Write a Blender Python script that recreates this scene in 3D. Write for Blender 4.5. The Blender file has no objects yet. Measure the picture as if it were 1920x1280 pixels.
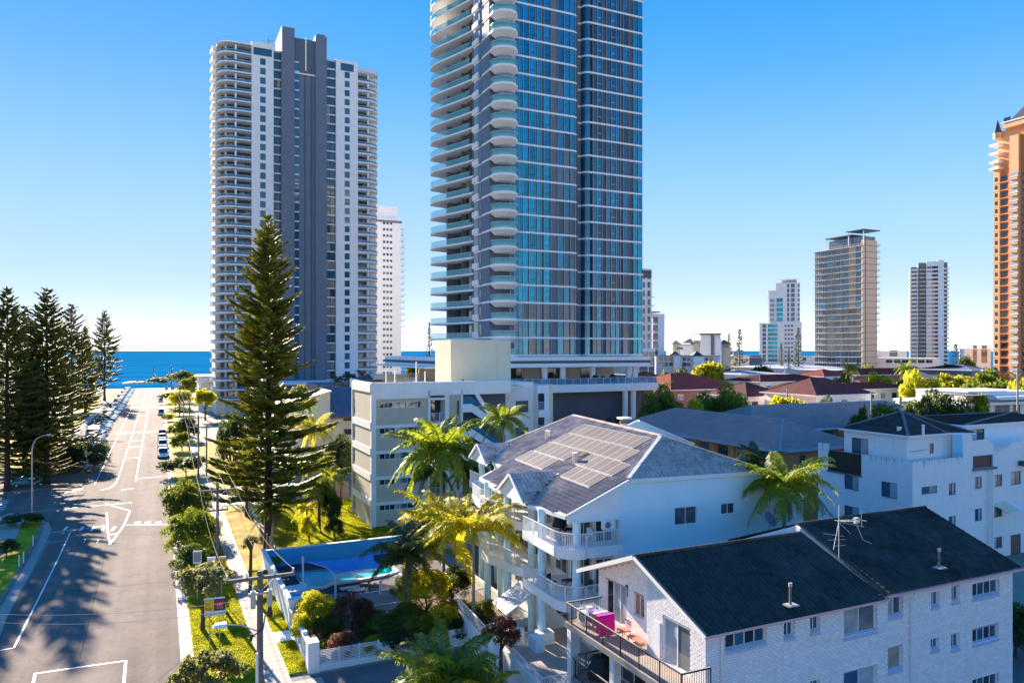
import bpy, math, random
import numpy as np
from mathutils import Vector, Matrix
random.seed(7); RNG = np.random.default_rng(7)
S = bpy.context.scene
COL = S.collection
R = math.radians

# ---------------- camera ----------------
F = 1400.0; H = 20.5; U0 = 960.0; V0 = 657.0      # focal length (px of a 1920 px wide frame), camera height, horizon row
cam = bpy.data.cameras.new('camera'); cam.lens = F / 1920 * 36; cam.sensor_width = 36
cam.shift_y = (V0 - 640) / 1920; cam.clip_start = 0.5; cam.clip_end = 60000
cam_o = bpy.data.objects.new('camera', cam); COL.objects.link(cam_o)
cam_o.location = (0, 0, H); cam_o.rotation_euler = (R(90), 0, 0)
S.camera = cam_o

# ---------------- light ----------------
SUN_AZ = R(33.0)      # to the left of the view direction (+Y)
SUN_EL = R(20.5)
EXPO = 1.8
SKY = 1.47 / (2 ** EXPO * .15)
sdir = Vector((-math.sin(SUN_AZ) * math.cos(SUN_EL), math.cos(SUN_AZ) * math.cos(SUN_EL), math.sin(SUN_EL)))
w = bpy.data.worlds.new('World'); S.world = w; w.use_nodes = True
nt = w.node_tree; nt.nodes.clear()
sky = nt.nodes.new('ShaderNodeTexSky'); sky.sky_type = 'NISHITA'; sky.sun_disc = False
sky.sun_elevation = SUN_EL; sky.sun_rotation = -SUN_AZ
sky.air_density = 1.0; sky.dust_density = 0.25; sky.ozone_density = 3.5; sky.altitude = 20
# the sky of the photograph: near white at the horizon, azure above, the same all round; the Nishita sky adds its share of sun glow
tcw = nt.nodes.new('ShaderNodeTexCoord'); sx = nt.nodes.new('ShaderNodeSeparateXYZ'); nt.links.new(tcw.outputs['Generated'], sx.inputs[0])
rp = nt.nodes.new('ShaderNodeValToRGB'); rp.color_ramp.interpolation = 'B_SPLINE'; E_ = rp.color_ramp.elements
stops = [(0.0, (.80, .80, .80)), (.03, (.43, .50, .60)), (.07, (.285, .39, .56)), (.12, (.22, .35, .54)), (.22, (.135, .29, .52)), (.34, (.035, .20, .50)), (.48, (.0, .145, .48)), (.75, (.0, .11, .40)), (1.0, (.0, .09, .34))]
while len(E_) < len(stops): E_.new(.5)
for e_, (p_, c_) in zip(E_, stops): e_.position = p_; e_.color = (*c_, 1)
nt.links.new(sx.outputs[2], rp.inputs[0])
cl = nt.nodes.new('ShaderNodeVectorMath'); cl.operation = 'MINIMUM'; cl.inputs[1].default_value = (4, 4, 4); nt.links.new(sky.outputs[0], cl.inputs[0])
sc_ = nt.nodes.new('ShaderNodeVectorMath'); sc_.operation = 'SCALE'; sc_.inputs['Scale'].default_value = SKY * 1.5; nt.links.new(rp.outputs[0], sc_.inputs[0])
mxw = nt.nodes.new('ShaderNodeMix'); mxw.data_type = 'RGBA'; mxw.inputs[0].default_value = .965
nt.links.new(cl.outputs[0], mxw.inputs[6]); nt.links.new(sc_.outputs[0], mxw.inputs[7])
bg = nt.nodes.new('ShaderNodeBackground'); bg.inputs['Strength'].default_value = 0.15
ow = nt.nodes.new('ShaderNodeOutputWorld'); nt.links.new(mxw.outputs[2], bg.inputs[0]); nt.links.new(bg.outputs[0], ow.inputs[0])
sl = bpy.data.lights.new('sun', 'SUN'); sl.energy = 4.9; sl.angle = R(0.5); sl.color = (1.0, 0.86, 0.70)
so = bpy.data.objects.new('sun', sl); COL.objects.link(so); so.location = (-60, 80, 90)
so.rotation_euler = sdir.to_track_quat('Z', 'Y').to_euler()
S.view_settings.view_transform = 'Standard'; S.view_settings.look = 'None'
S.view_settings.gamma = 1.0; S.view_settings.exposure = EXPO; S.view_settings.use_curve_mapping = False
S.cycles.max_bounces = 8; S.cycles.diffuse_bounces = 5; S.cycles.glossy_bounces = 3
S.cycles.transmission_bounces = 4; S.cycles.transparent_max_bounces = 8
S.cycles.caustics_reflective = False; S.cycles.caustics_refractive = False

# ---------------- frame of the street grid ----------------
A = math.atan((U0 - 298) / F)         # the street runs along d, its right hand side is e
CA, SA = math.cos(A), math.sin(A)
def P(t, s, z=0.0):                    # street coordinates (right of camera line, ahead) to the world
    return Vector((t * CA - s * SA, t * SA + s * CA, z))
def gp(u, v, z=0.0):                   # point of the level z seen at pixel u, v
    Y = F * (H - z) / (v - V0); return Vector(((u - U0) / F * Y, Y, z))
def st(p): return (p.x * CA + p.y * SA, -p.x * SA + p.y * CA)
def gst(u, v, z=0.0): return st(gp(u, v, z))
def t_of(u, s):
    q = (u - U0) / F; return s * (SA + q * CA) / (CA - q * SA)
def s_of(u, t):
    q = (u - U0) / F; return t * (CA - q * SA) / (SA + q * CA)
def z_of(v, t, s): return H + (V0 - v) * P(t, s).y / F

# ---------------- materials ----------------
MATS = {}
def mat(name, col, rough=0.8, metal=0.0, var=0.12, scale=1.5, bump=0.0, bscale=None, spec=0.5, streak=0.0, sz=None, lanes=0, coat=0.0, hue=0.0, iso=0.0):
    """principled surface with mottled colour, optional streaks of dirt and fine relief"""
    if name in MATS: return MATS[name]
    m = bpy.data.materials.new(name); m.use_nodes = True; n = m.node_tree; N = n.nodes; L = n.links
    b = N['Principled BSDF']; b.inputs['Roughness'].default_value = rough; b.inputs['Metallic'].default_value = metal
    b.inputs['Specular IOR Level'].default_value = spec
    if coat: b.inputs['Coat Weight'].default_value = coat; b.inputs['Coat Roughness'].default_value = 0.03
    tc = N.new('ShaderNodeTexCoord')
    nz = N.new('ShaderNodeTexNoise'); nz.inputs['Scale'].default_value = scale; nz.inputs['Detail'].default_value = 5; nz.inputs['Roughness'].default_value = 0.65
    L.new(tc.outputs['Object'], nz.inputs['Vector'])
    mr = N.new('ShaderNodeMapRange'); mr.inputs[1].default_value = 0.3; mr.inputs[2].default_value = 0.7
    mr.inputs[3].default_value = 1 - var; mr.inputs[4].default_value = 1 + var; L.new(nz.outputs[0], mr.inputs[0])
    fac = mr.outputs[0]
    if iso:
        gm = N.new('ShaderNodeNewGeometry'); m2 = N.new('ShaderNodeMapRange'); m2.inputs[3].default_value = 1 - iso; m2.inputs[4].default_value = 1 + iso
        L.new(gm.outputs['Random Per Island'], m2.inputs[0]); mm = N.new('ShaderNodeMath'); mm.operation = 'MULTIPLY'
        L.new(fac, mm.inputs[0]); L.new(m2.outputs[0], mm.inputs[1]); fac = mm.outputs[0]
        oi = N.new('ShaderNodeObjectInfo'); m3 = N.new('ShaderNodeMapRange'); m3.inputs[3].default_value = 1 - iso; m3.inputs[4].default_value = 1 + iso
        L.new(oi.outputs['Random'], m3.inputs[0]); mm = N.new('ShaderNodeMath'); mm.operation = 'MULTIPLY'
        L.new(fac, mm.inputs[0]); L.new(m3.outputs[0], mm.inputs[1]); fac = mm.outputs[0]
    if lanes:      # tyre polished tracks along the street, patchy oil darkening, fine cracks
        for (scv, lo, hi, dk, dt) in (((.55, .012, 1), .42, .62, .80, 3), ((.9, .9, 1), .60, .70, .86, 6), ((.16, .02, 1), .45, .60, .86, 5)):
            mp = N.new('ShaderNodeMapping'); mp.inputs['Scale'].default_value = scv; L.new(tc.outputs['Object'], mp.inputs[0]); n2 = N.new('ShaderNodeTexNoise'); n2.inputs['Scale'].default_value = 1.3; n2.inputs['Detail'].default_value = dt; L.new(mp.outputs[0], n2.inputs['Vector'])
            m2 = N.new('ShaderNodeMapRange'); m2.inputs[1].default_value = lo; m2.inputs[2].default_value = hi; m2.inputs[3].default_value = 1; m2.inputs[4].default_value = dk; L.new(n2.outputs[0], m2.inputs[0]); mm = N.new('ShaderNodeMath'); mm.operation = 'MULTIPLY'; L.new(fac, mm.inputs[0]); L.new(m2.outputs[0], mm.inputs[1]); fac = mm.outputs[0]
        vo = N.new('ShaderNodeTexVoronoi'); vo.feature = 'DISTANCE_TO_EDGE'; vo.inputs['Scale'].default_value = .22; n4 = N.new('ShaderNodeTexNoise'); n4.inputs['Scale'].default_value = .8; n4.inputs['Detail'].default_value = 4; L.new(tc.outputs['Object'], n4.inputs['Vector']); vv = N.new('ShaderNodeVectorMath'); vv.operation = 'MULTIPLY_ADD'; vv.inputs[1].default_value = (3, 3, 0); L.new(n4.outputs['Color'], vv.inputs[0]); L.new(tc.outputs['Object'], vv.inputs[2]); L.new(vv.outputs[0], vo.inputs['Vector'])
        m2 = N.new('ShaderNodeMapRange'); m2.inputs[1].default_value = .0; m2.inputs[2].default_value = .012; m2.inputs[3].default_value = .72; m2.inputs[4].default_value = 1; L.new(vo.outputs['Distance'], m2.inputs[0]); mm = N.new('ShaderNodeMath'); mm.operation = 'MULTIPLY'; L.new(fac, mm.inputs[0]); L.new(m2.outputs[0], mm.inputs[1]); fac = mm.outputs[0]
    if streak:
        mp = N.new('ShaderNodeMapping'); mp.inputs['Scale'].default_value = (2.2, 2.2, 0.12); L.new(tc.outputs['Object'], mp.inputs[0])
        n2 = N.new('ShaderNodeTexNoise'); n2.inputs['Scale'].default_value = 1.6; n2.inputs['Detail'].default_value = 4; L.new(mp.outputs[0], n2.inputs['Vector'])
        m2 = N.new('ShaderNodeMapRange'); m2.inputs[1].default_value = 0.52; m2.inputs[2].default_value = 0.75; m2.inputs[3].default_value = 1; m2.inputs[4].default_value = 1 - streak
        if sz:      # run-off stains start at the parapet and fade downwards
            sp = N.new('ShaderNodeSeparateXYZ'); L.new(tc.outputs['Object'], sp.inputs[0]); m5 = N.new('ShaderNodeMapRange'); m5.inputs[1].default_value = sz[0]; m5.inputs[2].default_value = sz[1]; m5.inputs[3].default_value = .22; m5.inputs[4].default_value = .60; L.new(sp.outputs[2], m5.inputs[0]); m6 = N.new('ShaderNodeMath'); m6.operation = 'SUBTRACT'; m6.inputs[0].default_value = 1.1; L.new(m5.outputs[0], m6.inputs[1]); L.new(m6.outputs[0], m2.inputs[1]); mp.inputs['Scale'].default_value = (3.4, 3.4, .10)
            m7 = N.new('ShaderNodeMath'); m7.operation = 'ADD'; m7.inputs[1].default_value = .16; L.new(m6.outputs[0], m7.inputs[0]); L.new(m7.outputs[0], m2.inputs[2])
        L.new(n2.outputs[0], m2.inputs[0]); mm = N.new('ShaderNodeMath'); mm.operation = 'MULTIPLY'; L.new(fac, mm.inputs[0]); L.new(m2.outputs[0], mm.inputs[1]); fac = mm.outputs[0]
    vm = N.new('ShaderNodeVectorMath'); vm.operation = 'SCALE'; vm.inputs[0].default_value = col[:3]; L.new(fac, vm.inputs['Scale'])
    out = vm.outputs[0]
    if hue:
        n3 = N.new('ShaderNodeTexNoise'); n3.inputs['Scale'].default_value = scale * 0.37; L.new(tc.outputs['Object'], n3.inputs['Vector'])
        m4 = N.new('ShaderNodeMapRange'); m4.inputs[1].default_value = .35; m4.inputs[2].default_value = .65; m4.inputs[3].default_value = 0.5 - hue; m4.inputs[4].default_value = 0.5 + hue
        L.new(n3.outputs[0], m4.inputs[0]); h = N.new('ShaderNodeHueSaturation'); L.new(out, h.inputs['Color']); L.new(m4.outputs[0], h.inputs['Hue']); out = h.outputs[0]
    L.new(out, b.inputs['Base Color'])
    if bump:
        n3 = N.new('ShaderNodeTexNoise'); n3.inputs['Scale'].default_value = bscale or scale * 8; n3.inputs['Detail'].default_value = 4; L.new(tc.outputs['Object'], n3.inputs['Vector'])
        bp = N.new('ShaderNodeBump'); bp.inputs['Strength'].default_value = bump; bp.inputs['Distance'].default_value = 0.05; L.new(n3.outputs[0], bp.inputs['Height']); L.new(bp.outputs[0], b.inputs['Normal'])
    MATS[name] = m; return m
def leafmat(name, col, trans, spec=0.35, iso=0.35, rough=0.5, tw=0.5):
    """thin leaf: reflects its own colour and lets a yellower light through; each leaf a little different"""
    if name in MATS: return MATS[name]
    m = bpy.data.materials.new(name); m.use_nodes = True; n = m.node_tree; N = n.nodes; L = n.links
    b = N['Principled BSDF']; b.inputs['Roughness'].default_value = rough; b.inputs['Specular IOR Level'].default_value = spec
    gm = N.new('ShaderNodeNewGeometry'); oi = N.new('ShaderNodeObjectInfo')
    m2 = N.new('ShaderNodeMapRange'); m2.inputs[3].default_value = 1 - iso; m2.inputs[4].default_value = 1 + iso; L.new(gm.outputs['Random Per Island'], m2.inputs[0])
    m3 = N.new('ShaderNodeMapRange'); m3.inputs[3].default_value = .85; m3.inputs[4].default_value = 1.15; L.new(oi.outputs['Random'], m3.inputs[0])
    tc = N.new('ShaderNodeTexCoord'); nz = N.new('ShaderNodeTexNoise'); nz.inputs['Scale'].default_value = 0.9; nz.inputs['Detail'].default_value = 3; L.new(tc.outputs['Object'], nz.inputs['Vector'])
    m4 = N.new('ShaderNodeMapRange'); m4.inputs[1].default_value = .35; m4.inputs[2].default_value = .65; m4.inputs[3].default_value = .7; m4.inputs[4].default_value = 1.3; L.new(nz.outputs[0], m4.inputs[0])
    a = N.new('ShaderNodeMath'); a.operation = 'MULTIPLY'; L.new(m2.outputs[0], a.inputs[0]); L.new(m3.outputs[0], a.inputs[1])
    c = N.new('ShaderNodeMath'); c.operation = 'MULTIPLY'; L.new(a.outputs[0], c.inputs[0]); L.new(m4.outputs[0], c.inputs[1])
    v1 = N.new('ShaderNodeVectorMath'); v1.operation = 'SCALE'; v1.inputs[0].default_value = col; L.new(c.outputs[0], v1.inputs['Scale']); L.new(v1.outputs[0], b.inputs['Base Color'])
    v2 = N.new('ShaderNodeVectorMath'); v2.operation = 'SCALE'; v2.inputs[0].default_value = trans; L.new(c.outputs[0], v2.inputs['Scale'])
    tr = N.new('ShaderNodeBsdfTranslucent'); L.new(v2.outputs[0], tr.inputs[0])
    mx = N.new('ShaderNodeMixShader'); mx.inputs[0].default_value = tw; L.new(b.outputs[0], mx.inputs[1]); L.new(tr.outputs[0], mx.inputs[2])
    L.new(mx.outputs[0], N['Material Output'].inputs[0]); MATS[name] = m; return m
def glassmat(name, col, rough=0.04, spec=1.0, var=0.35, iso=0.3, metal=0.0):
    return mat(name, col, rough=rough, spec=spec, var=var, scale=0.8, iso=iso, metal=metal)
def clearmat(name, tint, mixf=0.5):
    if name in MATS: return MATS[name]
    m = bpy.data.materials.new(name); m.use_nodes = True; n = m.node_tree; N = n.nodes; L = n.links
    b = N['Principled BSDF']; b.inputs['Base Color'].default_value = (*tint, 1); b.inputs['Roughness'].default_value = 0.05; b.inputs['Specular IOR Level'].default_value = 0.8
    tr = N.new('ShaderNodeBsdfTransparent'); tr.inputs[0].default_value = (*[min(1, c * .5 + .5) for c in tint], 1)
    mx = N.new('ShaderNodeMixShader'); mx.inputs[0].default_value = mixf; L.new(tr.outputs[0], mx.inputs[1]); L.new(b.outputs[0], mx.inputs[2])
    L.new(mx.outputs[0], N['Material Output'].inputs[0]); MATS[name] = m; return m

M = {}
M['asphalt'] = mat('asphalt', (.225, .180, .150), .95, spec=.15, var=.16, scale=.35, bump=.25, bscale=25, lanes=1)
M['asphalt_dark'] = mat('asphalt_dark', (.13, .125, .125), .85, var=.2, scale=.4, bump=.2, bscale=25)
M['tar'] = mat('tar', (.09, .08, .075), .95, spec=.0); M['concrete'] = mat('concrete', (.42, .35, .29), .85, var=.12, scale=1.2, bump=.15, bscale=14)
M['concrete_dark'] = mat('concrete_dark', (.2, .19, .19), .85, var=.2, scale=1.0, streak=.2)
M['paint_white'] = mat('paint_white', (.78, .76, .72), .6, var=.12, scale=3)
M['grass'] = mat('grass', (.32, .33, .015), .9, var=.35, scale=.9, bump=.8, bscale=16, hue=.03, spec=.1)
M['grass_dry'] = mat('grass_dry', (.42, .30, .05), .9, var=.4, scale=.7, bump=.8, bscale=12, hue=.04, spec=.1)
M['soil'] = mat('soil', (.16, .10, .06), .95, var=.4, scale=1.5, bump=.6, bscale=6)
M['land'] = mat('land', (.27, .25, .19), .95, var=.4, scale=.05, bump=.3, hue=.04)
M['sand'] = mat('sand', (.55, .42, .26), .95, var=.15, scale=.2)
M['white'] = mat('white_render', (.86, .83, .79), .75, var=.04, scale=1.2, streak=.06)
M['white_stain'] = mat('white_render_stained', (.84, .82, .79), .8, var=.05, scale=1.1, streak=.62, sz=(8.3, 10.4))
M['offwhite'] = mat('offwhite_render', (.86, .82, .75), .8, var=.05, scale=.8, streak=.06)
M['cream'] = mat('cream_render', (.74, .66, .46), .85, var=.05, scale=.6)
M['beige'] = mat('beige_render', (.56, .48, .36), .85, var=.07, scale=1.2)
M['grey'] = mat('grey_render', (.15, .18, .22), .75, var=.08, scale=.3, streak=.12)
M['grey_dark'] = mat('grey_dark_render', (.09, .10, .12), .7, var=.1, scale=.3, streak=.1)
M['blue_wall'] = mat('blue_render', (.66, .86, .90), .8, var=.05, scale=.5)
M['pool_wall'] = mat('pool_blue_render', (.04, .40, .72), .75, var=.06, scale=1, streak=.08)
M['fascia'] = mat('white_fascia_paint', (.78, .78, .78), .45, var=.06, scale=2)
M['metal'] = mat('grey_metal', (.45, .45, .46), .4, metal=.7, var=.1)
M['black_metal'] = mat('black_metal', (.035, .03, .028), .45, metal=.2, var=.2)
M['frame'] = mat('white_frame', (.72, .73, .75), .45, var=.05)
M['frame_dark'] = mat('dark_frame', (.05, .055, .06), .4, var=.05)
M['glass'] = glassmat('window_glass', (.025, .035, .045))
M['glass_blue'] = glassmat('blue_glass', (.03, .10, .16))
M['glass_teal'] = glassmat('teal_glass', (.015, .25, .33), rough=.12, metal=.7)
M['glass_grey'] = glassmat('grey_glass', (.10, .115, .13))
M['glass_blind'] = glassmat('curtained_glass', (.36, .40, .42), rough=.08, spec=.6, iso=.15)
M['glass_warm'] = glassmat('sunlit_curtain_glass', (.36, .32, .24), rough=.08, spec=.6, iso=.15)  # warm copy of the curtained glass, sunlight put into its colour
M['rail_glass'] = clearmat('balustrade_glass', (.20, .62, .58), .45)
M['rail_glass_b'] = clearmat('blue_balustrade_glass', (.05, .25, .42), .6)
M['bark'] = mat('bark', (.10, .07, .05), .95, var=.3, scale=2, bump=.6, bscale=9)
M['bark_dark'] = mat('dark_bark', (.045, .032, .025), .95, var=.3, scale=2, bump=.6, bscale=9)
M['palm_trunk'] = mat('palm_trunk_bark', (.30, .25, .20), .9, var=.25, scale=2.5, bump=.5, bscale=5)
M['crownshaft'] = mat('palm_crownshaft', (.16, .26, .07), .5, var=.2, scale=3)
M['timber'] = mat('weathered_timber', (.17, .145, .125), .9, var=.25, scale=3, streak=.35)
M['wire'] = mat('overhead_cable', (.36, .33, .30), .9, spec=0.1, var=.05)

# ---------------- mesh helpers ----------------
class MB:
    """collects faces and builds ONE mesh"""
    def __init__(s): s.v = []; s.f = []; s.m = []; s.sm = []; s.mats = []
    def mi(s, m):
        if isinstance(m, str): m = M[m]
        if m not in s.mats: s.mats.append(m)
        return s.mats.index(m)
    def face(s, pts, m, sm=False):
        i = len(s.v); s.v += [tuple(p) for p in pts]; s.f.append(tuple(range(i, i + len(pts)))); s.m.append(s.mi(m)); s.sm.append(sm)
    def poly(s, verts, faces, m, sm=False):
        i = len(s.v); s.v += [tuple(p) for p in verts]; k = s.mi(m)
        for f in faces: s.f.append(tuple(i + a for a in f)); s.m.append(k); s.sm.append(sm)
        return s
    def box(s, x0, x1, y0, y1, z0, z1, m):
        if x0 > x1: x0, x1 = x1, x0
        if y0 > y1: y0, y1 = y1, y0
        v = [(x0, y0, z0), (x1, y0, z0), (x1, y1, z0), (x0, y1, z0), (x0, y0, z1), (x1, y0, z1), (x1, y1, z1), (x0, y1, z1)]
        return s.poly(v, [(3, 2, 1, 0), (4, 5, 6, 7), (0, 1, 5, 4), (1, 2, 6, 5), (2, 3, 7, 6), (3, 0, 4, 7)], m)
    def obox(s, p, q, wd, ht, m, z0=0.0):
        """box along p-q (3d points on its axis bottom), width wd, height ht"""
        p = Vector(p); q = Vector(q); d = (q - p); L = d.length
        if L < 1e-6: return s
        d.normalize(); up = Vector((0, 0, 1)); n = d.cross(up)
        if n.length < 1e-4: n = Vector((1, 0, 0))
        n.normalize(); up = n.cross(d); n *= wd / 2; a = up * z0; b = up * (z0 + ht)
        v = [p - n + a, p + n + a, q + n + a, q - n + a, p - n + b, p + n + b, q + n + b, q - n + b]
        return s.poly(v, [(3, 2, 1, 0), (4, 5, 6, 7), (0, 1, 5, 4), (1, 2, 6, 5), (2, 3, 7, 6), (3, 0, 4, 7)], m)
    def prism(s, pl, z0, z1, m, mtop=None, sm=False):
        n = len(pl); ar = sum(pl[i][0] * pl[(i + 1) % n][1] - pl[(i + 1) % n][0] * pl[i][1] for i in range(n))
        if ar < 0: pl = pl[::-1]
        v = [(p[0], p[1], z0) for p in pl] + [(p[0], p[1], z1) for p in pl]
        s.poly(v, [(i, (i + 1) % n, n + (i + 1) % n, n + i) for i in range(n)], m, sm)
        s.face([v[n + i] for i in range(n)], mtop or m); s.face([v[i] for i in range(n - 1, -1, -1)], m); return s
    def tube(s, pts, r, m, n=6, sm=True, caps=True):
        pts = [Vector(p) for p in pts]; k = len(pts); rr = r if isinstance(r, (list, tuple)) else [r] * k
        vs = []; ref = None
        for i, p in enumerate(pts):
            d = (pts[min(i + 1, k - 1)] - pts[max(i - 1, 0)]).normalized()
            if ref is None: ref = Vector((0, 0, 1)) if abs(d.z) < .9 else Vector((1, 0, 0))
            a = d.cross(ref)
            if a.length < 1e-3: a = d.cross(Vector((0, 1, 0)))
            a.normalize(); b = d.cross(a).normalized()
            for j in range(n):
                th = 2 * math.pi * j / n; vs.append(p + (a * math.cos(th) + b * math.sin(th)) * rr[i])
        fs = [(i * n + j, i * n + (j + 1) % n, (i + 1) * n + (j + 1) % n, (i + 1) * n + j) for i in range(k - 1) for j in range(n)]
        s.poly(vs, fs, m, sm)
        if caps: s.face([vs[j] for j in range(n - 1, -1, -1)], m); s.face([vs[(k - 1) * n + j] for j in range(n)], m)
        return s
    def cyl(s, x, y, z0, z1, r, m, n=10, r2=None): return s.tube([(x, y, z0), (x, y, z1)], [r, r if r2 is None else r2], m, n)
    def ball(s, c, r, m, n=8, k=5, sq=(1, 1, 1)):
        vs = []; fs = []
        for i in range(k + 1):
            ph = math.pi * i / k
            for j in range(n):
                th = 2 * math.pi * j / n; vs.append((c[0] + r * sq[0] * math.sin(ph) * math.cos(th), c[1] + r * sq[1] * math.sin(ph) * math.sin(th), c[2] + r * sq[2] * math.cos(ph)))
        for i in range(k):
            for j in range(n): fs.append((i * n + j, (i + 1) * n + j, (i + 1) * n + (j + 1) % n, i * n + (j + 1) % n))
        return s.poly(vs, fs, m, True)
    def mesh(s, name):
        me = bpy.data.meshes.new(name); me.from_pydata(s.v, [], s.f)
        for m in s.mats: me.materials.append(m)
        me.polygons.foreach_set('material_index', s.m); me.polygons.foreach_set('use_smooth', s.sm); me.update(); return me
    def add(s, name, parent=None, loc=(0, 0, 0), rot=0.0): return ob(name, s.mesh(name), parent, loc, rot)
def ob(name, me, parent=None, loc=(0, 0, 0), rot=0.0, sc=None):
    o = bpy.data.objects.new(name, me); COL.objects.link(o); o.parent = parent; o.location = loc
    o.rotation_euler = rot if isinstance(rot, (tuple, list, Vector)) else (0, 0, rot)
    if hasattr(rot, 'order'): o.rotation_euler = rot
    if sc is not None: o.scale = (sc, sc, sc) if isinstance(sc, (int, float)) else sc
    return o
def tag(o, label, cat, group=None, kind=None):
    if kind: o['kind'] = kind
    if label: o['label'] = label
    if cat: o['category'] = cat
    if group: o['group'] = group
    return o
def thing(name, label, cat, loc=(0, 0, 0), rot=0.0, group=None):
    o = bpy.data.objects.new(name, None); COL.objects.link(o); o.empty_display_size = .3
    o.location = loc; o.rotation_euler = (0, 0, rot); return tag(o, label, cat, group)
def struct(name, me, label=None, loc=(0, 0, 0), rot=0.0):
    o = ob(name, me, None, loc, rot); o['kind'] = 'structure'
    if label: o['label'] = label
    return o
def npmesh(name, V, Fc, mats, midx=None, smooth=False):
    """V (n,3), Fc (m,4 or 3) as numpy arrays"""
    me = bpy.data.meshes.new(name); k = Fc.shape[1]; nf = len(Fc)
    me.vertices.add(len(V)); me.vertices.foreach_set('co', np.ascontiguousarray(V, dtype=np.float32).ravel())
    me.loops.add(nf * k); me.loops.foreach_set('vertex_index', np.ascontiguousarray(Fc, dtype=np.int32).ravel())
    me.polygons.add(nf); me.polygons.foreach_set('loop_start', np.arange(0, nf * k, k, dtype=np.int32))
    for m in mats: me.materials.append(M[m] if isinstance(m, str) else m)
    if midx is not None: me.polygons.foreach_set('material_index', np.ascontiguousarray(midx, dtype=np.int32))
    me.polygons.foreach_set('use_smooth', np.full(nf, smooth)); me.update(calc_edges=True); me.validate(); return me
def dup(o, parent=None, loc=None, rotz=None, sc=None, label=None):
    """copy of a thing with copies of its parts and sub-parts"""
    c = o.copy(); COL.objects.link(c); c.parent = parent
    for ch in o.children: dup(ch, c)
    if loc is not None: c.location = loc
    if rotz is not None: c.rotation_euler[2] = rotz
    if sc is not None: c.scale = (sc, sc, sc) if isinstance(sc, (int, float)) else sc
    if label: c['label'] = label
    return c

# a wall lies in a vertical plane: +x runs along it, -y is its outer side
def wall_mesh(mb, L, z0, z1, holes, m, depth=0.12, top=None, x0=0.0, reveal=None):
    """outer skin with real openings and reveals; top(x) gives a sloping upper edge"""
    xs = sorted({x0, L} | {h[0] for h in holes} | {h[1] for h in holes}); zs = sorted({z0, z1} | {h[2] for h in holes} | {h[3] for h in holes})
    for i in range(len(xs) - 1):
        a, b = xs[i], xs[i + 1]
        for j in range(len(zs) - 1):
            c, d = zs[j], zs[j + 1]; cx, cz = (a + b) / 2, (c + d) / 2
            if any(h[0] < cx < h[1] and h[2] < cz < h[3] for h in holes): continue
            mb.face([(a, 0, c), (b, 0, c), (b, 0, d), (a, 0, d)], m)
    rv = reveal or m
    for (a, b, c, d) in [h[:4] for h in holes]:
        mb.face([(a, 0, c), (a, depth, c), (a, depth, d), (a, 0, d)], rv); mb.face([(b, 0, c), (b, 0, d), (b, depth, d), (b, depth, c)], rv)
        mb.face([(a, 0, c), (b, 0, c), (b, depth, c), (a, depth, c)], rv); mb.face([(a, 0, d), (a, depth, d), (b, depth, d), (b, 0, d)], rv)
        mb.face([(a, depth, c), (b, depth, c), (b, depth, d), (a, depth, d)], 'black_metal')
    return mb
_wc = {}
def window(parent, org, rot, x, z, wd, ht, cols=2, rows=1, frame='frame', glass=('glass',), inset=0.07, sill=True, name='window', simple=False, fw=.05):
    """window with its lower left corner at x, z of the wall that starts at org and runs along rot"""
    c, s_ = math.cos(rot), math.sin(rot); loc = (org[0] + x * c - inset * s_, org[1] + x * s_ + inset * c, z)
    if simple:
        k = ('s', wd, ht, cols, rows, frame, tuple(glass), fw)
        if k not in _wc:
            b = MB(); b.box(0, wd, 0, .03, 0, ht, glass[0])
            for i in range(cols + 1): x_ = i * (wd - fw) / cols; b.box(x_, x_ + fw, -.03, 0, 0, ht, frame)
            for i in range(rows + 1): z_ = i * (ht - fw) / rows; b.box(fw, wd - fw, -.025, 0, z_, z_ + fw, frame)
            _wc[k] = b.mesh(name)
        return ob(name, _wc[k], parent, loc, rot)
    k = (wd, ht, cols, rows, frame, sill, fw)
    if k not in _wc:
        b = MB()
        for i in range(cols + 1): x_ = i * (wd - fw) / cols; b.box(x_, x_ + fw, -.03, .03, 0, ht, frame)
        for i in range(rows + 1): z_ = i * (ht - fw) / rows; b.box(0.002, wd - .002, -.026, .026, z_, z_ + fw, frame)
        _wc[k] = b.mesh(name)
    o = ob(name, _wc[k], parent, loc, rot)
    pw = (wd - fw) / cols - fw; ph = (ht - fw) / rows - fw
    n = 0
    for i in range(cols):
        for j in range(rows):
            g = glass[n % len(glass)]; n += 1; kk = ('p', round(pw, 3), round(ph, 3), g)
            if kk not in _wc: _wc[kk] = MB().box(0, pw + .02, -.006, .006, 0, ph + .02, g).mesh('pane')
            ob('pane', _wc[kk], o, (fw + i * (pw + fw) - .01, .004 * (i % 2), fw + j * (ph + fw) - .01))
    if sill:
        kk = ('sill', wd)
        if kk not in _wc: _wc[kk] = MB().box(-.06, wd + .06, -.16, .02, -.09, -.003, 'fascia').mesh('sill')
        ob('sill', _wc[kk], o)
    return o
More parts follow.
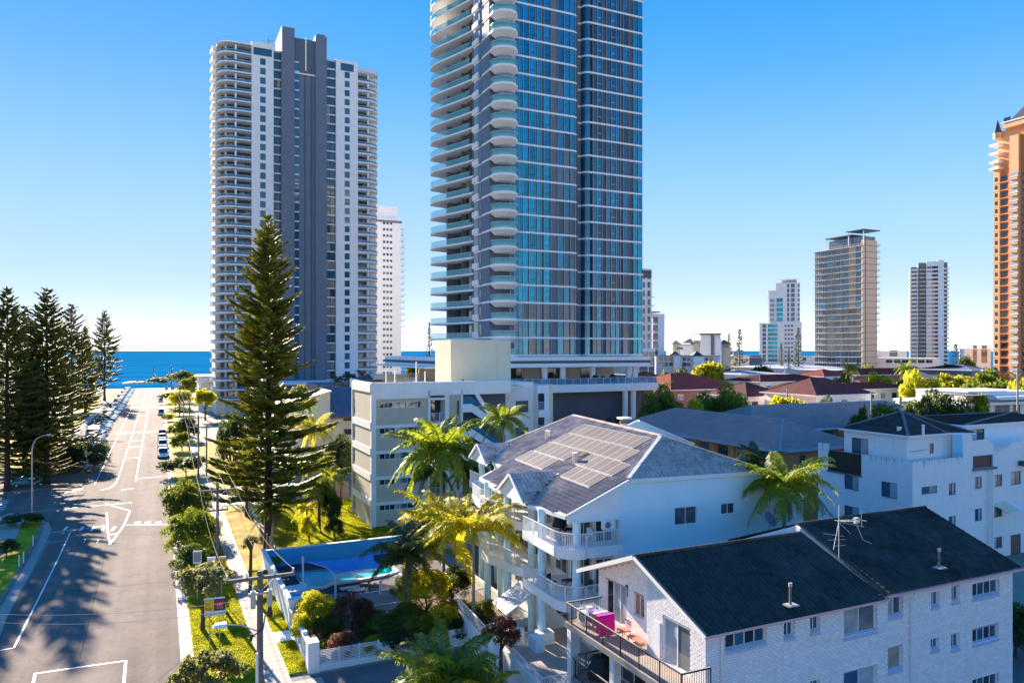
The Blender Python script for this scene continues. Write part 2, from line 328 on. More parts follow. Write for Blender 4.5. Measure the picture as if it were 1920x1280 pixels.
# ---------------- ground, sea, roads (street frame: x = t, y = s) ----------------
def sheet(name, x0, x1, y0, y1, z, m, label=None):
    b = MB(); b.face([(x0, y0, z), (x1, y0, z), (x1, y1, z), (x0, y1, z)], m); return struct(name, b.mesh(name), label, rot=A)
COAST = 452
b = MB(); b.face([(-2500, -400, 0), (3500, -400, 0), (3500, COAST, 0), (-2500, COAST, 0)], 'land'); struct('ground', b.mesh('ground'), 'green and grey built-up land between street and sea', rot=A)
b = MB(); b.face([(-2500, COAST, 0), (3500, COAST, 0), (3500, COAST + 60, -7), (-2500, COAST + 60, -7)], 'sand'); struct('beach', b.mesh('beach'), 'strip of pale sand at the end of the street', rot=A)
m = bpy.data.materials.new('sea_water'); m.use_nodes = True; n_ = m.node_tree; N = n_.nodes; L_ = n_.links
bs = N['Principled BSDF']; bs.inputs['Roughness'].default_value = .75; bs.inputs['Specular IOR Level'].default_value = .0
tc = N.new('ShaderNodeTexCoord'); mp = N.new('ShaderNodeMapping'); mp.inputs['Scale'].default_value = (.004, .03, 1); mp.inputs['Rotation'].default_value = (0, 0, -A)
nz = N.new('ShaderNodeTexNoise'); nz.inputs['Scale'].default_value = 1; nz.inputs['Detail'].default_value = 6
L_.new(tc.outputs['Object'], mp.inputs[0]); L_.new(mp.outputs[0], nz.inputs['Vector'])
cr = N.new('ShaderNodeValToRGB'); cr.color_ramp.elements[0].position = .35; cr.color_ramp.elements[0].color = (.003, .10, .26, 1); cr.color_ramp.elements[1].position = .7; cr.color_ramp.elements[1].color = (.015, .21, .40, 1)
L_.new(nz.outputs[0], cr.inputs[0]); L_.new(cr.outputs[0], bs.inputs['Base Color'])
bp = N.new('ShaderNodeBump'); bp.inputs['Strength'].default_value = .6; bp.inputs['Distance'].default_value = 1.5
n2 = N.new('ShaderNodeTexNoise'); n2.inputs['Scale'].default_value = .12; n2.inputs['Detail'].default_value = 4; L_.new(tc.outputs['Object'], n2.inputs['Vector']); L_.new(n2.outputs[0], bp.inputs['Height']); L_.new(bp.outputs[0], bs.inputs['Normal'])
M['sea'] = m
b = MB(); b.face([(-30000, COAST + 35, -5), (40000, COAST + 35, -5), (40000, 45000, -5), (-30000, 45000, -5)], 'sea'); struct('sea', b.mesh('sea'), 'flat blue ocean up to the horizon', rot=A)

b = MB()
for k in range(5):
    x = -700.0
    while x < 1500:
        L2 = RNG.uniform(30, 160); y = COAST + 44 + k * 22 + RNG.normal(0, 3); w_ = RNG.uniform(1.0, 3.2) / (1 + .25 * k); n = 6
        if RNG.random() < .8 - .12 * k:
            for i in range(n): a = x + L2 * i / n; c = x + L2 * (i + 1) / n; f0 = math.sin(math.pi * i / n) * w_; f1 = math.sin(math.pi * (i + 1) / n) * w_; b.face([(a, y - f0 + 2 * math.sin(a * .05), -4.9), (c, y - f1 + 2 * math.sin(c * .05), -4.9), (c, y + f1 + 2 * math.sin(c * .05), -4.9), (a, y + f0 + 2 * math.sin(a * .05), -4.9)], 'paint_white')
        x += L2
o = b.add('surf', None, (0, 0, 0), A); tag(o, 'broken white surf lines near the beach', 'surf', kind='stuff')
b = MB()
b.face([(-10.6, -60, .004), (1.7, -60, .004), (1.9, COAST - 10, .004), (-10.6, COAST - 10, .004)], 'asphalt')
struct('road', b.mesh('road'), 'wide asphalt street running straight to the beach', rot=A)
b = MB(); b.face([(-260, 101.5, .004), (-10.6, 101.5, .004), (-10.6, 128, .004), (-260, 128, .004)], 'asphalt')
b.face([(-13.8, 97.0, .006), (-10.59, 94.5, .006), (-10.59, 101.6, .006), (-17, 101.6, .006)], 'asphalt'); b.face([(-10.59, 137, .006), (-12.2, 133, .006), (-16.5, 127.9, .006), (-10.59, 127.9, .006)], 'asphalt')
struct('side_road', b.mesh('side_road'), 'shaded side road leaving the street to the left', rot=A)
b = MB(); b.face([(-17.8, 148, .006), (-10.6, 148, .006), (-10.6, COAST - 12, .006), (-17.8, COAST - 12, .006)], 'asphalt'); struct('parking_lane', b.mesh('parking_lane'), 'asphalt strip where cars park nose in', rot=A)
sheet('esplanade', -60, 60, COAST - 10, COAST, .01, 'concrete', 'pale paved strip across the end of the street')
# tonal bands worn into the wheel tracks
M['worn'] = mat('worn_asphalt', (.26, .22, .19), .8, var=.2, scale=.3, bump=.2, bscale=25)
for x0, x1 in ((-1.1, -.5), (.55, 1.0), (-9.9, -9.4)):
    pass
# markings
def line_px(b, pts, wd=.14, z=.012, m='paint_white'):
    q = [gp(u, v) for u, v in pts]; q = [Vector((*st(p), z)) for p in q]
    for i in range(len(q) - 1):
        d = (q[i + 1] - q[i]).normalized(); n = Vector((-d.y, d.x, 0)) * wd / 2; a = q[i] - d * wd * .3; c = q[i + 1] + d * wd * .3
        zz = Vector((0, 0, .001 * (i % 2)))
        b.face([a - n + zz, c - n + zz, c + n + zz, a + n + zz], m)
def line_ts(b, t0, s0, t1, s1, wd=.15, z=.010, m='paint_white'):
    a = Vector((t0, s0, z)); c = Vector((t1, s1, z)); d = (c - a).normalized(); n = Vector((-d.y, d.x, 0)) * wd / 2
    b.face([a - n, c - n, c + n, a + n], m)
b = MB()
line_ts(b, -8.9, 131, -8.9, 436, .14); line_ts(b, -5.9, 137, -5.9, 436, .14); line_ts(b, -3.3, 131, -3.3, 436, .14)
line_px(b, [(222, 897), (215, 908), (205, 915), (190, 918)], .2)
line_px(b, [(250, 915), (228, 918)], .15)
for s_ in (160, 178, 190, 262, 275, 292, 310, 330, 352, 378): line_ts(b, -5.8, s_, -3.4, s_, .4 if s_ in (178,) else .18, .012)
for s_ in (208, 300): 
    for t_ in range(-10, 2): line_ts(b, t_ + .1, s_, t_ + .8, s_ + .1, .5, .011)
    line_ts(b, -10.4, s_ + 3, 1.7, s_ + 3, .15, .012)
line_ts(b, -3.2, 134, 1.7, 134.5, .15)
line_px(b, [(132, 997), (110, 1045), (70, 1126), (26, 1214)], .13); line_px(b, [(26, 1214), (-20, 1222)], .13)
line_px(b, [(60, 1290), (66, 1262), (150, 1250), (236, 1238)], .15); line_px(b, [(236, 1238), (230, 1300)], .15)
line_px(b, [(198, 943), (215, 949), (244, 957)], .14); line_px(b, [(244, 957), (232, 985), (206, 1020)], .16, .0125); line_px(b, [(206, 1020), (202, 995), (200, 961)], .16, .014)
line_px(b, [(208, 1002), (217, 1000)], .15, .016)
line_px(b, [(230, 984), (280, 983.5), (314, 983)], .12); line_px(b, [(99, 998), (150, 992), (196, 985)], .14)
line_px(b, [(36, 962), (100, 955), (198, 946)], .12); line_px(b, [(198, 946), (247, 942)], .15, .014)
line_px(b, [(76, 1018), (121, 1013)], .08)
for x in (120, 150, 171, 191, 210): line_px(b, [(x, 994), (x + 6, 987)], .3, .014)
for x in (258, 277, 297): line_px(b, [(x, 981), (x, 978.5)], .6, .014)
for x in (157, 182): line_px(b, [(x, 1017), (x + 3, 1010)], .08, .014)
for x, y in ((129, 921), (142, 918), (153, 915)): line_px(b, [(x - 6, y + 3), (x, y)], .35, .014)
for i in range(5): line_px(b, [(0, 938 + i * 4), (14 - i * 2, 938.5 + i * 4)], .45, .014)
line_px(b, [(153, 888), (160, 877), (165, 871)], .6, .014)
struct('road_marking', b.mesh('road_marking'), 'white lane lines and painted island on the street', rot=A)
# repaired seam and utility cover
b = MB(); line_px(b, [(150, 1235), (175, 1130), (198, 1035)], .035, .0085, 'tar'); line_px(b, [(60, 1190), (120, 1075), (165, 985)], .03, .0087, 'tar'); line_px(b, [(318, 1090), (200, 1100), (120, 1110)], .03, .0089, 'tar'); line_px(b, [(322, 1000), (150, 1003)], .04, .0091, 'tar'); struct('tar_seam', b.mesh('tar_seam'), 'thin dark tar seam along the asphalt', rot=A)

# kerbs, gutter, verges, footpath on the right
b = MB(); b.face([(1.25, -60, .009), (1.7, -60, .009), (1.9, 440, .009), (1.45, 440, .009)], 'concrete'); struct('gutter', b.mesh('gutter'), 'pale concrete gutter along the right kerb', rot=A)
def seg_line(name, label, x0, x1, y0, y1, step, z0, z1, m, gap=.03):
    """kerb or path of cast pieces: the nearest as pieces of their own"""
    root = struct(name, MB().box(x0, x1, y0, y1, z0 - .3, z1 - .03, m).mesh(name), label, rot=A)
    me = MB().box(x0 + .002, x1 - .002, gap / 2, step - gap / 2, z1 - .029, z1, m).mesh('slab'); y = y0; k = 0
    while y + step <= y1 + .01 and y < 175:
        o = ob('slab', me, root, (0, y, random.uniform(-.004, .004))); y += step
    if y < y1 - .1: MB().box(x0, x1, y, y1, z1 - .029, z1, m).add('far_run', root)
    return root
seg_line('kerb', 'pale concrete kerb along the right side of the street', 1.7, 2.1, 24, 440, 2.4, 0, .13, 'concrete', .02)
seg_line('footpath', 'pale concrete footpath of cast slabs past the power poles', 5.9, 7.4, 30, 436, 1.5, 0, .14, 'concrete')
b = MB(); b.box(2.1, 5.9, 20, 105, -.2, .13, 'grass'); b.box(2.1, 5.9, 105, 117, -.2, .13, 'concrete'); b.box(2.1, 5.9, 117, 436, -.2, .13, 'grass_dry')
struct('verge', b.mesh('verge'), 'bright green nature strip between kerb and footpath', rot=A)
b = MB(); b.box(7.4, 8.65, 48.6, 54.2, -.2, .13, 'grass'); b.box(7.4, 8.65, 54.2, 56.2, -.2, .145, 'paint_white'); b.box(7.4, 8.65, 56.2, 72, -.2, .13, 'grass')
b.box(7.4, 13.5, 72.9, 104, -.2, .128, 'grass_dry'); b.box(7.4, 11, 104, 118, -.2, .135, 'concrete'); b.box(7.4, 13, 118, 176, -.2, .13, 'grass_dry')
struct('lawn_strip', b.mesh('lawn_strip'), 'strip of lawn between footpath and white wall', rot=A)
b = MB(); b.box(10.9, 24, 72.9, 103, -.2, .12, 'grass'); b.box(10.4, 10.9, 72.9, 101, -.2, .2, 'concrete'); struct('lawn', b.mesh('lawn'), 'sunny green lawn in front of the cream flats', rot=A)
b = MB(); b.box(5.9, 60, -40, 48.0, -.3, .02, 'asphalt_dark'); b.box(11, 60, 103, 120, -.2, .05, 'asphalt_dark'); struct('driveway', b.mesh('driveway'), 'dark blue-grey sealed driveway below the slatted fence', rot=A)
b = MB(); b.box(5.9, 9.2, 42, 47.4, -.2, .1, 'concrete'); struct('driveway_apron', b.mesh('driveway_apron'), 'pale concrete crossing at the driveway mouth', rot=A)
b = MB(); b.box(8.9, 50, 48.6, 72.5, -.2, .06, 'soil'); b.box(10, 26, 62, 72.4, -.1, .30, 'concrete_dark'); struct('garden_bed', b.mesh('garden_bed'), 'dark planted garden soil inside the pool courtyard', rot=A)
# left corner: kerb strip, grass island and path
def band(name, label, left, right, z, m):
    q = [Vector((*gst(*p), z)) for p in left]; r = [Vector((*gst(*p), z)) for p in right]; b = MB()
    for i in range(len(q) - 1):
        b.face([q[i], r[i], r[i + 1], q[i + 1]], m)
        for e in (q, r): b.face([e[i], e[i + 1], e[i + 1] - Vector((0, 0, .3)), e[i] - Vector((0, 0, .3))], m)
    return struct(name, b.mesh(name), label, rot=A)
band('gutter', 'broad grey concrete gutter curving round the left corner', [(-60, 1270), (0, 1135), (20, 1105), (45, 1062), (68, 1020), (80, 990), (78, 974)], [(-40, 1300), (12, 1160), (34, 1115), (60, 1068), (84, 1020), (97, 993), (92, 980)], .02, 'concrete')
band('kerb', 'grey kerb curving round the left corner', [(-66, 1265), (-6, 1130), (14, 1102), (40, 1058), (62, 1018), (76, 990), (74, 972)], [(-60, 1270), (0, 1135), (20, 1105), (45, 1062), (68, 1020), (80, 990), (78, 974)], .13, 'concrete_dark')
band('verge', 'shaded green grass patch inside the left corner', [(-130, 1200), (-60, 1115), (-20, 1065), (10, 1040), (28, 1015), (38, 990), (50, 970)], [(-66, 1265), (-6, 1130), (14, 1102), (40, 1058), (62, 1018), (76, 990), (74, 972)], .12, 'grass')
band('footpath', 'pale footpath on the far left corner', [(-200, 1150), (-140, 1090), (-100, 1040), (-60, 1010), (-20, 985), (0, 970), (20, 962)], [(-130, 1200), (-60, 1115), (-20, 1065), (10, 1040), (28, 1015), (38, 990), (50, 970)], .11, 'concrete')
b = MB(); b.box(-75, -12.2, 130, 146, -.2, .12, 'soil'); b.box(-75, -17.8, 146, 440, -.2, .12, 'grass_dry'); b.box(-60, -30, 128.3, 129.9, -.2, .13, 'concrete')
b.box(-26, -21.5, 360, 440, -.2, .135, 'sand')
struct('park_ground', b.mesh('park_ground'), 'dry grass and leaf litter under the row of pines', rot=A)
b = MB(); b.box(-20, -17.8, 210, 345, -.1, .14, 'concrete'); struct('park_path', b.mesh('park_path'), 'pale path behind the row of parked cars', rot=A)
b = MB(); b.box(-12.3, -10.5, 129, 148, -.1, .13, 'soil'); struct('kerb_island', b.mesh('kerb_island'), 'mulched kerb island beside the side road', rot=A)
# ---------------- towers ----------------
def grid_thing(name, label, cat, t, s, group=None):
    p = P(t, s); return thing(name, label, cat, (p.x, p.y, 0), A, group)
class Fac:
    """facade plane from the point at pixel column u0, depth Y0, running along rot"""
    def __init__(s, u0, Y0, rot): s.ox = (u0 - U0) / F * Y0; s.oy = Y0; s.rot = R(rot); s.c = math.cos(s.rot); s.s = math.sin(s.rot)
    def x(s, u): q = (u - U0) / F; return (q * s.oy - s.ox) / (s.c - q * s.s)
    def z(s, v, x=0.0): return H + (V0 - v) * (s.oy + x * s.s) / F
    def thing(s, name, label, cat, group=None): return thing(name, label, cat, (s.ox, s.oy, 0), s.rot, group)
def arc(cx, cy, r, a0, a1, n=6, ry=None):
    ry = ry or r
    return [(cx + r * math.cos(R(a0 + (a1 - a0) * i / n)), cy + ry * math.sin(R(a0 + (a1 - a0) * i / n))) for i in range(n + 1)]
def strip(mb, pts, z0, z1, m, closed=False, sm=False):
    """thin standing sheet along a plan polyline"""
    n = len(pts)
    for i in range(n if closed else n - 1):
        a, c = pts[i], pts[(i + 1) % n]; mb.face([(a[0], a[1], z0), (c[0], c[1], z0), (c[0], c[1], z1), (a[0], a[1], z1)], m, sm)
def rail_line(mb, pts, z0, h, m, step=0, r=.03, posts=0, bw=.02):
    """handrail along a plan polyline with balusters every step metres"""
    for i in range(len(pts) - 1): mb.obox((pts[i][0], pts[i][1], z0 + h - .05), (pts[i + 1][0], pts[i + 1][1], z0 + h - .05), r * 2, .05, m)
    if step:
        for i in range(len(pts) - 1): mb.obox((pts[i][0], pts[i][1], z0 + .06), (pts[i + 1][0], pts[i + 1][1], z0 + .06), r, .035, m)
    acc = 0
    for (sp, wd) in ((step, bw), (posts, r * 1.6)):
        if not sp: continue
        d = 0.0; nxt = 0.0
        for i in range(len(pts) - 1):
            a = Vector(pts[i]); c = Vector(pts[i + 1]); L = (c - a).length
            while nxt <= d + L + 1e-6:
                q = a + (c - a) * ((nxt - d) / L if L else 0); mb.box(q.x - wd / 2, q.x + wd / 2, q.y - wd / 2, q.y + wd / 2, z0, z0 + h - .03, m); nxt += sp
            d += L

# --- grey and white residential tower on the left
STA = 248.5; tA = {u: t_of(u, STA) for u in (405, 408, 442, 472, 493, 513, 527, 551, 590, 611, 630, 651, 671, 693, 713)}
X0 = tA[408]; xa = {u: tA[u] - X0 for u in tA}
TA = grid_thing('residential_tower', 'tall grey and white apartment tower with curved balconies either side of a dark grey core', 'tower', X0, STA)
FH = 3.02; NF = 37; ZB = 117.3 - NF * FH - .6
zl = [ZB + i * FH for i in range(NF + 1)]; ztop = zl[-1]
b = MB(); W_ = xa[713]
b.box(xa[442] - 3, xa[472], 3.2, 26, 0, ztop, 'offwhite'); b.box(-.2, xa[442] - 2.99, 6.5, 24, 0, ztop - .02, 'offwhite')
b.box(xa[671] + .01, xa[693] + 3.2, 3.2, 26, 0, ztop - .01, 'offwhite'); b.box(xa[472] + .02, xa[671] - .02, 1.6, 26.5, 0, ztop + .5, 'offwhite')
b.add('wall', TA)
hol = [((xa[472] + xa[513]) / 2 - .8, (xa[472] + xa[513]) / 2 + .8, z + .6, z + 2.6) for z in zl[:-2]]
for (a_, c_, nm, top, wu) in ((472, 513, 'left', ztop + 1.6, 493), (630, 671, 'right', ztop + .2, 651)):
    xc = xa[wu]; b = MB(); hl = [(xc - xa[a_] - .85, xc - xa[a_] + .85, z + .55, z + 2.6) for z in zl[:-2]]
    hl.append((.5, xa[c_] - xa[a_] - .5, zl[-1] - 2.6, zl[-1] - .2) if a_ == 472 else (xc - xa[a_] - 2.2, xc - xa[a_] + 2.2, zl[-1] - 3.2, zl[-1] - .7))
    wall_mesh(b, xa[c_] - xa[a_], 0, top, hl, 'offwhite', depth=.35); L0 = xa[c_] - xa[a_]
    b.face([(0, 1.6, 0), (0, 0, 0), (0, 0, top), (0, 1.6, top)], 'offwhite'); b.face([(L0, 0, 0), (L0, 1.6, 0), (L0, 1.6, top), (L0, 0, top)], 'offwhite'); b.face([(0, 0, top), (L0, 0, top), (L0, 1.6, top), (0, 1.6, top)], 'offwhite')
    wo = b.add('wall_panel', TA, (xa[a_], 0, 0))
    for z in zl[:-2]: window(TA, (xa[a_], 0), 0, xc - xa[a_] - .85, z + .55, 1.7, 2.05, 2, 1, 'frame_dark', ('glass_blue',), inset=.2, simple=True, fw=.07)
    h_ = hl[-1]; window(TA, (xa[a_], 0), 0, h_[0], h_[2], h_[1] - h_[0], h_[3] - h_[2], 4, 1, 'frame_dark', ('glass_blue',), inset=.2, simple=True, fw=.09)
# recessed glazed strips
for (a_, c_) in ((513, 527), (611, 630)):
    wd = xa[c_] - xa[a_] - .04
    bs_ = MB(); bs_.box(0, wd, .55, 1.58, -.32, .12, 'offwhite'); ms = bs_.mesh('floor_slab')
    bg_ = MB(); bg_.box(0, wd, 1.3, 1.5, .12, FH - .33, 'grey_dark'); 
    mp_ = MB().box(0, wd * .42, 0, .05, 0, FH - .62, 'glass_blue').mesh('pane'); mq_ = MB().box(0, wd * .42, 0, .05, 0, FH - .62, 'glass_warm').mesh('pane')
    for i, z in enumerate(zl[:-1]):
        ob('floor_slab', ms, TA, (xa[a_] + .02, 0, z))
        wn = ob('window', bs_.mesh('x') if False else (_wc.setdefault(('ta', a_), bg_.mesh('window'))), TA, (xa[a_] + .02, 0, z))
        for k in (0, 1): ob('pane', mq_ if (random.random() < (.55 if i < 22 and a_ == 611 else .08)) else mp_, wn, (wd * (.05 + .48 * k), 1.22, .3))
# dark grey core, proud of the facade, with the lift shaft windows
b = MB(); zc = z_of(57, tA[551], STA)
b.box(xa[527], xa[551], -1.6, 12, 0, zc, 'grey'); b.box(xa[590], xa[611], -1.6, 12, 0, zc - 1.0, 'grey'); b.box(xa[551] + .001, xa[590] - .001, -.7, 12, 0, zc - 2.6, 'grey')
for x in (xa[551] + 3.2, xa[551] + 5.2): b.box(x, x + .35, -.85, -.7, 0, zc - 12, 'grey_dark')
for x in np.linspace(xa[551] + .4, xa[590] - .5, 11): b.box(x, x + .12, -.82, -.7, zc - 13.5, zc - 2.6, 'grey_dark')
b.box(xa[551] + .001, xa[590] - .001, -.95, -.6, zc - 14.2, zc - 13.8, 'offwhite'); b.box(xa[551] + 3.4, xa[551] + 3.8, -1.1, -.7, zc - 12.9, zc - 2.3, 'offwhite')
b.add('core', TA)
mw = MB(); mw.box(0, 1.45, 0, .12, .1, FH - .35, 'glass_blue'); mw.box(0, 1.45, -.05, .12, FH - .35, FH + .08, 'frame'); mwm = mw.mesh('window')
for z in zl[2:-2]: ob('window', mwm, TA, (xa[551] + .03, -.86, z))
b = MB(); b.box(xa[527] + .8, xa[527] + 1.6, 3, 4, zc, zc + 1.2, 'metal'); b.box(xa[527] + 2.2, xa[527] + 3.2, 3, 4, zc, zc + 1.5, 'offwhite')
b.box(xa[590] + .5, xa[611] - .5, -1.2, -1.1, zc - 1, zc - .3, 'concrete_dark')
b.add('roof_plant', TA)
b = MB(); pts = arc(xa[513] + 1.2, 4.5, 2.6, 100, 260, 8)
for z in (118.6, 120.2, 121.6): rail_line(b, pts, z, .3, 'concrete_dark', r=.03)
for p_ in pts: b.box(p_[0] - .05, p_[0] + .05, p_[1] - .04, p_[1] + .04, 117, 122, 'concrete_dark')
b.add('roof_ladder_cage', TA)
# curved balconies: each floor has slab, balustrade and glazing
def curved_bay(xin, xout, side):
    sg = 1 if xout > xin else -1; wd = abs(xout - xin); rr = 4.2
    pl = [(0, 0), (wd - rr, 0)] + arc(wd - rr, rr, rr, -90, 0, 7) + [(wd, 7.5), (wd - 1.2, 9.0), (0, 9.0)]
    pl = [(x * sg, y) for x, y in pl]; edge = pl[:-2]
    s1 = MB(); s1.prism(pl, -.28, .0, 'offwhite'); strip(s1, edge, -.30, .45, 'offwhite')
    inn = [(x * .985, y + .06) for x, y in edge]; strip(s1, inn, 0, .45, 'offwhite')
    slab = s1.mesh('balcony_slab')
    r1 = MB(); strip(r1, [(x, y + .03) for x, y in edge], .45, 1.1, 'rail_glass_b'); rail_line(r1, edge, 0, 1.15, 'frame', r=.035, posts=2.4); rail = r1.mesh('balustrade')
    g1 = MB(); gpl = [(0, 3.1), ((wd - 3.0) * sg, 3.1), ((wd - 1.4) * sg, 4.7), ((wd - 1.0) * sg, 9.0)]; strip(g1, gpl, .02, FH - .3, 'frame_dark'); wins = []
    g1m = g1.mesh('window')
    pn = {}
    for gm in ('glass_blue', 'glass', 'glass_blind', 'glass_warm'): pn[gm] = MB().box(0, (wd - 3.4) / 4 - .12, 0, .05, .12, FH - .55, gm).mesh('pane')
    zs_ = zl if side < 0 else zl[:-1]
    for i, z in enumerate(zs_):
        ob('balcony_slab', slab, TA, (xin, 0, z))
        if i < len(zs_) - 1:
            ob('balustrade', rail, TA, (xin, 0, z)); wn = ob('window', g1m, TA, (xin, 0, z))
            for k in range(4):
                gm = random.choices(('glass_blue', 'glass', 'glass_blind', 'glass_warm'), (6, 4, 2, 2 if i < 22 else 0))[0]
                x = (.15 + k * (wd - 3.4) / 4); ob('pane', pn[gm], wn, (x if sg > 0 else -x - (wd - 3.4) / 4 + .12, 3.0, 0))
    cm = MB(); xcol = wd * .47; cm.box(xcol * sg - .28, xcol * sg + .28, .35, .95, 0, zs_[-1], 'offwhite'); cm.add('column', TA, (xin, 0, 0))
    rb = MB(); rail_line(rb, edge, zs_[-1], 1.7, 'concrete_dark', r=.02, posts=1.0); strip(rb, edge, zs_[-1], zs_[-1] + .5, 'offwhite'); rb.add('roof_screen', TA, (xin, 0, 0))
curved_bay(xa[472] - .02, 0, -1); curved_bay(xa[671] + .02, xa[713], 1)
# wedge shaped balconies down the left flank
wb = MB(); pl = [(0, 8), (-1.0, 7.6), (-1.5, 12.5), (0, 13)]; wb.prism(pl, -.3, 0, 'offwhite'); strip(wb, pl[:-1] + [pl[-1]], 0, 1.0, 'offwhite'); wm = wb.mesh('balcony_slab')
for z in zl: ob('balcony_slab', wm, TA, (0, 0, z))
# low dark podium at its foot
zq_ = z_of(717, X0 + 30, STA - 22); b = MB(); b.box(16, 52, -22, 30, 0, zq_ - .5, 'grey_dark'); b.box(15.8, 52.2, -22.2, 30.2, zq_ - .5, zq_, 'white'); b.add('podium', TA)

# --- white slab tower just behind it
def simple_tower(name, label, t, s, wd, dp, floors, fh, z0, wallm, rows, group=None, parapet=1.0, side_rows=None, slab=None, top=None):
    """rows: (x, width, z offset, height, cols, glass list) windows repeated on each floor of the camera side"""
    T = grid_thing(name, label, 'tower', t, s, group); zt = z0 + floors * fh
    b = MB(); b.box(0, wd, 0, dp, 0, zt + parapet, wallm)
    b.add('wall', T)
    for i in range(floors):
        z = z0 + i * fh
        for (x, ww, dz, hh, cols, gl, fr) in rows: window(T, (0, 0), 0, x, z + dz, ww, hh, cols, 1, fr, (random.choice(gl),), inset=-.04, simple=True, fw=.08)
        for (y, ww, dz, hh, cols, gl, fr) in (side_rows or []): window(T, (0, 0), R(-90), -y - ww, z + dz, ww, hh, cols, 1, fr, (random.choice(gl),), inset=-.04, simple=True, fw=.08)
    if slab:
        sm_ = MB().box(-slab, wd + slab, -slab, dp + slab, -.2, .15, 'offwhite').mesh('floor_slab')
        for i in range(1, floors + 1): ob('floor_slab', sm_, T, (0, 0, z0 + i * fh))
    return T
s2 = 345; tl = t_of(700, s2); tr = t_of(752, s2); wd2 = tr - tl
T2 = simple_tower('residential_tower', 'plain white slab tower with rows of three small windows behind the grey tower', tl, s2, wd2, 26, 25, 2.95, z_of(412, tl, s2) - 25 * 2.95, 'white',
    [(t_of(718 + k * 6.5, s2) - tl, 1.1, 1.2, 1.1, 1, ['glass', 'glass_grey'], 'frame_dark') for k in range(3)])
zt = z_of(412, tl, s2); b = MB(); b.box(0, t_of(749, s2) - tl, 3, 20, zt + .9, z_of(382, tl, s2), 'white'); b.add('roof_plant', T2)
b = MB(); b.box(-.1, wd2 + .4, -.2, 26, zt - .8, zt + .3, 'concrete_dark'); b.add('cornice', T2)
bm_ = MB(); bm_.box(0, 2.4, 0, 3.5, -.2, 0, 'white'); rail_line(bm_, [(0, 0), (2.4, 0), (2.4, 3.5)], 0, 1.05, 'metal', step=.7, r=.05, bw=.05); bmm = bm_.mesh('balcony')
for i in range(25): ob('balcony', bmm, T2, (wd2, 2, zt - 25 * 2.95 + i * 2.95 + .1))

# --- big glass tower
SB = 122.0; TB0 = 53.6
TB = grid_thing('glass_tower', 'huge curved tower of teal glass, white slab bands and wavy balconies', 'tower', TB0, SB)
FB = 3.2; zb0 = z_of(666, 57.5, SB); NB = 24
xb = lambda u, s=SB: t_of(u, s) - TB0
x957, x1088, x1100, x1205 = xb(957), xb(1088), xb(1100, SB + 1.6), xb(1205, SB + 1.6)
b = MB(); ZT = zb0 + NB * FB
b.prism([(x957, .35), (x1088 - 1.2, .35), (x1088 - .25, 1.3), (x1088 - .2, 3), (x1100, 3), (x1100 + .4, 2.6), (x1205 - 3, 2.1), (x1205 - .6, 2.3), (x1205 - .6, 26), (3.2, 31), (3.0, 8.5), (.3, 8.3), (.3, 1.2), (3.2, .9)], zb0 - 1, ZT, 'grey')
b.add('core', TB)
def band(pl, z0, z1, m, out=.0):
    bb = MB(); bb.prism(pl, z0, z1, m); return bb
# slabs: one outline for all floors
wavy = [(4.0, 13.0 - 4.6), (2.0, 12.9), (1.4, 15.5), (.2, 19.6), (-1.0, 23.5), (-1.55, 26), (-1.4, 28.5), (-.5, 30.6), (4.5, 32)]
wavy = [(3.4, 9.3), (2.9, 12.2), (2.1, 15.6), (.9, 19.4), (-.4, 23.2), (-1.35, 26), (-1.5, 28.2), (-.9, 30.4), (4.5, 32)]
front = [(x957 - 1.2, -.05), (x957, -.05), (x1088 - 1.6, -.05)] + arc(x1088 - 1.6, 1.45, 1.5, -80, 0, 4) + [(x1088 - .1, 2.9), (x1100 - .6, 2.9)] + arc(x1100 + .9, 3.0, 1.5, 185, 262, 4) + [(x1205 + .1, 1.55), (x1205 + .25, 5), (x1205, 26)]
pl = [(3.4, 9.3), (1.4, 8.7), (.0, 8.2), (-.1, 6.5), (.25, 5.2), (-.08, 4.0), (-.1, .3)] + front + [(4.5, 32)] + wavy[::-1][1:-1]
sb = MB(); sb.prism(pl, -.18, .17, 'white'); slabm = sb.mesh('floor_slab')
# corner balcony with chamfered soffit
cb = [(-.1, .2), (-.2, -1.2), (.7, -2.5), (2.3, -3.1), (3.6, -2.7), (4.6, -1.4), (x957 + .6, -.06), (x957 - 1.2, .4)]
cbi = [(x * .72 + .9, y * .55 + .1) for x, y in cb]
cm = MB(); n = len(cb); cm.poly([(x, y, -.25) for x, y in cb] + [(x, y, .17) for x, y in cb], [(i, (i + 1) % n, n + (i + 1) % n, n + i) for i in range(n)] + [tuple(range(n, 2 * n))], 'white')
cm.poly([(x, y, -.25) for x, y in cb] + [(x, y, -.95) for x, y in cbi], [(i, (i + 1) % n, n + (i + 1) % n, n + i) for i in range(n)] + [tuple(range(2 * n - 1, n - 1, -1))], 'white')
cornm = cm.mesh('corner_balcony')
cg = MB(); strip(cg, cb[:-1], .17, 1.15, 'rail_glass'); strip(cg, [(x * .99 + .02, y * .98 + .02) for x, y in cb[1:5]], .17, .62, 'white'); rail_line(cg, cb[:-1], .1, 1.1, 'frame', r=.03); cgm = cg.mesh('balustrade')
wg = MB(); strip(wg, wavy[2:-1], .17, 1.2, 'rail_glass'); rail_line(wg, wavy[2:-1], .1, 1.12, 'frame', r=.03); wgm = wg.mesh('balustrade')
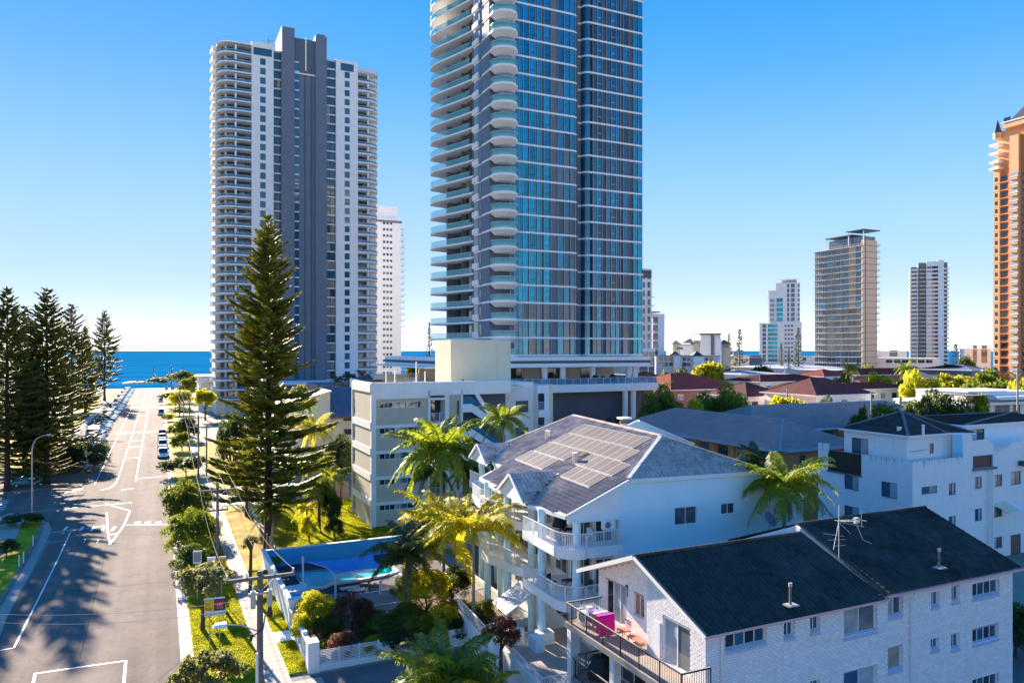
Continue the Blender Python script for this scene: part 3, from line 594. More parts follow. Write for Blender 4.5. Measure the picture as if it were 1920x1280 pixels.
# glazing set back behind the wavy balconies
lg = MB(); lw = [(3.15, 31.5), (3.1, 9.2)]
strip(lg, lw, .17, FB - .18, 'grey_dark'); 
for y in (14, 20, 25.6): lg.box(1.2 if y > 20 else 2.2, 3.1, y, y + .2, .17, FB - .18, 'grey')
lgm = lg.mesh('wall_panel'); lpm = {g: MB().box(-.03, .03, 0, 1.25, .2, FB - .3, g).mesh('pane') for g in ('glass', 'glass_grey', 'glass_warm')}
# grey pier strip with narrow windows and small white juliet balconies
pm = MB(); pm.box(-.02, .28, .9, 8.2, .17, FB - .18, 'grey'); pm.box(-.35, -.02, 5.6, 8.3, .17, 1.15, 'white'); pm.box(-.06, -.02, 4.5, 5.3, .5, 2.5, 'glass'); pm.box(-.05, -.02, 6, 8, 1.15, FB - .3, 'glass_grey'); pmm = pm.mesh('pier')
# curtain wall bay one: mullions and panes between pixel columns of the facade
def facade_x(us, s=SB): return [xb(u, s) for u in us]
bay1 = [(957, 964, 'grey'), (964, 973, 'g'), (973, 981, 'g'), (981, 990.5, 'g'), (992, 1004, 'g'), (1004, 1007, 'grey_dark'), (1007, 1015, 'g'), (1015, 1020, 'grey_dark'), (1020, 1031, 'g'), (1033, 1045, 'grey'), (1046, 1057, 'k'), (1058, 1068, 'g'), (1070, 1078, 'g'), (1079, 1084, 'grey_dark')]
bay2 = [(1112, 1120, 'k'), (1120, 1128, 'k'), (1129, 1136, 'grey_dark'), (1137, 1145, 'k'), (1146, 1154, 'k'), (1155, 1162, 'k'), (1163, 1168, 'grey_dark'), (1169, 1178, 'k'), (1179, 1187, 'grey_dark'), (1188, 1196, 'g'), (1197, 1204, 'g')]
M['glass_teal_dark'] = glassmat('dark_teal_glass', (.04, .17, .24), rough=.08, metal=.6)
hh = FB - .37; pc = {}
def pane_mesh(wd, g):
    k = (round(wd, 2), g)
    if k not in pc: pc[k] = MB().box(.03, wd - .03, 0, .05, 0, hh, g).mesh('pane')
    return pc[k]
fm1 = MB(); fm2 = MB()
for u0, u1, g in bay1:
    a_, c_ = xb(u0), xb(u1); fm1.box(a_ - .035, a_ + .035, -.03, .3, .17, FB - .18, 'metal')
    if g not in ('g', 'k'): fm1.box(a_ + .06, c_ - .02, .12, .3, .17, FB - .18, g)
    elif u0 in (964, 992, 1020): fm1.box(a_ + .06, c_ - .03, .03, .12, 1.0, 1.06, 'frame_dark')
strip(fm1, arc(x1088 - 1.6, 1.45, 1.35, -85, 0, 4), .17, FB - .18, 'glass_grey', sm=True)
S2 = SB + 1.6
for u0, u1, g in bay2:
    a_, c_ = xb(u0, S2), xb(u1, S2); fm2.box(a_ - .035, a_ + .035, 1.57, 1.9, .17, FB - .18, 'metal')
    if g not in ('g', 'k'): fm2.box(a_ + .06, c_ - .02, 1.72, 1.9, .17, FB - .18, g)
    elif u0 in (1120, 1146): fm2.box(a_ + .06, c_ - .03, 1.66, 1.7, 1.3, 1.36, 'frame')
strip(fm2, arc(x1100 + .9, 3.0, 1.4, 185, 262, 4), .17, FB - .18, 'glass_teal_dark', sm=True)
fm1 = fm1.mesh('curtain_wall'); fm2 = fm2.mesh('curtain_wall')
sidep = MB(); sidep.box(x1205 + .02, x1205 + .06, 1.8, 5.2, .17, FB - .18, 'rail_glass_b'); sidep = sidep.mesh('side_screen')
for i in range(NB):
    z = zb0 + i * FB
    ob('floor_slab', slabm, TB, (0, 0, z + FB)); 
    ob('corner_balcony', cornm, TB, (0, 0, z)); ob('balustrade', cgm, TB, (0, 0, z)); ob('balustrade', wgm, TB, (0, 0, z))
    wp = ob('wall_panel', lgm, TB, (0, 0, z)); ob('pier', pmm, TB, (0, 0, z)); ob('side_screen', sidep, TB, (0, 0, z))
    for k, y in enumerate((10, 11.6, 15, 16.6, 18.2, 21.3, 22.8, 26.4, 28.0, 29.6)): ob('pane', lpm[random.choices(list(lpm), (5, 4, 2))[0]], wp, (3.0, y, 0))
    c1 = ob('curtain_wall', fm1, TB, (0, 0, z)); c2 = ob('curtain_wall', fm2, TB, (0, 0, z))
    teal_floor = i > 2  # floors above the base take the brighter teal panes
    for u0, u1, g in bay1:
        if g in 'gk': ob('pane', pane_mesh(xb(u1) - xb(u0), 'glass_teal' if (g == 'g' and teal_floor and (u0 < 1040 or i > 12)) else random.choice(('glass_teal_dark', 'glass_teal_dark', 'glass', 'glass_grey'))), c1, (xb(u0), .1 + .015 * random.random(), .17))
    for u0, u1, g in bay2:
        if g in 'gk': ob('pane', pane_mesh(xb(u1, S2) - xb(u0, S2), ('glass_teal' if g == 'g' else random.choice(('glass_teal_dark', 'glass_teal_dark', 'glass_blue', 'glass')))), c2, (xb(u0, S2), 1.7, .17))
ob('floor_slab', slabm, TB, (0, 0, zb0)); 
# podium: white band, open terrace with round columns, glazed balustrade, dark wall
zp1 = zb0 - .02; zp2 = z_of(686, 60, SB - 4); zf = z_of(722, 60, SB - 6); zf2 = z_of(737, 60, SB - 6)
xr = xb(1213, SB - 3); xl = -14
b = MB(); b.box(xl + 3, xr, -4, 30, zp2, zp1 - .25, 'white'); b.box(xl + 2.95, xr + .05, -4.06, 30, (zp1 + zp2) / 2 - .5, (zp1 + zp2) / 2, 'grey_dark'); b.box(xl, xr + .5, -4.6, 30, zp2 - .25, zp2 - .001, 'offwhite'); b.add('podium_roof', TB)
b = MB(); b.box(-6, xr + .5, -6.0, 30, zf2, zf, 'white')
for x in np.arange(-5, xr, 1.1): b.box(x, x + .25, -6.03, -5.99, zf2 + .15, zf - .15, 'offwhite')
b.add('terrace_slab', TB)
b = MB(); b.box(-5, xr - 1, -3.6, 28, 0, zf2 - .002, 'grey_dark')
for i, x in enumerate(np.arange(2, xr - 4, 2.2)): b.box(x, x + 1.0, -3.68, -3.5, 6.2 , 8.0, 'black_metal')
b.add('podium_wall', TB)
b = MB(); b.box(-4, xr - 3, 4, 28, zf, zp2 - .26, 'beige'); b.add('terrace_wall', TB)
for u in (1018, 1052, 1108, 1175, 1187): x = xb(u, SB - 2); MB().cyl(0, 0, zf, zp2 - .26, .55, 'white', 14).add('column', TB, (x, -2.6, 0))
for x, wv in ((x957 + 1, 3.2), (x957 + 8.2, 4.2), (x957 + 17, 3.6)): window(TB, (0, 3.95), 0, x, zf + .1, wv, 2.6, 3, 1, 'frame_dark', ('glass', 'glass_grey'), inset=-.03, simple=True)
b = MB(); rail_line(b, [(-5.8, -5.8), (xr + .3, -5.8), (xr + .3, 10)], zf, 1.1, 'frame', r=.04, posts=1.6); strip(b, [(-5.8, -5.75), (xr + .25, -5.75), (xr + .25, 10)], zf, zf + 1.0, 'rail_glass_b'); b.add('balustrade', TB)
for i, (x, h_) in enumerate(((xr - 13, 1.2), (xr - 11.4, .9), (xr - 9.2, 1.3), (2, 1.1), (3.6, .8))): 
    b = MB(); b.box(0, .5, 0, .5, 0, .45, 'white'); b.ball((.25, .25, .7 + h_ * .3), .5 * h_, leafmat('planter_leaf', (.05, .09, .02), (.1, .16, .02)), 7, 5); tag(b.add('planter', None, tuple(TB.matrix_basis @ Vector((x, -4.8, zf)))), 'round clipped shrub in a white pot on the tower terrace, %s from the left' % ('third', 'fourth', 'fifth', 'first', 'second')[i], 'planter', 'potted shrubs along the tower terrace')
b = MB(); b.box(0, 5.5, 0, 3, 0, 3.4, 'black_metal'); 
for k in range(3): b.box(.4 + k * 1.7, 1.9 + k * 1.7, -.05, 0, .2, 3.1, 'glass')
b.add('entrance', TB, (xb(1125, SB - 7), -6.0, 0))
for u in (1172, 1187): MB().cyl(0, 0, 0, zf2 - .003, .5, 'white', 14).add('column', TB, (xb(u, SB - 5), -5, 0))

# --- far towers on the right
sG = 330; 
def far_at(u0, s): return t_of(u0, s)
# narrow tower half hidden behind the glass tower
s_ = 215; tl = t_of(1180, s_); wdx = t_of(1222, s_) - tl; zt = z_of(503, tl + wdx / 2, s_)
T = simple_tower('residential_tower', 'narrow white tower with a dark blue crown just right of the glass tower', tl, s_, wdx, 16, 9, 3.0, zt - 28, 'white', [(wdx * .60, wdx * .1, .3, 2.0, 1, ['glass', 'glass_blue'], 'frame'), (wdx * .8, wdx * .14, .3, 2.2, 1, ['glass_blue', 'glass'], 'frame'), (wdx * .46, wdx * .08, -.1, 3.0, 1, ['grey_dark'], 'grey_dark')], parapet=1.0)
b = MB(); b.box(wdx * .45, wdx * .98, -.12, .1, zt - 3.2, zt - .6, 'frame_dark')
for k in range(5): b.box(wdx * (.5 + .09 * k), wdx * (.54 + .09 * k), -.2, -.1, zt - 3.0, zt - .8, 'glass_blue')
b.add('crown_screen', T)
b = MB(); zz = zt - 28; b.box(-.3, wdx + .2, -1.2, 16, 0, zz - .8, 'glass_grey')
for i in range(14): b.box(-.35, wdx + .25, -1.35, 16, i * 3.0, i * 3.0 + .25, 'offwhite')
for x in (-.3, wdx * .3, wdx * .72, wdx): b.box(x, x + .35, -1.4, 0, 0, zz - .8, 'offwhite')
b.box(-.4, wdx + .4, -1.6, 16.1, zz - .8, zz, 'white'); b.add('lower_facade', T)
s_ = 225; tl = t_of(1224, s_); wdx = t_of(1246, s_) - tl; zt = z_of(592, tl, s_)
T = simple_tower('residential_tower', 'pale blue-grey block with balconies peeping out beside the narrow tower', tl, s_, wdx, 12, 10, 3.0, zt - 30, 'white', [(.2, wdx * .38, .4, 2.2, 1, ['glass_blue', 'glass'], 'frame_dark')], parapet=.8)
b = MB(); b.box(-1.5, wdx * .5, -.9, 3, zt + 1.2, zt + 1.6, 'concrete_dark'); b.box(-.5, -.1, 0, .4, zt - 1, zt + 1.2, 'metal'); b.add('roof_canopy', T)
bm_ = MB(); bm_.box(-.1, wdx * .42, -1.1, 0, -.15, .05, 'offwhite'); rail_line(bm_, [(0, -1.05), (wdx * .4, -1.05)], 0, 1, 'metal', step=.5, r=.05, bw=.05); bmm = bm_.mesh('balcony')
for i in range(10): ob('balcony', bmm, T, (0, 0, zt - 30 + i * 3))

# T1: stepped white and teal tower
fc = Fac(1441, 480, -21); uW = fc.x; zV = fc.z; wdx = uW(1500)
T = fc.thing('residential_tower', 'stepped white tower with teal glass bays and a flat winged roof', 'tower')
b = MB(); b.box(uW(1455), uW(1500), 0, 18, 0, zV(531), 'white'); b.box(uW(1441), uW(1455) - .02, 1, 18, 0, zV(545), 'offwhite'); b.box(uW(1424), uW(1459), -1.5, 18, 0, zV(606), 'white'); b.box(uW(1459), uW(1500) + 1, -.6, 17, 0, zV(604), 'white')
b.box(uW(1464), uW(1494), 3, 12, zV(531), zV(526), 'beige'); b.box(uW(1462), uW(1494), 2, 14, zV(526), zV(524), 'white'); b.box(uW(1436), uW(1456), -.5, 8, zV(546), zV(545), 'white'); b.box(uW(1423), uW(1461), -2.2, 8, zV(607), zV(605.5), 'white')
b.add('wall', T); fh = (zV(564) - zV(604)) / 4.6
for i in range(8):
    z = zV(603) + i * 3.05
    if i < 5: 
        window(T, (0, 0), 0, uW(1455) + .3, z + .1, uW(1467) - uW(1455), 2.7, 2, 1, 'frame', ('glass_teal',), inset=-.05, simple=True, fw=.12)
        window(T, (0, 1), 0, .6, z + .3, uW(1452) - .6, 2.2, 4, 1, 'frame', ('glass_grey',), inset=-.05, simple=True, fw=.2)
        MB().box(uW(1438), uW(1455), -.4, 1, 0, .2, 'white').add('balcony', T, (0, 0, z - .2))
    window(T, (0, 0), 0, uW(1476), z + .2, 1.2, 2.4, 1, 1, 'frame_dark', ('glass',), inset=-.05, simple=True); window(T, (0, 0), 0, uW(1483), z + .2, 2.2, 2.4, 1, 1, 'frame_dark', ('glass_blue',), inset=-.05, simple=True); window(T, (0, 0), 0, uW(1496), z + .5, .9, 1.6, 1, 1, 'frame_dark', ('glass',), inset=-.05, simple=True)
for i in range(10):
    z = zV(675) + i * 2.45 * 1.0
    z = zV(678) + i * (zV(606) - zV(678)) / 9
    if i < 9:
        window(T, (0, -1.5), 0, uW(1440), z, uW(1458) - uW(1440), 2.1, 3, 1, 'frame', ('glass_teal',), inset=-.05, simple=True, fw=.12)
        window(T, (0, -1.5), 0, uW(1430), z, 2.0, 2.0, 2, 1, 'frame', ('glass_blue',), inset=-.05, simple=True)
        MB().box(uW(1423), uW(1459), -2.1, -1.5, 0, .25, 'white').add('balcony', T, (0, 0, z - .35))
        for u in (1471, 1477, 1483): window(T, (0, -.6), 0, uW(u), z + .3, 1.3, 1.3, 1, 1, 'frame_dark', ('glass',), inset=-.05, simple=True)

# T2: broad glass and sandstone slab tower
fc = Fac(1525, 397, math.degrees(A) - 90); uW = fc.x; zV = lambda v: fc.z(v, 20); wdx = uW(1617)
T = fc.thing('residential_tower', 'broad glass tower with thin floor plates and a sandstone coloured flank', 'tower'); fh = 3.07; nf = 20; z0 = zV(465) - nf * fh
WD = 9.5; b = MB(); b.box(.8, uW(1617) - .3, .6, WD, 0, zV(465), 'glass_grey'); b.box(uW(1617) - .3, uW(1617) + .8, -.5, WD, 0, zV(455), 'beige'); b.add('wall', T)
b = MB(); b.box(0, wdx + .6, -.7, WD, -.12, .12, 'beige'); sm_ = b.mesh('floor_slab')
b = MB(); b.box(wdx - 2, wdx + .9, WD, WD + 2.4, -.1, .1, 'offwhite'); rail_line(b, [(wdx + .9, WD), (wdx + .9, WD + 2.3), (wdx - 2, WD + 2.3)], 0, 1, 'metal', step=.6, r=.06, bw=.06); bb_ = b.mesh('balcony')
b = MB(); b.box(wdx + .79, wdx + .86, -.56, WD + .02, -.1, .1, 'grey_dark'); b.box(wdx + .78, wdx + .87, .9, 1.5, .1, 2.9, 'grey'); jm = b.mesh('joint')
for i in range(nf + 1): ob('floor_slab', sm_, T, (0, 0, z0 + i * fh)); ob('balcony', bb_, T, (0, 0, z0 + i * fh)); ob('joint', jm, T, (0, 0, z0 + i * fh))
M['timber_red'] = mat('red_brown_cladding', (.25, .12, .07), .7)
cols = [(1527, 1534), (1534, 1541), (1541, 1549), (1550, 1566), (1567, 1575), (1575, 1581), (1582, 1589), (1590, 1604), (1605, 1615)]
for i in range(nf):
    for j, (u0, u1) in enumerate(cols):
        up = i > 9
        g = ('glass_blue' if up else 'glass_grey') if j != 3 else ('glass_grey')
        if not up: g = random.choice(('glass_blue', 'glass_grey', 'glass')) if j < 6 else random.choice(('glass', 'glass_grey'))
        elif j == 7: g = 'glass_warm'
        else: g = random.choice(('glass_teal_dark', 'glass_blue', 'glass_blue', 'glass_grey'))
        wn = window(T, (0, 0), 0, uW(u0), z0 + i * fh + (.15 if j != 3 else .9), uW(u1) - uW(u0) - .15, fh - (.35 if j != 3 else 1.5), 2, 1, 'frame', (g,), inset=.4, simple=True, fw=.08)
b = MB(); b.box(uW(1552), wdx + .5, 1, WD - 1, zV(465), zV(448), 'glass_grey'); b.box(uW(1549), wdx - 6, -.8, WD + .6, zV(444), zV(442), 'frame_dark'); b.box(wdx - 9, wdx + 1.4, -1.2, WD + 1.6, zV(437), zV(435.5), 'frame_dark')
for x in (uW(1550), wdx - 8, wdx + .8): b.box(x, x + .4, -.6, -.2, zV(465), zV(438), 'frame')
b.add('penthouse', T)
b = MB(); rail_line(b, [(0, -.6), (wdx, -.6)], zV(465), 1.1, 'frame', r=.05, posts=1.2); b.add('balustrade', T)

# T3: grey white stepped round tower
fc = Fac(1705, 560, -26); uW = fc.x; zV = fc.z
T = fc.thing('residential_tower', 'older off-white concrete tower with stacked balconies and roof aerials', 'tower'); fh = 3.0; nf = 24; zt = zV(500); z0 = zt - nf * fh
b = MB(); b.box(.5, uW(1722), 1, 16, 0, zt - 1, 'beige'); b.box(uW(1722), uW(1737), 2.2, 16, 0, zV(493), 'concrete_dark'); b.box(uW(1737), uW(1758), 0, 15.5, 0, zV(492), 'white'); b.box(uW(1758), uW(1770), .5, 16.2, 0, zV(490), 'white'); b.box(uW(1770), uW(1777), 3, 14, 0, zV(494), 'concrete_dark'); b.add('wall', T)
bl = MB(); bl.prism([(0, 1), (0, -.6), (1.0, -1.2), (uW(1714), -1.2), (uW(1722), .6), (uW(1722), 1)], 0, 1.1, 'white'); bl = bl.mesh('balcony')
br = MB(); br.box(uW(1770), uW(1778) + .6, .6, 5, 0, 1.1, 'white'); br = br.mesh('balcony')
bc = MB(); bc.box(uW(1724), uW(1736), .8, 2.2, 0, 1.0, 'beige'); bc = bc.mesh('balcony')
for i in range(nf):
    z = z0 + i * fh; ob('balcony', bl, T, (0, 0, z)); ob('balcony', br, T, (0, 0, z)); ob('balcony', bc, T, (0, 0, z))
    window(T, (0, 1), 0, 1.2, z + 1.1, uW(1720) - 1.6, 1.5, 3, 1, 'frame_dark', ('glass',), inset=-.05, simple=True)
    window(T, (0, 0), 0, uW(1738), z + 1.1, 3.0, 1.3, 2, 1, 'frame', (random.choice(('glass_grey', 'glass_blind', 'glass')),), inset=-.05, simple=True)
    window(T, (0, 0), 0, uW(1747), z + .9, 4.0, 1.7, 2, 1, 'frame_dark', ('glass',), inset=-.05, simple=True)
b = MB(); b.cyl(uW(1752), 4, zV(492), zV(482), .15, 'metal', 5); b.cyl(uW(1758), 4, zV(490), zV(481), .2, 'metal', 5); b.cyl(uW(1761), 4, zV(490), zV(484), .12, 'metal', 5); b.add('aerial', T)

# T4: orange tower cut by the right edge
M['orange'] = mat('orange_render', (.62, .20, .045), .8, var=.05); M['peach'] = mat('peach_render', (.72, .42, .20), .8, var=.05); M['slate'] = mat('dark_slate', (.05, .05, .065), .6)
fc = Fac(1862, 285, -68); uW = fc.x; zV = fc.z
T = fc.thing('residential_tower', 'orange and cream tower with stacked bay windows and dark pointed roofs at the right edge', 'tower')
fh = 3.0; z0 = zV(700); zr = zV(330); nf = int((zr - z0) / fh)
u_ = [uW(x) for x in (1862, 1874, 1892, 1896, 1913, 1935, 1990)]
b = MB(); b.box(0, u_[1], 0, 24, 0, zr + 6, 'peach'); b.box(u_[1], u_[2], .5, 23.9, 0, zr, 'orange'); b.box(u_[2], u_[3], -.3, 20, 0, zr + 8, 'orange'); b.box(u_[3], u_[4], -.9, 20, 0, zV(265), 'peach'); b.box(u_[4], u_[6], .3, 24, 0, zV(260), 'orange'); b.box(u_[0] + .5, u_[4] + 4, 2, 20, zr, zV(248), 'peach'); b.add('wall', T)
bk = MB(); bk.box(-.9, 0, 2, 6, 0, .3, 'white'); rail_line(bk, [(0, 2), (-.85, 2), (-.85, 6)], .2, 1.0, 'frame', step=.5, r=.05, bw=.05); bk = bk.mesh('balcony')
bn = MB(); bn.box(u_[3] + .05, u_[4] - .05, -1.5, -.9, 0, .95, 'peach'); bn.box(u_[3] - .1, u_[4] + .1, -1.6, -.9, .95, 1.15, 'white'); bn = bn.mesh('balcony')
bd = MB(); bd.box(0, u_[2], -.08, .4, 0, .2, 'peach'); bd = bd.mesh('string_course')
for i in range(nf):
    z = z0 + i * fh; ob('balcony', bk, T, (0, 0, z)); ob('balcony', bn, T, (0, 0, z)); ob('string_course', bd, T, (0, 0, z))
    window(T, (0, 0), 0, uW(1865.5), z + .9, uW(1869.5) - uW(1865.5), 1.5, 1, 1, 'frame_dark', ('glass',), inset=-.05, simple=True)
    window(T, (0, .5), 0, uW(1876), z + .8, uW(1888) - uW(1876), 1.7, 2, 1, 'frame_dark', ('glass',), inset=-.05, simple=True)
    window(T, (0, -.9), 0, u_[3] + .3, z + 1.4, u_[4] - u_[3] - .6, 1.2, 2, 1, 'frame', ('glass_blind',), inset=-.05, simple=True)
    window(T, (0, .3), 0, uW(1915.5), z + .8, 2.2, 1.7, 1, 1, 'frame', ('glass',), inset=-.05, simple=True)
for i, v in enumerate((320, 308, 292, 276)): MB().box(-.9, u_[1] + .3, -1.0, 4, 0, .9, 'white').add('balcony', T, (0, 0, zV(v)))
b = MB(); b.cyl(1.1, 1.0, zV(262), zV(251), 1.5, 'peach', 8); b.cyl(1.1, 1.0, zV(251), zV(226), 1.7, 'slate', 4, .03); b.add('turret', T)
b = MB(); x0, x1 = uW(1892), uW(1960); q0, q1 = zV(236), zV(200); b.poly([(x0, 0, q0), (x1, 0, q0), (x1, 18, q0), (x0, 18, q0), (uW(1910), 6, q1), (uW(1945), 6, q1), (uW(1945), 12, q1), (uW(1910), 12, q1)], [(0, 1, 5, 4), (1, 2, 6, 5), (2, 3, 7, 6), (3, 0, 4, 7), (4, 5, 6, 7)], 'slate'); b.add('roof', T)
b = MB(); b.box(uW(1882), uW(1965), -.5, 18, zV(248), q0, 'peach'); b.box(uW(1880), uW(1967), -.8, 18.3, q0 - .4, q0 - .001, 'white'); b.add('attic', T)
window(T, (0, -.5), 0, uW(1884), zV(258) + 4, 2.6, 2.0, 2, 1, 'frame_dark', ('glass',), inset=-.05, simple=True)
# ---------------- mid-distance buildings ----------------
M['roof_red'] = mat('red_roof_tiles', (.34, .085, .06), .8, var=.2, scale=.8); M['roof_darkred'] = mat('dark_red_roof_tiles', (.15, .042, .042), .8, var=.25, scale=.8)
M['roof_grey'] = mat('grey_roof_sheets', (.44, .39, .39), .7, var=.10, scale=.6); M['roof_dark'] = mat('dark_weathered_tiles', (.045, .045, .052), .85, var=.35, scale=.9, hue=.02)
M['roof_white'] = mat('white_roof_sheets', (.60, .60, .62), .5, var=.1, scale=.3); M['roof_blue'] = mat('blue_grey_sheets', (.13, .145, .19), .5, var=.1, scale=.4)
M['brick_orange'] = mat('orange_brickwork', (.62, .25, .09), .9, var=.18, scale=6, bump=.3, bscale=20)
M['terracotta'] = mat('terracotta_wall', (.42, .19, .12), .85, var=.08)
def roof_plane_ribs(b, p0, p1, q0, q1, m, step, h=.05, wd=.06, horiz=False):
    if m == 'roof_grey' and step == .42: step, h, wd = .55, .17, .22
    """raised courses on the roof plane p0-p1 (eave) to q0-q1 (ridge)"""
    p0, p1, q0, q1 = map(Vector, (p0, p1, q0, q1)); n = (p1 - p0).cross(q0 - p0).normalized()
    if n.z < 0: n = -n
    if horiz:
        L = ((q0 - p0).length + (q1 - p1).length) / 2; k = int(L / step)
        for i in range(1, k):
            f = i / k; a = p0.lerp(q0, f); c = p1.lerp(q1, f); up = (q0 - p0).normalized() * wd
            b.face([a, c, c + n * h, a + n * h], m); b.face([a + n * h, c + n * h, c + up, a + up], m)
    else:
        k = int((p1 - p0).length / step)
        for i in range(1, k):
            f = i / k; a = p0.lerp(p1, f); c = q0.lerp(q1, f)
            d = (p1 - p0).normalized() * wd / 2; b.face([a - d, c - d, c + n * h, a + n * h], m); b.face([a + n * h, c + n * h, c + d, a + d], m)
def hip_roof(L, W, z0, h, oh, m, hip=None, gable=(False, False), ridge='fascia', step=.35, fas='fascia', horiz=True):
    hip = W / 2 if hip is None else hip
    x0, x1, y0, y1 = -oh, L + oh, -oh, W + oh; a = 0 if gable[0] else hip; c = 0 if gable[1] else hip
    r0 = (x0 + a, (y0 + y1) / 2, z0 + h); r1 = (x1 - c, (y0 + y1) / 2, z0 + h); b = MB()
    e = [(x0, y0, z0), (x1, y0, z0), (x1, y1, z0), (x0, y1, z0)]
    b.face([e[0], e[1], r1, r0], m); b.face([e[2], e[3], r0, r1], m); b.face([e[1], e[2], r1], m); b.face([e[3], e[0], r0], m)
    if step:
        roof_plane_ribs(b, e[0], e[1], r0, r1, m, step, horiz=horiz); roof_plane_ribs(b, e[3], e[0], r0, r0, m, step, horiz=True) if not gable[0] else None
        if not gable[1]: roof_plane_ribs(b, e[1], e[2], r1, r1, m, step, horiz=True)
    b.face([(x, y, z - .02) for x, y, z in e][::-1], 'offwhite')
    for p, q in ((r0, r1),) + (((e[0], r0), (e[3], r0)) if not gable[0] else ()) + (((e[1], r1), (e[2], r1)) if not gable[1] else ()): b.obox(p, q, .22, .1, ridge, -.03)
    me = b.mesh('roof'); f = MB()
    for i in range(4): f.obox(e[i], e[(i + 1) % 4], .14, .2, fas, -.16)
    return me, f.mesh('gutter')
def house(name, label, cat, t, s, L, W, z0, rh, wallm, roofm, wins=(), swins=(), oh=.5, hip=None, gable=(False, False), step=.35, rot=None, ridge=None, fas='fascia', loc=None, horiz=True, gm=None):
    p = loc or P(t, s); T = thing(name, label, cat, (p[0], p[1], 0), A if rot is None else rot)
    b = MB(); b.box(0, L, 0, W, 0, z0 - .03, wallm)
    if gable[0]: b.poly([(.01, 0, z0 - .05), (.01, W, z0 - .05), (.01, W / 2, z0 + rh * W / (W + 2 * oh))], [(1, 0, 2)], gm or wallm)
    if gable[1]: b.poly([(L - .01, 0, z0 - .05), (L - .01, W, z0 - .05), (L - .01, W / 2, z0 + rh * W / (W + 2 * oh))], [(0, 1, 2)], gm or wallm)
    b.add('wall', T); rm, gmh = hip_roof(L, W, z0, rh, oh, roofm, hip, gable, ridge or roofm, step, fas, horiz); ob('roof', rm, T); ob('gutter', gmh, T)
    for (x, z, ww, hh, c, g, fr) in wins: window(T, (0, 0), 0, x, z, ww, hh, c, 1, fr, (g,), inset=-.03, simple=True)
    for (y, z, ww, hh, c, g, fr) in swins: window(T, (0, 0), R(-90), -y - ww, z, ww, hh, c, 1, fr, (g,), inset=-.03, simple=True)
    return T
def fhouse(label, u0, u1, ve, vr, Y, W, wallm, roofm, name='house', cat='house', nwin=0, **k):
    """house whose camera side wall spans pixel columns u0-u1, its near left corner at depth Y, eave at row ve, ridge at row vr"""
    q = (u0 - U0) / F; t, s = st(Vector((q * Y, Y, 0))); L = t_of(u1, s) - t; z0 = z_of(ve, t, s); zr = z_of(vr, t + L / 2, s + W / 2)
    wins = []
    for lv in range(max(1, int(z0 / 3))):
        for i in range(nwin): wins.append((L * (i + .35) / nwin, z0 - 2.3 - 3 * lv, min(1.6, L / nwin * .5), 1.3, 2, random.choice(('glass', 'glass', 'glass_blind')), random.choice(('frame', 'frame_dark'))))
    return house(name, label, cat, t, s, L, W, z0, max(.4, zr - z0), wallm, roofm, wins=wins, **k)
fhouse('big house with a smooth red gabled roof and terracotta walls', 1258, 1395, 731, 699, 165, 22, 'terracotta', 'roof_red', nwin=4, hip=9, oh=.8)
fhouse('small red roofed house at the left of the big red roof', 1216, 1262, 712, 697, 205, 14, 'terracotta', 'roof_red', nwin=3, hip=5)
fhouse('two storey house with a dark red hipped roof and white walls', 1400, 1478, 744, 716, 150, 13, 'white', 'roof_darkred', nwin=3, ridge='roof_darkred', hip=6)
fhouse('white house with a dark plum hipped roof in front of the warehouse', 1530, 1632, 741, 708, 138, 13, 'white', 'roof_darkred', nwin=3, ridge='roof_darkred', hip=6, oh=.7)
fhouse('long white walled house with windows under a dull red roof', 1488, 1562, 736, 717, 158, 10, 'white', 'roof_red', nwin=4, hip=4)
fhouse('house under a very dark plum roof beyond the red ones', 1425, 1560, 716, 702, 195, 14, 'offwhite', 'roof_darkred', nwin=4)
fhouse('low building with a dark plum roof and a white terrace', 1600, 1706, 730, 717, 170, 12, 'offwhite', 'roof_darkred', nwin=5, hip=4)
fhouse('long dark red roof stretching below the pale towers', 1612, 1790, 703, 690, 250, 18, 'terracotta', 'roof_darkred', nwin=3)
fhouse('dusty pink roofed house beside the long dark red roof', 1545, 1600, 706, 692, 225, 12, 'white', 'roof_red', nwin=2)
fhouse('pale warehouse with a low grey metal roof', 1390, 1475, 702, 694, 235, 20, 'white', 'roof_grey', name='warehouse', cat='warehouse', nwin=0, step=0)
fhouse('wide low white hall with a shallow lavender roof', 1470, 1580, 690, 682, 290, 30, 'offwhite', 'roof_white', name='warehouse', cat='hall', nwin=0, step=0)
fhouse('long low block with a flat pale roof right of the hall', 1555, 1640, 694, 690, 260, 20, 'roof_white', 'roof_white', name='flat_roofed_block', cat='building', nwin=0, step=0)
fhouse('low dark roofed house beside the beige hotel', 1375, 1405, 668, 660, 330, 16, 'offwhite', 'roof_grey', nwin=3, step=0)
fhouse('house with a dark blue roof below the distant pine', 1822, 1862, 694, 683, 230, 18, 'roof_blue', 'roof_blue', nwin=0, step=0)
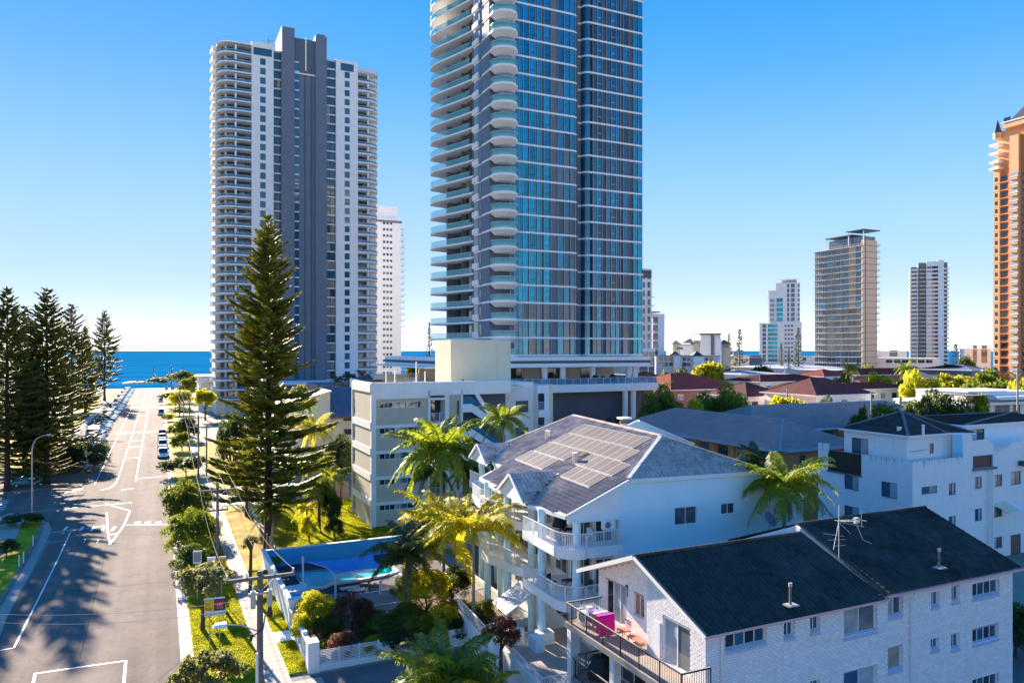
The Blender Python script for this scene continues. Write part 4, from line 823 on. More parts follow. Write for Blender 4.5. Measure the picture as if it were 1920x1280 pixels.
# beige turreted hotel and its lavender wing
fc = Fac(1261, 300, -5); T = fc.thing('hotel', 'beige turreted hotel with small brown hats on its roof', 'hotel'); X = fc.x; Z = fc.z
b = MB(); b.box(0, X(1370), 0, 20, 0, Z(645), 'beige'); b.box(X(1312), X(1350), -1, 18, 0, Z(628), 'offwhite'); b.box(X(1332), X(1338), -1.3, -1, 0, Z(628), 'concrete_dark'); b.box(X(1340), X(1351), -2, 10, 0, Z(634), 'white'); b.box(X(1300), X(1320), -.4, 10, 0, Z(637), 'beige'); b.add('wall', T)
b = MB(); b.box(X(1311), X(1351), -1.5, 18.5, Z(628), Z(625), 'timber')
for u0, u1, v0, v1 in ((1260, 1278, 645, 637), (1280, 1312, 643, 634), (1352, 1371, 645, 636)):
    x0, x1 = X(u0), X(u1); b.poly([(x0, -1, Z(v0)), (x1, -1, Z(v0)), (x1, 9, Z(v0)), (x0, 9, Z(v0)), ((x0 + x1) / 2, 4, Z(v1))], [(0, 1, 4), (1, 2, 4), (2, 3, 4), (3, 0, 4)], 'timber')
b.add('roof', T)
for u, v in ((1310, 652), (1352, 652), (1330, 655), (1268, 655)): window(T, (0, -.1 if u != 1352 else -2), 0, X(u), Z(v), 2.6, .9, 3, 1, 'frame_dark', ('glass',), inset=-.1, simple=True)
for k in range(9): MB().box(0, .8, -.12, 0, 0, 5, 'white').add('pilaster', T, (X(1275 + k * 4), 0, Z(671)))
fc = Fac(1230, 265, 3); T = fc.thing('flats', 'low lavender grey block with two dark pointed turrets in front of the hotel', 'block of flats'); X = fc.x; Z = fc.z
b = MB(); b.box(0, X(1350), 0, 12, 0, Z(667), 'roof_white'); b.box(X(1262), X(1274), -.8, 4, 0, Z(664), 'white'); b.box(X(1299), X(1318), -.8, 4, 0, Z(668), 'white'); b.add('wall', T)
b = MB()
for u0, u1, v0, v1 in ((1260, 1276, 666, 658), (1298, 1318, 667, 657)):
    x0, x1 = X(u0), X(u1); b.poly([(x0, -1.2, Z(v0)), (x1, -1.2, Z(v0)), (x1, 4, Z(v0)), (x0, 4, Z(v0)), ((x0 + x1) / 2, 1.4, Z(v1))], [(0, 1, 4), (1, 2, 4), (2, 3, 4), (3, 0, 4)], 'slate')
b.box(-.3, X(1350), -.3, 12, Z(667), Z(666), 'concrete_dark'); b.add('roof', T)
for u in (1237, 1246, 1255, 1280, 1288, 1322, 1331):
    for v in (676, 686): window(T, (0, 0), 0, X(u), Z(v), 1.2, 1.3, 1, 1, 'frame_dark', ('glass',), inset=-.05, simple=True)
# white flat blocks between and below the far towers
def block(label, u0, u1, vt, Y, W, m, rot=-24, wins=(), roofm=None, name='flat_roofed_block', vb=None):
    fc = Fac(u0, Y, rot); T = fc.thing(name, label, 'building'); b = MB(); b.box(0, fc.x(u1), 0, W, 0, fc.z(vt), m); b.box(-.2, fc.x(u1) + .2, -.2, W + .2, fc.z(vt), fc.z(vt) + .4, roofm or m); b.add('wall', T)
    for (u, v, ww, hh, c) in wins: window(T, (0, 0), 0, fc.x(u), fc.z(v), ww, hh, c, 1, 'frame', ('glass',), inset=-.05, simple=True)
    return T
block('white stepped block left of the off-white concrete tower', 1640, 1700, 660, 420, 22, 'white', wins=[(1668, 668, 4, 3.5, 2)])
block('long low white podium at the foot of the concrete tower', 1640, 1762, 672, 380, 18, 'offwhite', wins=[(1661 + k * 15, 680, 3, 1.7, 2) for k in range(6)])
block('white block with tall dark window slots left of the orange tower', 1808, 1858, 655, 330, 16, 'white', wins=[(1824, 680, 1.6, 5, 1), (1840, 680, 2.2, 5, 2), (1824, 668, 1.6, 5, 1), (1840, 668, 2.2, 5, 2)])
block('low grey balcony block behind the far pines', 1382, 1422, 667, 430, 16, 'concrete_dark', wins=[(1386 + 6 * k, 674 + 8 * j, 1.5, 1.5, 1) for k in range(5) for j in range(3)])
block('far white hut roofline between the towers', 1500, 1527, 668, 460, 12, 'offwhite', wins=[(1505, 676, 2, 2, 2)])
block('dark blue flat block below the stepped tower', 1400, 1428, 672, 350, 12, 'roof_blue')
block('dark blue block in front of the stepped tower', 1426, 1500, 683, 330, 12, 'roof_blue')
# modern white building at the right edge
fc = Fac(1805, 128, 20); T = fc.thing('modern_house', 'modern white flat roofed building in layered slabs at the right edge', 'building'); X = fc.x; Z = fc.z
b = MB(); b.box(0, X(1960), 0, 14, 0, Z(762), 'offwhite'); b.box(X(1828), X(1960), 1.5, 12, Z(762), Z(737), 'offwhite'); b.box(X(1812), X(1835), -.5, 8, Z(775), Z(755), 'cream'); b.add('wall', T)
b = MB(); b.box(-.6, X(1960), -1.4, 14, Z(760), Z(755), 'white'); b.box(X(1856), X(1960), -1.6, 12, Z(750), Z(744), 'white'); b.box(X(1828) - .2, X(1900), 1.2, 12, Z(737), Z(735), 'white'); b.box(-.8, X(1845), -1.6, 3, Z(742), Z(740), 'concrete_dark'); b.add('roof_slab', T)
for u in (1836, 1846, 1866, 1880, 1900): window(T, (0, 0), 0, X(u), Z(778), 1.1 if u < 1860 else 1.6, 1.5, 2, 1, 'frame_dark', ('glass',), inset=-.05, simple=True)
# far left verandah house behind the pine and cream gabled house
fc = Fac(372, 250, 25); T = fc.thing('beach_house', 'white balconied beach house half hidden by the big pine', 'house'); X = fc.x; Z = fc.z
b = MB(); b.box(0, X(402), 0, 12, 0, Z(706), 'offwhite'); b.add('wall', T); b = MB(); b.box(-1, X(402), -1.5, 12, Z(706), Z(704), 'white')
for v in (716, 728): b.box(-1, X(402), -1.8, 0, Z(v), Z(v) + .3, 'white'); rail_line(b, [(-1, -1.8), (X(402), -1.8)], Z(v), 1.1, 'frame', step=.6, r=.06, bw=.06)
b.add('balcony', T)
fc = Fac(548, 128, 25.3); X = fc.x; Z = fc.z; T = fc.thing('gabled_house', 'cream house with one steep pale roof slope and a blue metal roof', 'house'); xe = X(619)
b = MB(); b.box(-6, xe, 0, 9, 0, Z(775), 'cream'); b.face([(-6, -.001, Z(775)), (xe, -.001, Z(775)), (xe, -.001, Z(738))], 'cream'); b.face([(xe, 0, Z(775)), (xe, 9, Z(775)), (xe, 9, Z(738)), (xe, 0, Z(738))], 'cream'); b.box(xe + .01, X(700), .5, 9, 0, Z(784), 'cream'); b.add('wall', T)
b = MB(); b.obox((-6.5, 4.5, Z(776)), (xe + .2, 4.5, Z(736)), 10, .25, 'cream'); 
b.poly([(xe + .02, -.6, Z(783)), (X(705), -.6, Z(783)), (X(705), 10, Z(735)), (xe + .02, 10, Z(728))], [(0, 1, 2, 3)], 'roof_blue')
roof_plane_ribs(b, (xe + .02, -.6, Z(783)), (X(705), -.6, Z(783)), (xe + .02, 10, Z(728)), (X(705), 10, Z(735)), 'roof_blue', .6, horiz=False)
b.box(xe + .02, X(705), -.75, -.55, Z(787), Z(783), 'frame_dark'); b.add('roof', T)
b = MB(); b.box(X(645), X(700), .3, .52, Z(793), Z(785), 'black_metal'); b.add('recess_shade_strip', T); window(T, (0, .5), 0, X(646), Z(820), 1.9, 1.0, 3, 1, 'frame_dark', ('glass',), inset=-.05, simple=True)  # black strip on the wall paints the shade under the eave
block('long dark blue flat roof between the grey tower and the cream flats', 596, 702, 724, 175, 14, 'roof_blue', rot=25)
fc = Fac(672, 150, 22); T = fc.thing('dark_tiled_house', 'house with a dark curling tiled roof behind the cream flats', 'house'); X = fc.x; Z = fc.z
b = MB(); b.box(0, X(800), 0, 10, 0, Z(712), 'white'); b.box(X(700), X(760), -.4, 10, Z(712), Z(704), 'roof_white')
for k in range(6): b.box(X(702), X(800), -.45, -.35, Z(712) + k * .25, Z(712) + .08 + k * .25, 'frame')
b.add('wall', T); b = MB(); x0, x1 = X(672), X(720); b.poly([(x0, -1, Z(715)), (x1, -1, Z(715)), (x1, 9, Z(715)), (x0, 9, Z(715)), ((x0 + x1) / 2, 4, Z(702))], [(0, 1, 4), (1, 2, 4), (2, 3, 4), (3, 0, 4)], 'slate'); b.add('roof', T)
block('low orange roofed kiosk glimpsed by the sea beyond the cream tower', 772, 796, 690, 330, 8, 'cream', rot=0, roofm='orange')

# grey ribbed roof over orange brick flats: front wing and back wing
Tg = []
E1 = gp(1462, 847, 8.6); t1, s1 = st(E1)      # near eave corner
LW = 34.0; WW = 13.0; oh = .6
def brick_wing(label, t, s, L, W, z0, rh, wl, pix):
    T = grid_thing('brick_flats', label, 'block of flats', t, s)
    b = MB(); b.box(0, L, 0, W, 0, z0 - .03, 'brick_orange'); b.box(-.01, L + .01, -.01, W + .01, z0 - 3.1, z0 - 2.85, 'offwhite'); b.add('wall', T)
    rm, g = hip_roof(L, W, z0, rh, oh, 'roof_grey', W / 2, (False, False), 'roof_grey', .42, 'roof_grey'); ob('roof', rm, T); ob('gutter', g, T)
    return T
# front wing runs away from the camera along d; ridge along d
T = brick_wing('orange brick flats under a broad grey ribbed roof, front wing', t1 + oh, s1 + oh, 13, LW, 8.6, 3.1, None, None)
# rotate the hip: build it again with its ridge along d
for ch in list(T.children):
    if ch.name.startswith(('roof', 'gutter')): bpy.data.objects.remove(ch)
b = MB(); x0, x1, y0, y1, z0, zr = -oh, 13 + oh, -oh, LW + oh, 8.6, 11.5; xm = (x0 + x1) / 2
e = [(x0, y0, z0), (x1, y0, z0), (x1, y1, z0), (x0, y1, z0)]; r0 = (xm, y0 + 6.5, zr); r1 = (xm, y1 - 6.5, zr)
for q in ([e[0], e[1], r0], [e[1], e[2], r1, r0], [e[2], e[3], r1], [e[3], e[0], r0, r1]): b.face(q, 'roof_grey')
for q in ((e[0], e[1], r0, r0), (e[3], e[0], r1, r0)): roof_plane_ribs(b, *q, 'roof_grey', .55, horiz=True, h=.17, wd=.22)
for p, q in ((r0, r1), (e[0], r0), (e[1], r0), (e[3], r1)): b.obox(p, q, .25, .12, 'roof_grey', -.03)
b.add('roof', T); f = MB()
for i in range(4): f.obox(e[i], e[(i + 1) % 4], .16, .22, 'roof_grey', -.17)
f.add('gutter', T)
b = MB(); b.obox(e[0], Vector(e[0]).lerp(Vector(r0), .98), .26, .06, 'concrete', .1); b.add('valley_flashing', T)
for k in range(9): y = 1.5 + k * 3.7; window(T, (0, 0), R(-90), -y - 1.9, 8.6 - 2.7, 1.9, 2.3, 2, 1, 'frame_dark', ('glass', 'glass_grey')[k % 2:][:1], inset=-.03, simple=True); MB().box(-.35, 0, y + 2.3, y + 2.6, 2, 8.5, 'brick_orange').add('pier', T)
window(T, (0, 0), 0, 3.2, 8.6 - 2.6, .9, 1.9, 1, 1, 'frame_dark', ('glass',), inset=-.03, simple=True)
for k in range(3): window(T, (0, 0), 0, 6.5 + k * 2, 8.6 - 5.6, 1.2, 1.4, 2, 1, 'frame_dark', ('glass',), inset=-.03, simple=True)
E2 = gp(1492, 807, 8.6); t2, s2 = st(E2)
T = house('brick_flats', 'orange brick flats under a broad grey ribbed roof, back wing', 'block of flats', t2 - 8, s2 + .6, 44, 15, 8.6, 3.2, 'brick_orange', 'roof_grey', wins=[(8 + k * 3.1, 5.9, 2.1, 2.3, 2, ('glass', 'glass_grey')[k % 2], 'frame_dark') for k in range(10)], oh=.7, step=.42)

# --- cream flats with stair tower (middle left)
sc0 = 84.7; tc0 = 22.1; CB = grid_thing('cream_flats', 'cream five storey flats with white frame, beige panels and a blank stair tower', 'block of flats', tc0, sc0)
xc = lambda u, s=sc0: t_of(u, s) - tc0
zt = z_of(731, tc0, sc0) - .2; FC = (zt - .9) / 5; zf = [i * FC for i in range(6)]; Dp = s_of(661, tc0) - sc0
w1 = xc(802); w2 = xc(834); w3 = xc(862); w4 = xc(957); w5 = xc(1028)
hl = []
for i in range(5): hl += [(1.0, w1 - .9, zf[i] + FC - 1.05, zf[i] + FC - .38)]
b = MB(); wall_mesh(b, w1, 0, zf[5], hl, 'beige', depth=.25, x0=.55, reveal='offwhite')
b.add('wall_panel', CB, (0, 0, 0))
b = MB(); b.box(-.02, .55, -.18, .4, 0, zt + .9, 'offwhite'); b.box(w1, w1 + .3, -.18, .4, 0, zt + .0, 'offwhite')
b.box(.55, w1 + .3, -.18, .1, zf[5] + .01, zt + .9, 'offwhite'); b.box(w1 + .3, w4, -.18, .2, zf[5] + .3, zt + .9, 'offwhite')
for i in range(1, 5): b.box(.55, w1, -.1, -.003, zf[i] - .36, zf[i] - .02, 'offwhite')
for i in range(1, 6): b.box(w1 + .3, w2, -.15, 1.6, zf[i] - .25, zf[i], 'offwhite')
b.box(w2, w2 + .5, -.18, 2, 0, zt + .01, 'offwhite'); b.box(w3 + .1, w3 + .35, -.18, 2, 0, zt + .01, 'offwhite')
b.add('frame', CB)
b = MB(); b.box(.5, w4, .42, Dp - .3, 0, zt + .2, 'offwhite'); b.add('inner_wall', CB) if False else None
b = MB(); b.box(w1 + .3, w2, 1.8, 2.1, 0, zt, 'beige'); b.box(w2 + .5, w3 + .1, .1, .3, 0, zt, 'beige'); b.box(.3, w5, Dp, Dp + .3, 0, zt, 'offwhite'); b.add('back_wall', CB)
for i in range(5):
    z = zf[i] + FC - 1.05; wn_n = 3; 
    ww = (w1 - .9 - 1.0) / 1.0; 
    window(CB, (0, 0), 0, 1.0, z, ww * (.5 if i < 4 else .62), .67, 4 if i < 4 else 6, 1, 'frame', ('glass', 'glass_grey', 'glass', 'glass_blind'), inset=.12, sill=False)
    window(CB, (0, 0), 0, 1.0 + ww * (.5 if i < 4 else .62) + .1, z, ww * (.48 if i < 4 else .30), .67, 3, 1, 'frame', ('glass_grey', 'glass'), inset=.12, sill=False)
    window(CB, (0, 1.8), 0, w1 + .5, zf[i] + .1, w2 - w1 - .4, FC - .5, 3, 1, 'frame_dark', ('glass', 'glass_grey'), inset=-.04, simple=True)
    r = MB(); rail_line(r, [(0, 0), (w2 - w1 - .3, 0)], 0, 1.15, 'frame', step=.14, r=.04, posts=1.2); r.add('balustrade', CB, (w1 + .3, 0, zf[i] + .02))
    window(CB, (0, 0), 0, w2 + 1.6, zf[i] + .7, w3 - w2 - 1.7, FC - 1.1, 1, 1, 'frame_dark', ('glass_blue',), inset=.05, simple=True)
# flank facing the street
hs_ = [(Dp - 1.5, Dp - .5, zf[i] + .75, zf[i] + 2.6) for i in range(5)]
hs_ = [(.5, 1.35, zf[i] + .75, zf[i] + 2.6) for i in range(5)]
b = MB(); wall_mesh(b, Dp, 0, zt + .9, hs_, 'beige', depth=.25); w_ = b.add('wall_panel', CB, (0, Dp, 0), R(-90))
b = MB(); b.box(-.12, -.01, .02, Dp, zt - .1, zt + .9, 'offwhite'); b.box(-.12, -.01, Dp - .3, Dp, 0, zt, 'offwhite')
for i in range(1, 5): b.box(-.11, -.012, 0, Dp, zf[i] - .45, zf[i] + .35, 'offwhite')
b.add('frame', CB)
for i in range(5): window(CB, (0, Dp), R(-90), .5, zf[i] + .75, .85, 1.85, 1, 2, 'frame', ('glass', 'glass_blind'), inset=.1, sill=False)
# roof with white edge and vents
b = MB(); b.box(0, w4 + 2, .2, Dp, zt + .0, zt + .25, 'cream'); b.box(.01, w4, .1, .45, zt + .9, zt + 1.0, 'white'); b.box(.01, .4, .1, Dp, zt + .9, zt + 1.0, 'white')
b.add('roof', CB)
# stair tower
s3 = 91.0; xT = lambda u: t_of(u, s3) - tc0; zT = z_of(637, xT(900) + tc0, s3)
b = MB(); b.box(xT(845), xT(957) , s3 - sc0, s3 - sc0 + 6, 0, zT, 'cream'); b.box(xT(867), xT(868) + .1, s3 - sc0 - .01, s3 - sc0, z_of(715, 36, s3), z_of(710, 36, s3), 'black_metal'); b.box(xT(932), xT(957) + .01, s3 - sc0 - .06, s3 - sc0 - .001, 0, zT - .02, 'cream'); b.add('stair_tower', CB)
# open stair: sloping white balustrades before a dark sheet that paints in the stairwell's shade
for (v0, v1) in ((757, 790), (803, 836), (848, 880)):
    xa_, xb_ = w3 + .35, xc(908); za, zb_ = z_of(v0, 34, sc0), z_of(v1, 36, sc0)
    b = MB(); xk = w3 + 1.5
    def par(x0, z0, x1, z1, y0, y1, hgt, m): b.poly([(x0, y0, z0), (x1, y0, z1), (x1, y0, z1 + hgt), (x0, y0, z0 + hgt), (x0, y1, z0), (x1, y1, z1), (x1, y1, z1 + hgt), (x0, y1, z0 + hgt)], [(0, 1, 2, 3), (5, 4, 7, 6), (3, 2, 6, 7), (0, 4, 5, 1), (1, 5, 6, 2), (4, 0, 3, 7)], m)
    par(xa_, za - 1.0, xk, za - 1.0, -.16, 0, 1.0, 'white'); par(xk, za - 1.0, xb_ + 3, zb_ - 1.9, -.16, 0, 1.0, 'white')
    b.add('stair_balustrade', CB)
    b = MB(); par(xa_, za, xk, za, .02, .05, .9, 'rail_glass_b'); par(xk, za, xb_ + 2, zb_ - .5, .02, .05, .9, 'rail_glass_b'); b.add('stair_glazing', CB)
b = MB(); b.box(w3 + .35, w4, 1.5, 1.8, 0, zt, 'grey_dark'); b.add('stair_shade_sheet', CB)
par_b = MB(); b = par_b; par(w3 + .35, zt - .0, w3 + 1.5, zt - .0, -.17, .1, .9, 'white'); par(w3 + 1.5, zt - .0, xc(918), z_of(771, 36, sc0) - .9, -.17, .1, .9, 'white'); b.add('stair_soffit', CB)
# right wing
s4 = 88.0; xR = lambda u: t_of(u, s4) - tc0; y4 = s4 - sc0; zw = z_of(722, 44, s4)
b = MB(); b.box(xR(930), xR(1000), y4, y4 + 9, 0, z_of(716, 44, s4), 'offwhite'); b.box(xR(1000), xR(1022), y4 - 1.2, y4 + 9, 0, zw, 'white'); b.box(xR(1022), xR(1028), y4 - 1.3, y4 + 8, 0, zw + .1, 'cream'); b.add('wing_wall', CB)
for i, v in enumerate((772, 822, 868)):
    window(CB, (0, y4), 0, xR(967), z_of(v, 44, s4), xR(990) - xR(967), 1.5, 3, 1, 'frame_dark', ('glass_grey', 'glass'), inset=-.05, simple=True)
for i, v in enumerate((767, 810, 852)):
    z = z_of(v, 46, s4); window(CB, (0, y4 - 1.2), 0, xR(1001), z, xR(1012) - xR(1001), 2.2, 1, 1, 'frame_dark', ('glass',), inset=-.05, simple=True)
    r = MB(); rail_line(r, [(0, 0), (xR(1013) - xR(1000), 0)], 0, 1.1, 'frame', step=.13, r=.04); r.add('balustrade', CB, (xR(1000), y4 - 1.5, z)); MB().box(0, xR(1020) - xR(1000), -.5, 0, -.9, 0, 'white').add('balcony', CB, (xR(1000), y4 - 1.2, z))
    MB().box(-.05, .05, 0, .04, 0, 2.2, 'cream').add('downpipe', CB, (xR(1026), y4 - 1.35, z))
for u, h_ in ((795, 3.2), (737, 2.2), (754, 2.4), (812, 2.0)): MB().cyl(0, 0, 0, h_, .07, 'white', 6).add('vent_pipe', CB, (xc(u), 3, zt + .2))
# ---------------- near buildings ----------------
class Loc:
    """local frame of a building: origin o (world), rotation r"""
    def __init__(s, ox, oy, r): s.ox = ox; s.oy = oy; s.r = r; s.c = math.cos(r); s.s = math.sin(r)
    def W(s, x, y, z=0): return Vector((s.ox + x * s.c - y * s.s, s.oy + x * s.s + y * s.c, z))
    def x(s, u, y=0.0): q = (u - U0) / F; return (q * (s.oy + y * s.c) - s.ox + y * s.s) / (s.c - q * s.s)
    def y(s, u, x=0.0): q = (u - U0) / F; return (s.ox + x * s.c - q * (s.oy + x * s.s)) / (s.s + q * s.c)
    def z(s, v, x, y): return H + (V0 - v) * (s.oy + x * s.s + y * s.c) / F
    def L(s, p): return ((p.x - s.ox) * s.c + (p.y - s.oy) * s.s, -(p.x - s.ox) * s.s + (p.y - s.oy) * s.c)
    def thing(s, name, label, cat, group=None): return thing(name, label, cat, (s.ox, s.oy, 0), s.r, group)

M['tile_dark'] = mat('dark_roof_tile', (.062, .066, .056), .9, spec=.15, var=.45, scale=.45, iso=.14, bump=.2, bscale=9, hue=.02)
M['tile_grey'] = mat('grey_roof_tile', (.54, .44, .37), .85, spec=.2, var=.35, scale=.9, iso=.16, bump=.2, bscale=9)
M['brick_white'] = mat('white_painted_brick', (.86, .82, .78), .8, var=.06, scale=2.5, iso=.07, bump=.15, bscale=18)
M['mortar'] = mat('recessed_joint', (.40, .38, .38), .9, var=.1)
M['sill_blue'] = mat('blue_grey_sill_paint', (.42, .50, .62), .7); M['pink'] = mat('pink_gutter_paint', (.80, .46, .46), .5, var=.08)
M['salmon'] = mat('salmon_plastic', (.75, .22, .15), .5, var=.05)
M['tin'] = mat('galvanised_tin', (.55, .52, .49), .45, metal=.5, var=.2, scale=4)
M['panel'] = mat('sky_tinted_solar_cells', (.21, .17, .145), .3, spec=.5, var=.15, scale=1.2, iso=.1)  # brown base carries the reflection of the bright sky on the cells
M['alu'] = mat('aluminium_edge', (.55, .53, .50), .5, metal=.2, var=.03)

def tile_mesh(w_, l_, m):
    """one interlocking tile: a pan and a roll, butt end raised"""
    b = MB(); pr = [(0, .0), (w_ * .42, .0), (w_ * .56, .055), (w_ * .76, .08), (w_ * .97, .03)]
    v = [(x, 0, z + .035) for x, z in pr] + [(x, l_, z + .004) for x, z in pr] + [(x, 0, -.01) for x, z in pr]
    n = len(pr); b.poly(v, [(i, i + 1, n + i + 1, n + i) for i in range(n - 1)] + [(2 * n + i, 2 * n + i + 1, i + 1, i) for i in range(n - 1)], m, False); return b
def tiled(parent, O, X, Up, inside, wd, ln, m, near, tw=.30, tl=.34, limit=300, name='tile'):
    """lay tiles on the plane from O, X along the eave, Up up the slope (unit vectors in the parent's frame);
       inside(a, c) says whether the spot is roof; near(a, c) orders them: the nearest become parts of their own"""
    O, X, Up = Vector(O), Vector(X).normalized(), Vector(Up).normalized(); N_ = X.cross(Up).normalized()
    if N_.z < 0: N_ = -N_
    me = tile_mesh(tw, tl * 1.12, m).mesh(name); co = np.array([v.co[:] for v in me.vertices]); fa = np.array([p.vertices[:] for p in me.polygons])
    Rm = Matrix((X, Up, N_)).transposed(); cells = []
    for j in range(int(ln / tl)):
        for i in range(int(wd / tw)):
            a, c = (i + .5 * 0) * tw, j * tl
            if inside(a + tw / 2, c + tl / 2): cells.append((near(a, c), a, c))
    cells.sort(); rot = Rm.to_euler(); RmN = np.array(Rm); V = []; Fc = []; k = 0
    for idx, (_, a, c) in enumerate(cells):
        p = O + X * a + Up * c; jz = random.uniform(-.006, .006)
        if idx < limit:
            o = bpy.data.objects.new(name, me); COL.objects.link(o); o.parent = parent; o.location = p + N_ * jz; o.rotation_euler = rot
        else:
            V.append(co @ RmN.T + np.array(p + N_ * jz)); Fc.append(fa + k); k += len(co)
    if V:
        o = ob('tile_field', npmesh('tile_field', np.vstack(V), np.vstack(Fc), [m]), parent); o['kind'] = 'stuff'
def bricks(parent, org, rot, x0, x1, z0, z1, holes, m, near, bl=.29, bh=.115, limit=300, top=None):
    """running bond on a wall face; nearest bricks as parts, the rest one field"""
    j = .019; me = MB().box(j / 2, bl - j / 2, -.012, .002, j / 2, bh - j / 2, m).mesh('brick'); co = np.array([v.co[:] for v in me.vertices]); fa = np.array([p.vertices[:] for p in me.polygons])
    cells = []
    for r_ in range(int((z1 - z0) / bh)):
        z = z0 + r_ * bh; x = x0 - (bl / 2 if r_ % 2 else 0)
        while x < x1 - .02:
            a, c = max(x, x0), min(x + bl, x1)
            for (h0, h1, g0, g1) in holes:
                if z + bh > g0 + .03 and z < g1 - .03:
                    if h0 <= a and c <= h1: a = c
                    elif a < h0 < c: c = h0
                    elif a < h1 < c: a = h1
            if c - a > .06 and (top is None or z + bh <= top((a + c) / 2)): cells.append((near((a + c) / 2, z), a, c, z, r_))
            x += bl
    cells.sort(); cr, sr = math.cos(rot), math.sin(rot); V = []; Fc = []; k = 0
    for idx, (_, a, c, z, r_) in enumerate(cells):
        s_ = (c - a) / bl; jy = random.uniform(-.003, .002)
        if idx < limit:
            o = bpy.data.objects.new('brick', me); COL.objects.link(o); o.parent = parent; o.location = (org[0] + a * cr - jy * sr, org[1] + a * sr + jy * cr, z); o.rotation_euler = (0, 0, rot); o.scale = (s_, 1, 1)
        else:
            v = co.copy(); v[:, 0] = v[:, 0] * s_ + a; v[:, 1] += jy; v[:, 2] += z; V.append(np.stack([org[0] + v[:, 0] * cr - v[:, 1] * sr, org[1] + v[:, 0] * sr + v[:, 1] * cr, v[:, 2]], 1)); Fc.append(fa + k); k += len(co)
    if V: o = ob('brick_field', npmesh('brick_field', np.vstack(V), np.vstack(Fc), [m]), parent); o['kind'] = 'stuff'

# ======== white brick building, foreground right ========
Q = Loc(8.5, 32.4, A); BB = Q.thing('brick_flats', 'white painted brick flats with a dark tiled roof and long balcony, foreground right', 'block of flats')
ez = 8.30; pitch = (10.35 - 8.33) / 5.1; RX = 21.9; WY = .12; FL = (0.1, 3.0, 5.85)
def pxw(u0, u1, v0, v1, y=WY):      # window of the long wall from its pixel box (left, right, top at left, bottom at left)
    a, c = Q.x(u0, y), Q.x(u1, y); return [a, c, Q.z(v1, a, y), Q.z(v0, a, y)]
lw = [pxw(1360, 1437, 1187, 1210), pxw(1470, 1489, 1166, 1195), pxw(1519, 1537, 1157, 1184), pxw(1582, 1644, 1144, 1194), pxw(1665, 1692, 1120, 1156), pxw(1746, 1761, 1110, 1120), pxw(1784, 1799, 1101, 1113), pxw(1823, 1873, 1095, 1104),
      pxw(1519, 1537, 1277, 1305), pxw(1582, 1644, 1262, 1312), pxw(1665, 1692, 1216, 1258), pxw(1745, 1761, 1198, 1218), pxw(1783, 1799, 1190, 1209), pxw(1823, 1872, 1181, 1196), pxw(1823, 1872, 1274, 1290), pxw(1470, 1489, 1290, 1320), pxw(1360, 1437, 1312, 1340)]
lw = [[a, c, g, min(h, ez - .12)] for a, c, g, h in lw]
for l_ in lw:
    if l_[3] - l_[2] < .55: l_[2] = l_[3] - .75
b = MB(); wall_mesh(b, RX - .3, 0, ez + .1, lw, 'mortar', depth=.22, reveal='brick_white'); b.add('wall', BB, (0, WY, 0))
camx, camy = Q.L(Vector((0, 0, 0)))
nearf = lambda x, z: (x - 0) ** 2 + (8.3 - z) ** 2 * 1.3
bricks(BB, (0, WY), 0, 0, RX - .3, 0, ez + .02, lw, 'brick_white', nearf)
for i, (a, c, g, h) in enumerate(lw):
    cols = 4 if (c - a) > 1.5 and (h - g) < 1 else 2
    gl = {3: ('glass_blind', 'glass_grey'), 9: ('glass_blue', 'glass_blind'), 4: ('glass_blind', 'glass_grey'), 10: ('glass_warm', 'glass_warm')}.get(i, ('glass', 'glass_blue'))
    window(BB, (0, WY), 0, a + .01, g + .01, c - a - .02, h - g - .02, cols if i not in (10,) else 1, 1, 'frame', gl, inset=.16, sill=False)
    MB().poly([(0, -.05, -.03), (c - a, -.05, -.03), (c - a, .15, .10), (0, .15, .10), (0, -.05, -.17), (c - a, -.05, -.17)], [(0, 1, 2, 3), (4, 5, 1, 0)], 'sill_blue').add('window_sill', BB, (a, WY - .01, g - .02))
# gable end facing the street: flush bay near the corner, rest set back
ridge_y = 5.1; topz = lambda y: ez + pitch * min(y, 10.2 - y) - .06
yS = Q.y(1213, 0)               # where the wall steps back
gd = [Q.y(1294, 0), Q.y(1243, 0)]
hd = [(gd[0], gd[1], FL[2] + .02, FL[2] + 2.2), (1.0, 3.2, FL[1], FL[1] + 2.2)]
def gable_wall(x, ya, yb, holes, name='wall'):
    """wall in the plane x facing -x between ya and yb; in its own frame +x runs from far to near"""
    L = yb - ya; hs_ = [(yb - h[1], yb - h[0], h[2], h[3]) for h in holes]
    b = MB(); wall_mesh(b, L, 0, ez - .35, hs_, 'mortar', depth=.14, reveal='brick_white')
    n = 14; lowz = ez - .35
    for i in range(n):
        a, c = L * i / n, L * (i + 1) / n; b.face([(a, 0, lowz), (c, 0, lowz), (c, 0, topz(yb - c)), (a, 0, topz(yb - a))], 'mortar')
    b.add(name, BB, (x, yb, 0), R(-90))
    return hs_
h1 = gable_wall(0, WY, yS, hd)
bricks(BB, (0, yS), R(-90), 0, yS - WY, 0, 11, h1, 'brick_white', lambda x, z: (8 - z) ** 2 + (yS - x) ** 2, limit=0, top=lambda a: topz(yS - a))
xs_ = .75; yF = 10.1
hd2 = [(Q.y(1208, xs_), Q.y(1189, xs_), FL[2] + 1.0, FL[2] + 2.15), (Q.y(1175, xs_), Q.y(1136, xs_), FL[2] + .02, FL[2] + 2.2), (5.6, 9.0, FL[1], FL[1] + 2.2)]
h2 = gable_wall(xs_, yS - .02, yF, hd2)
bricks(BB, (xs_, yF), R(-90), 0, yF - yS, 0, 11, h2, 'brick_white', lambda x, z: -z, limit=0, top=lambda a: topz(yF - a))
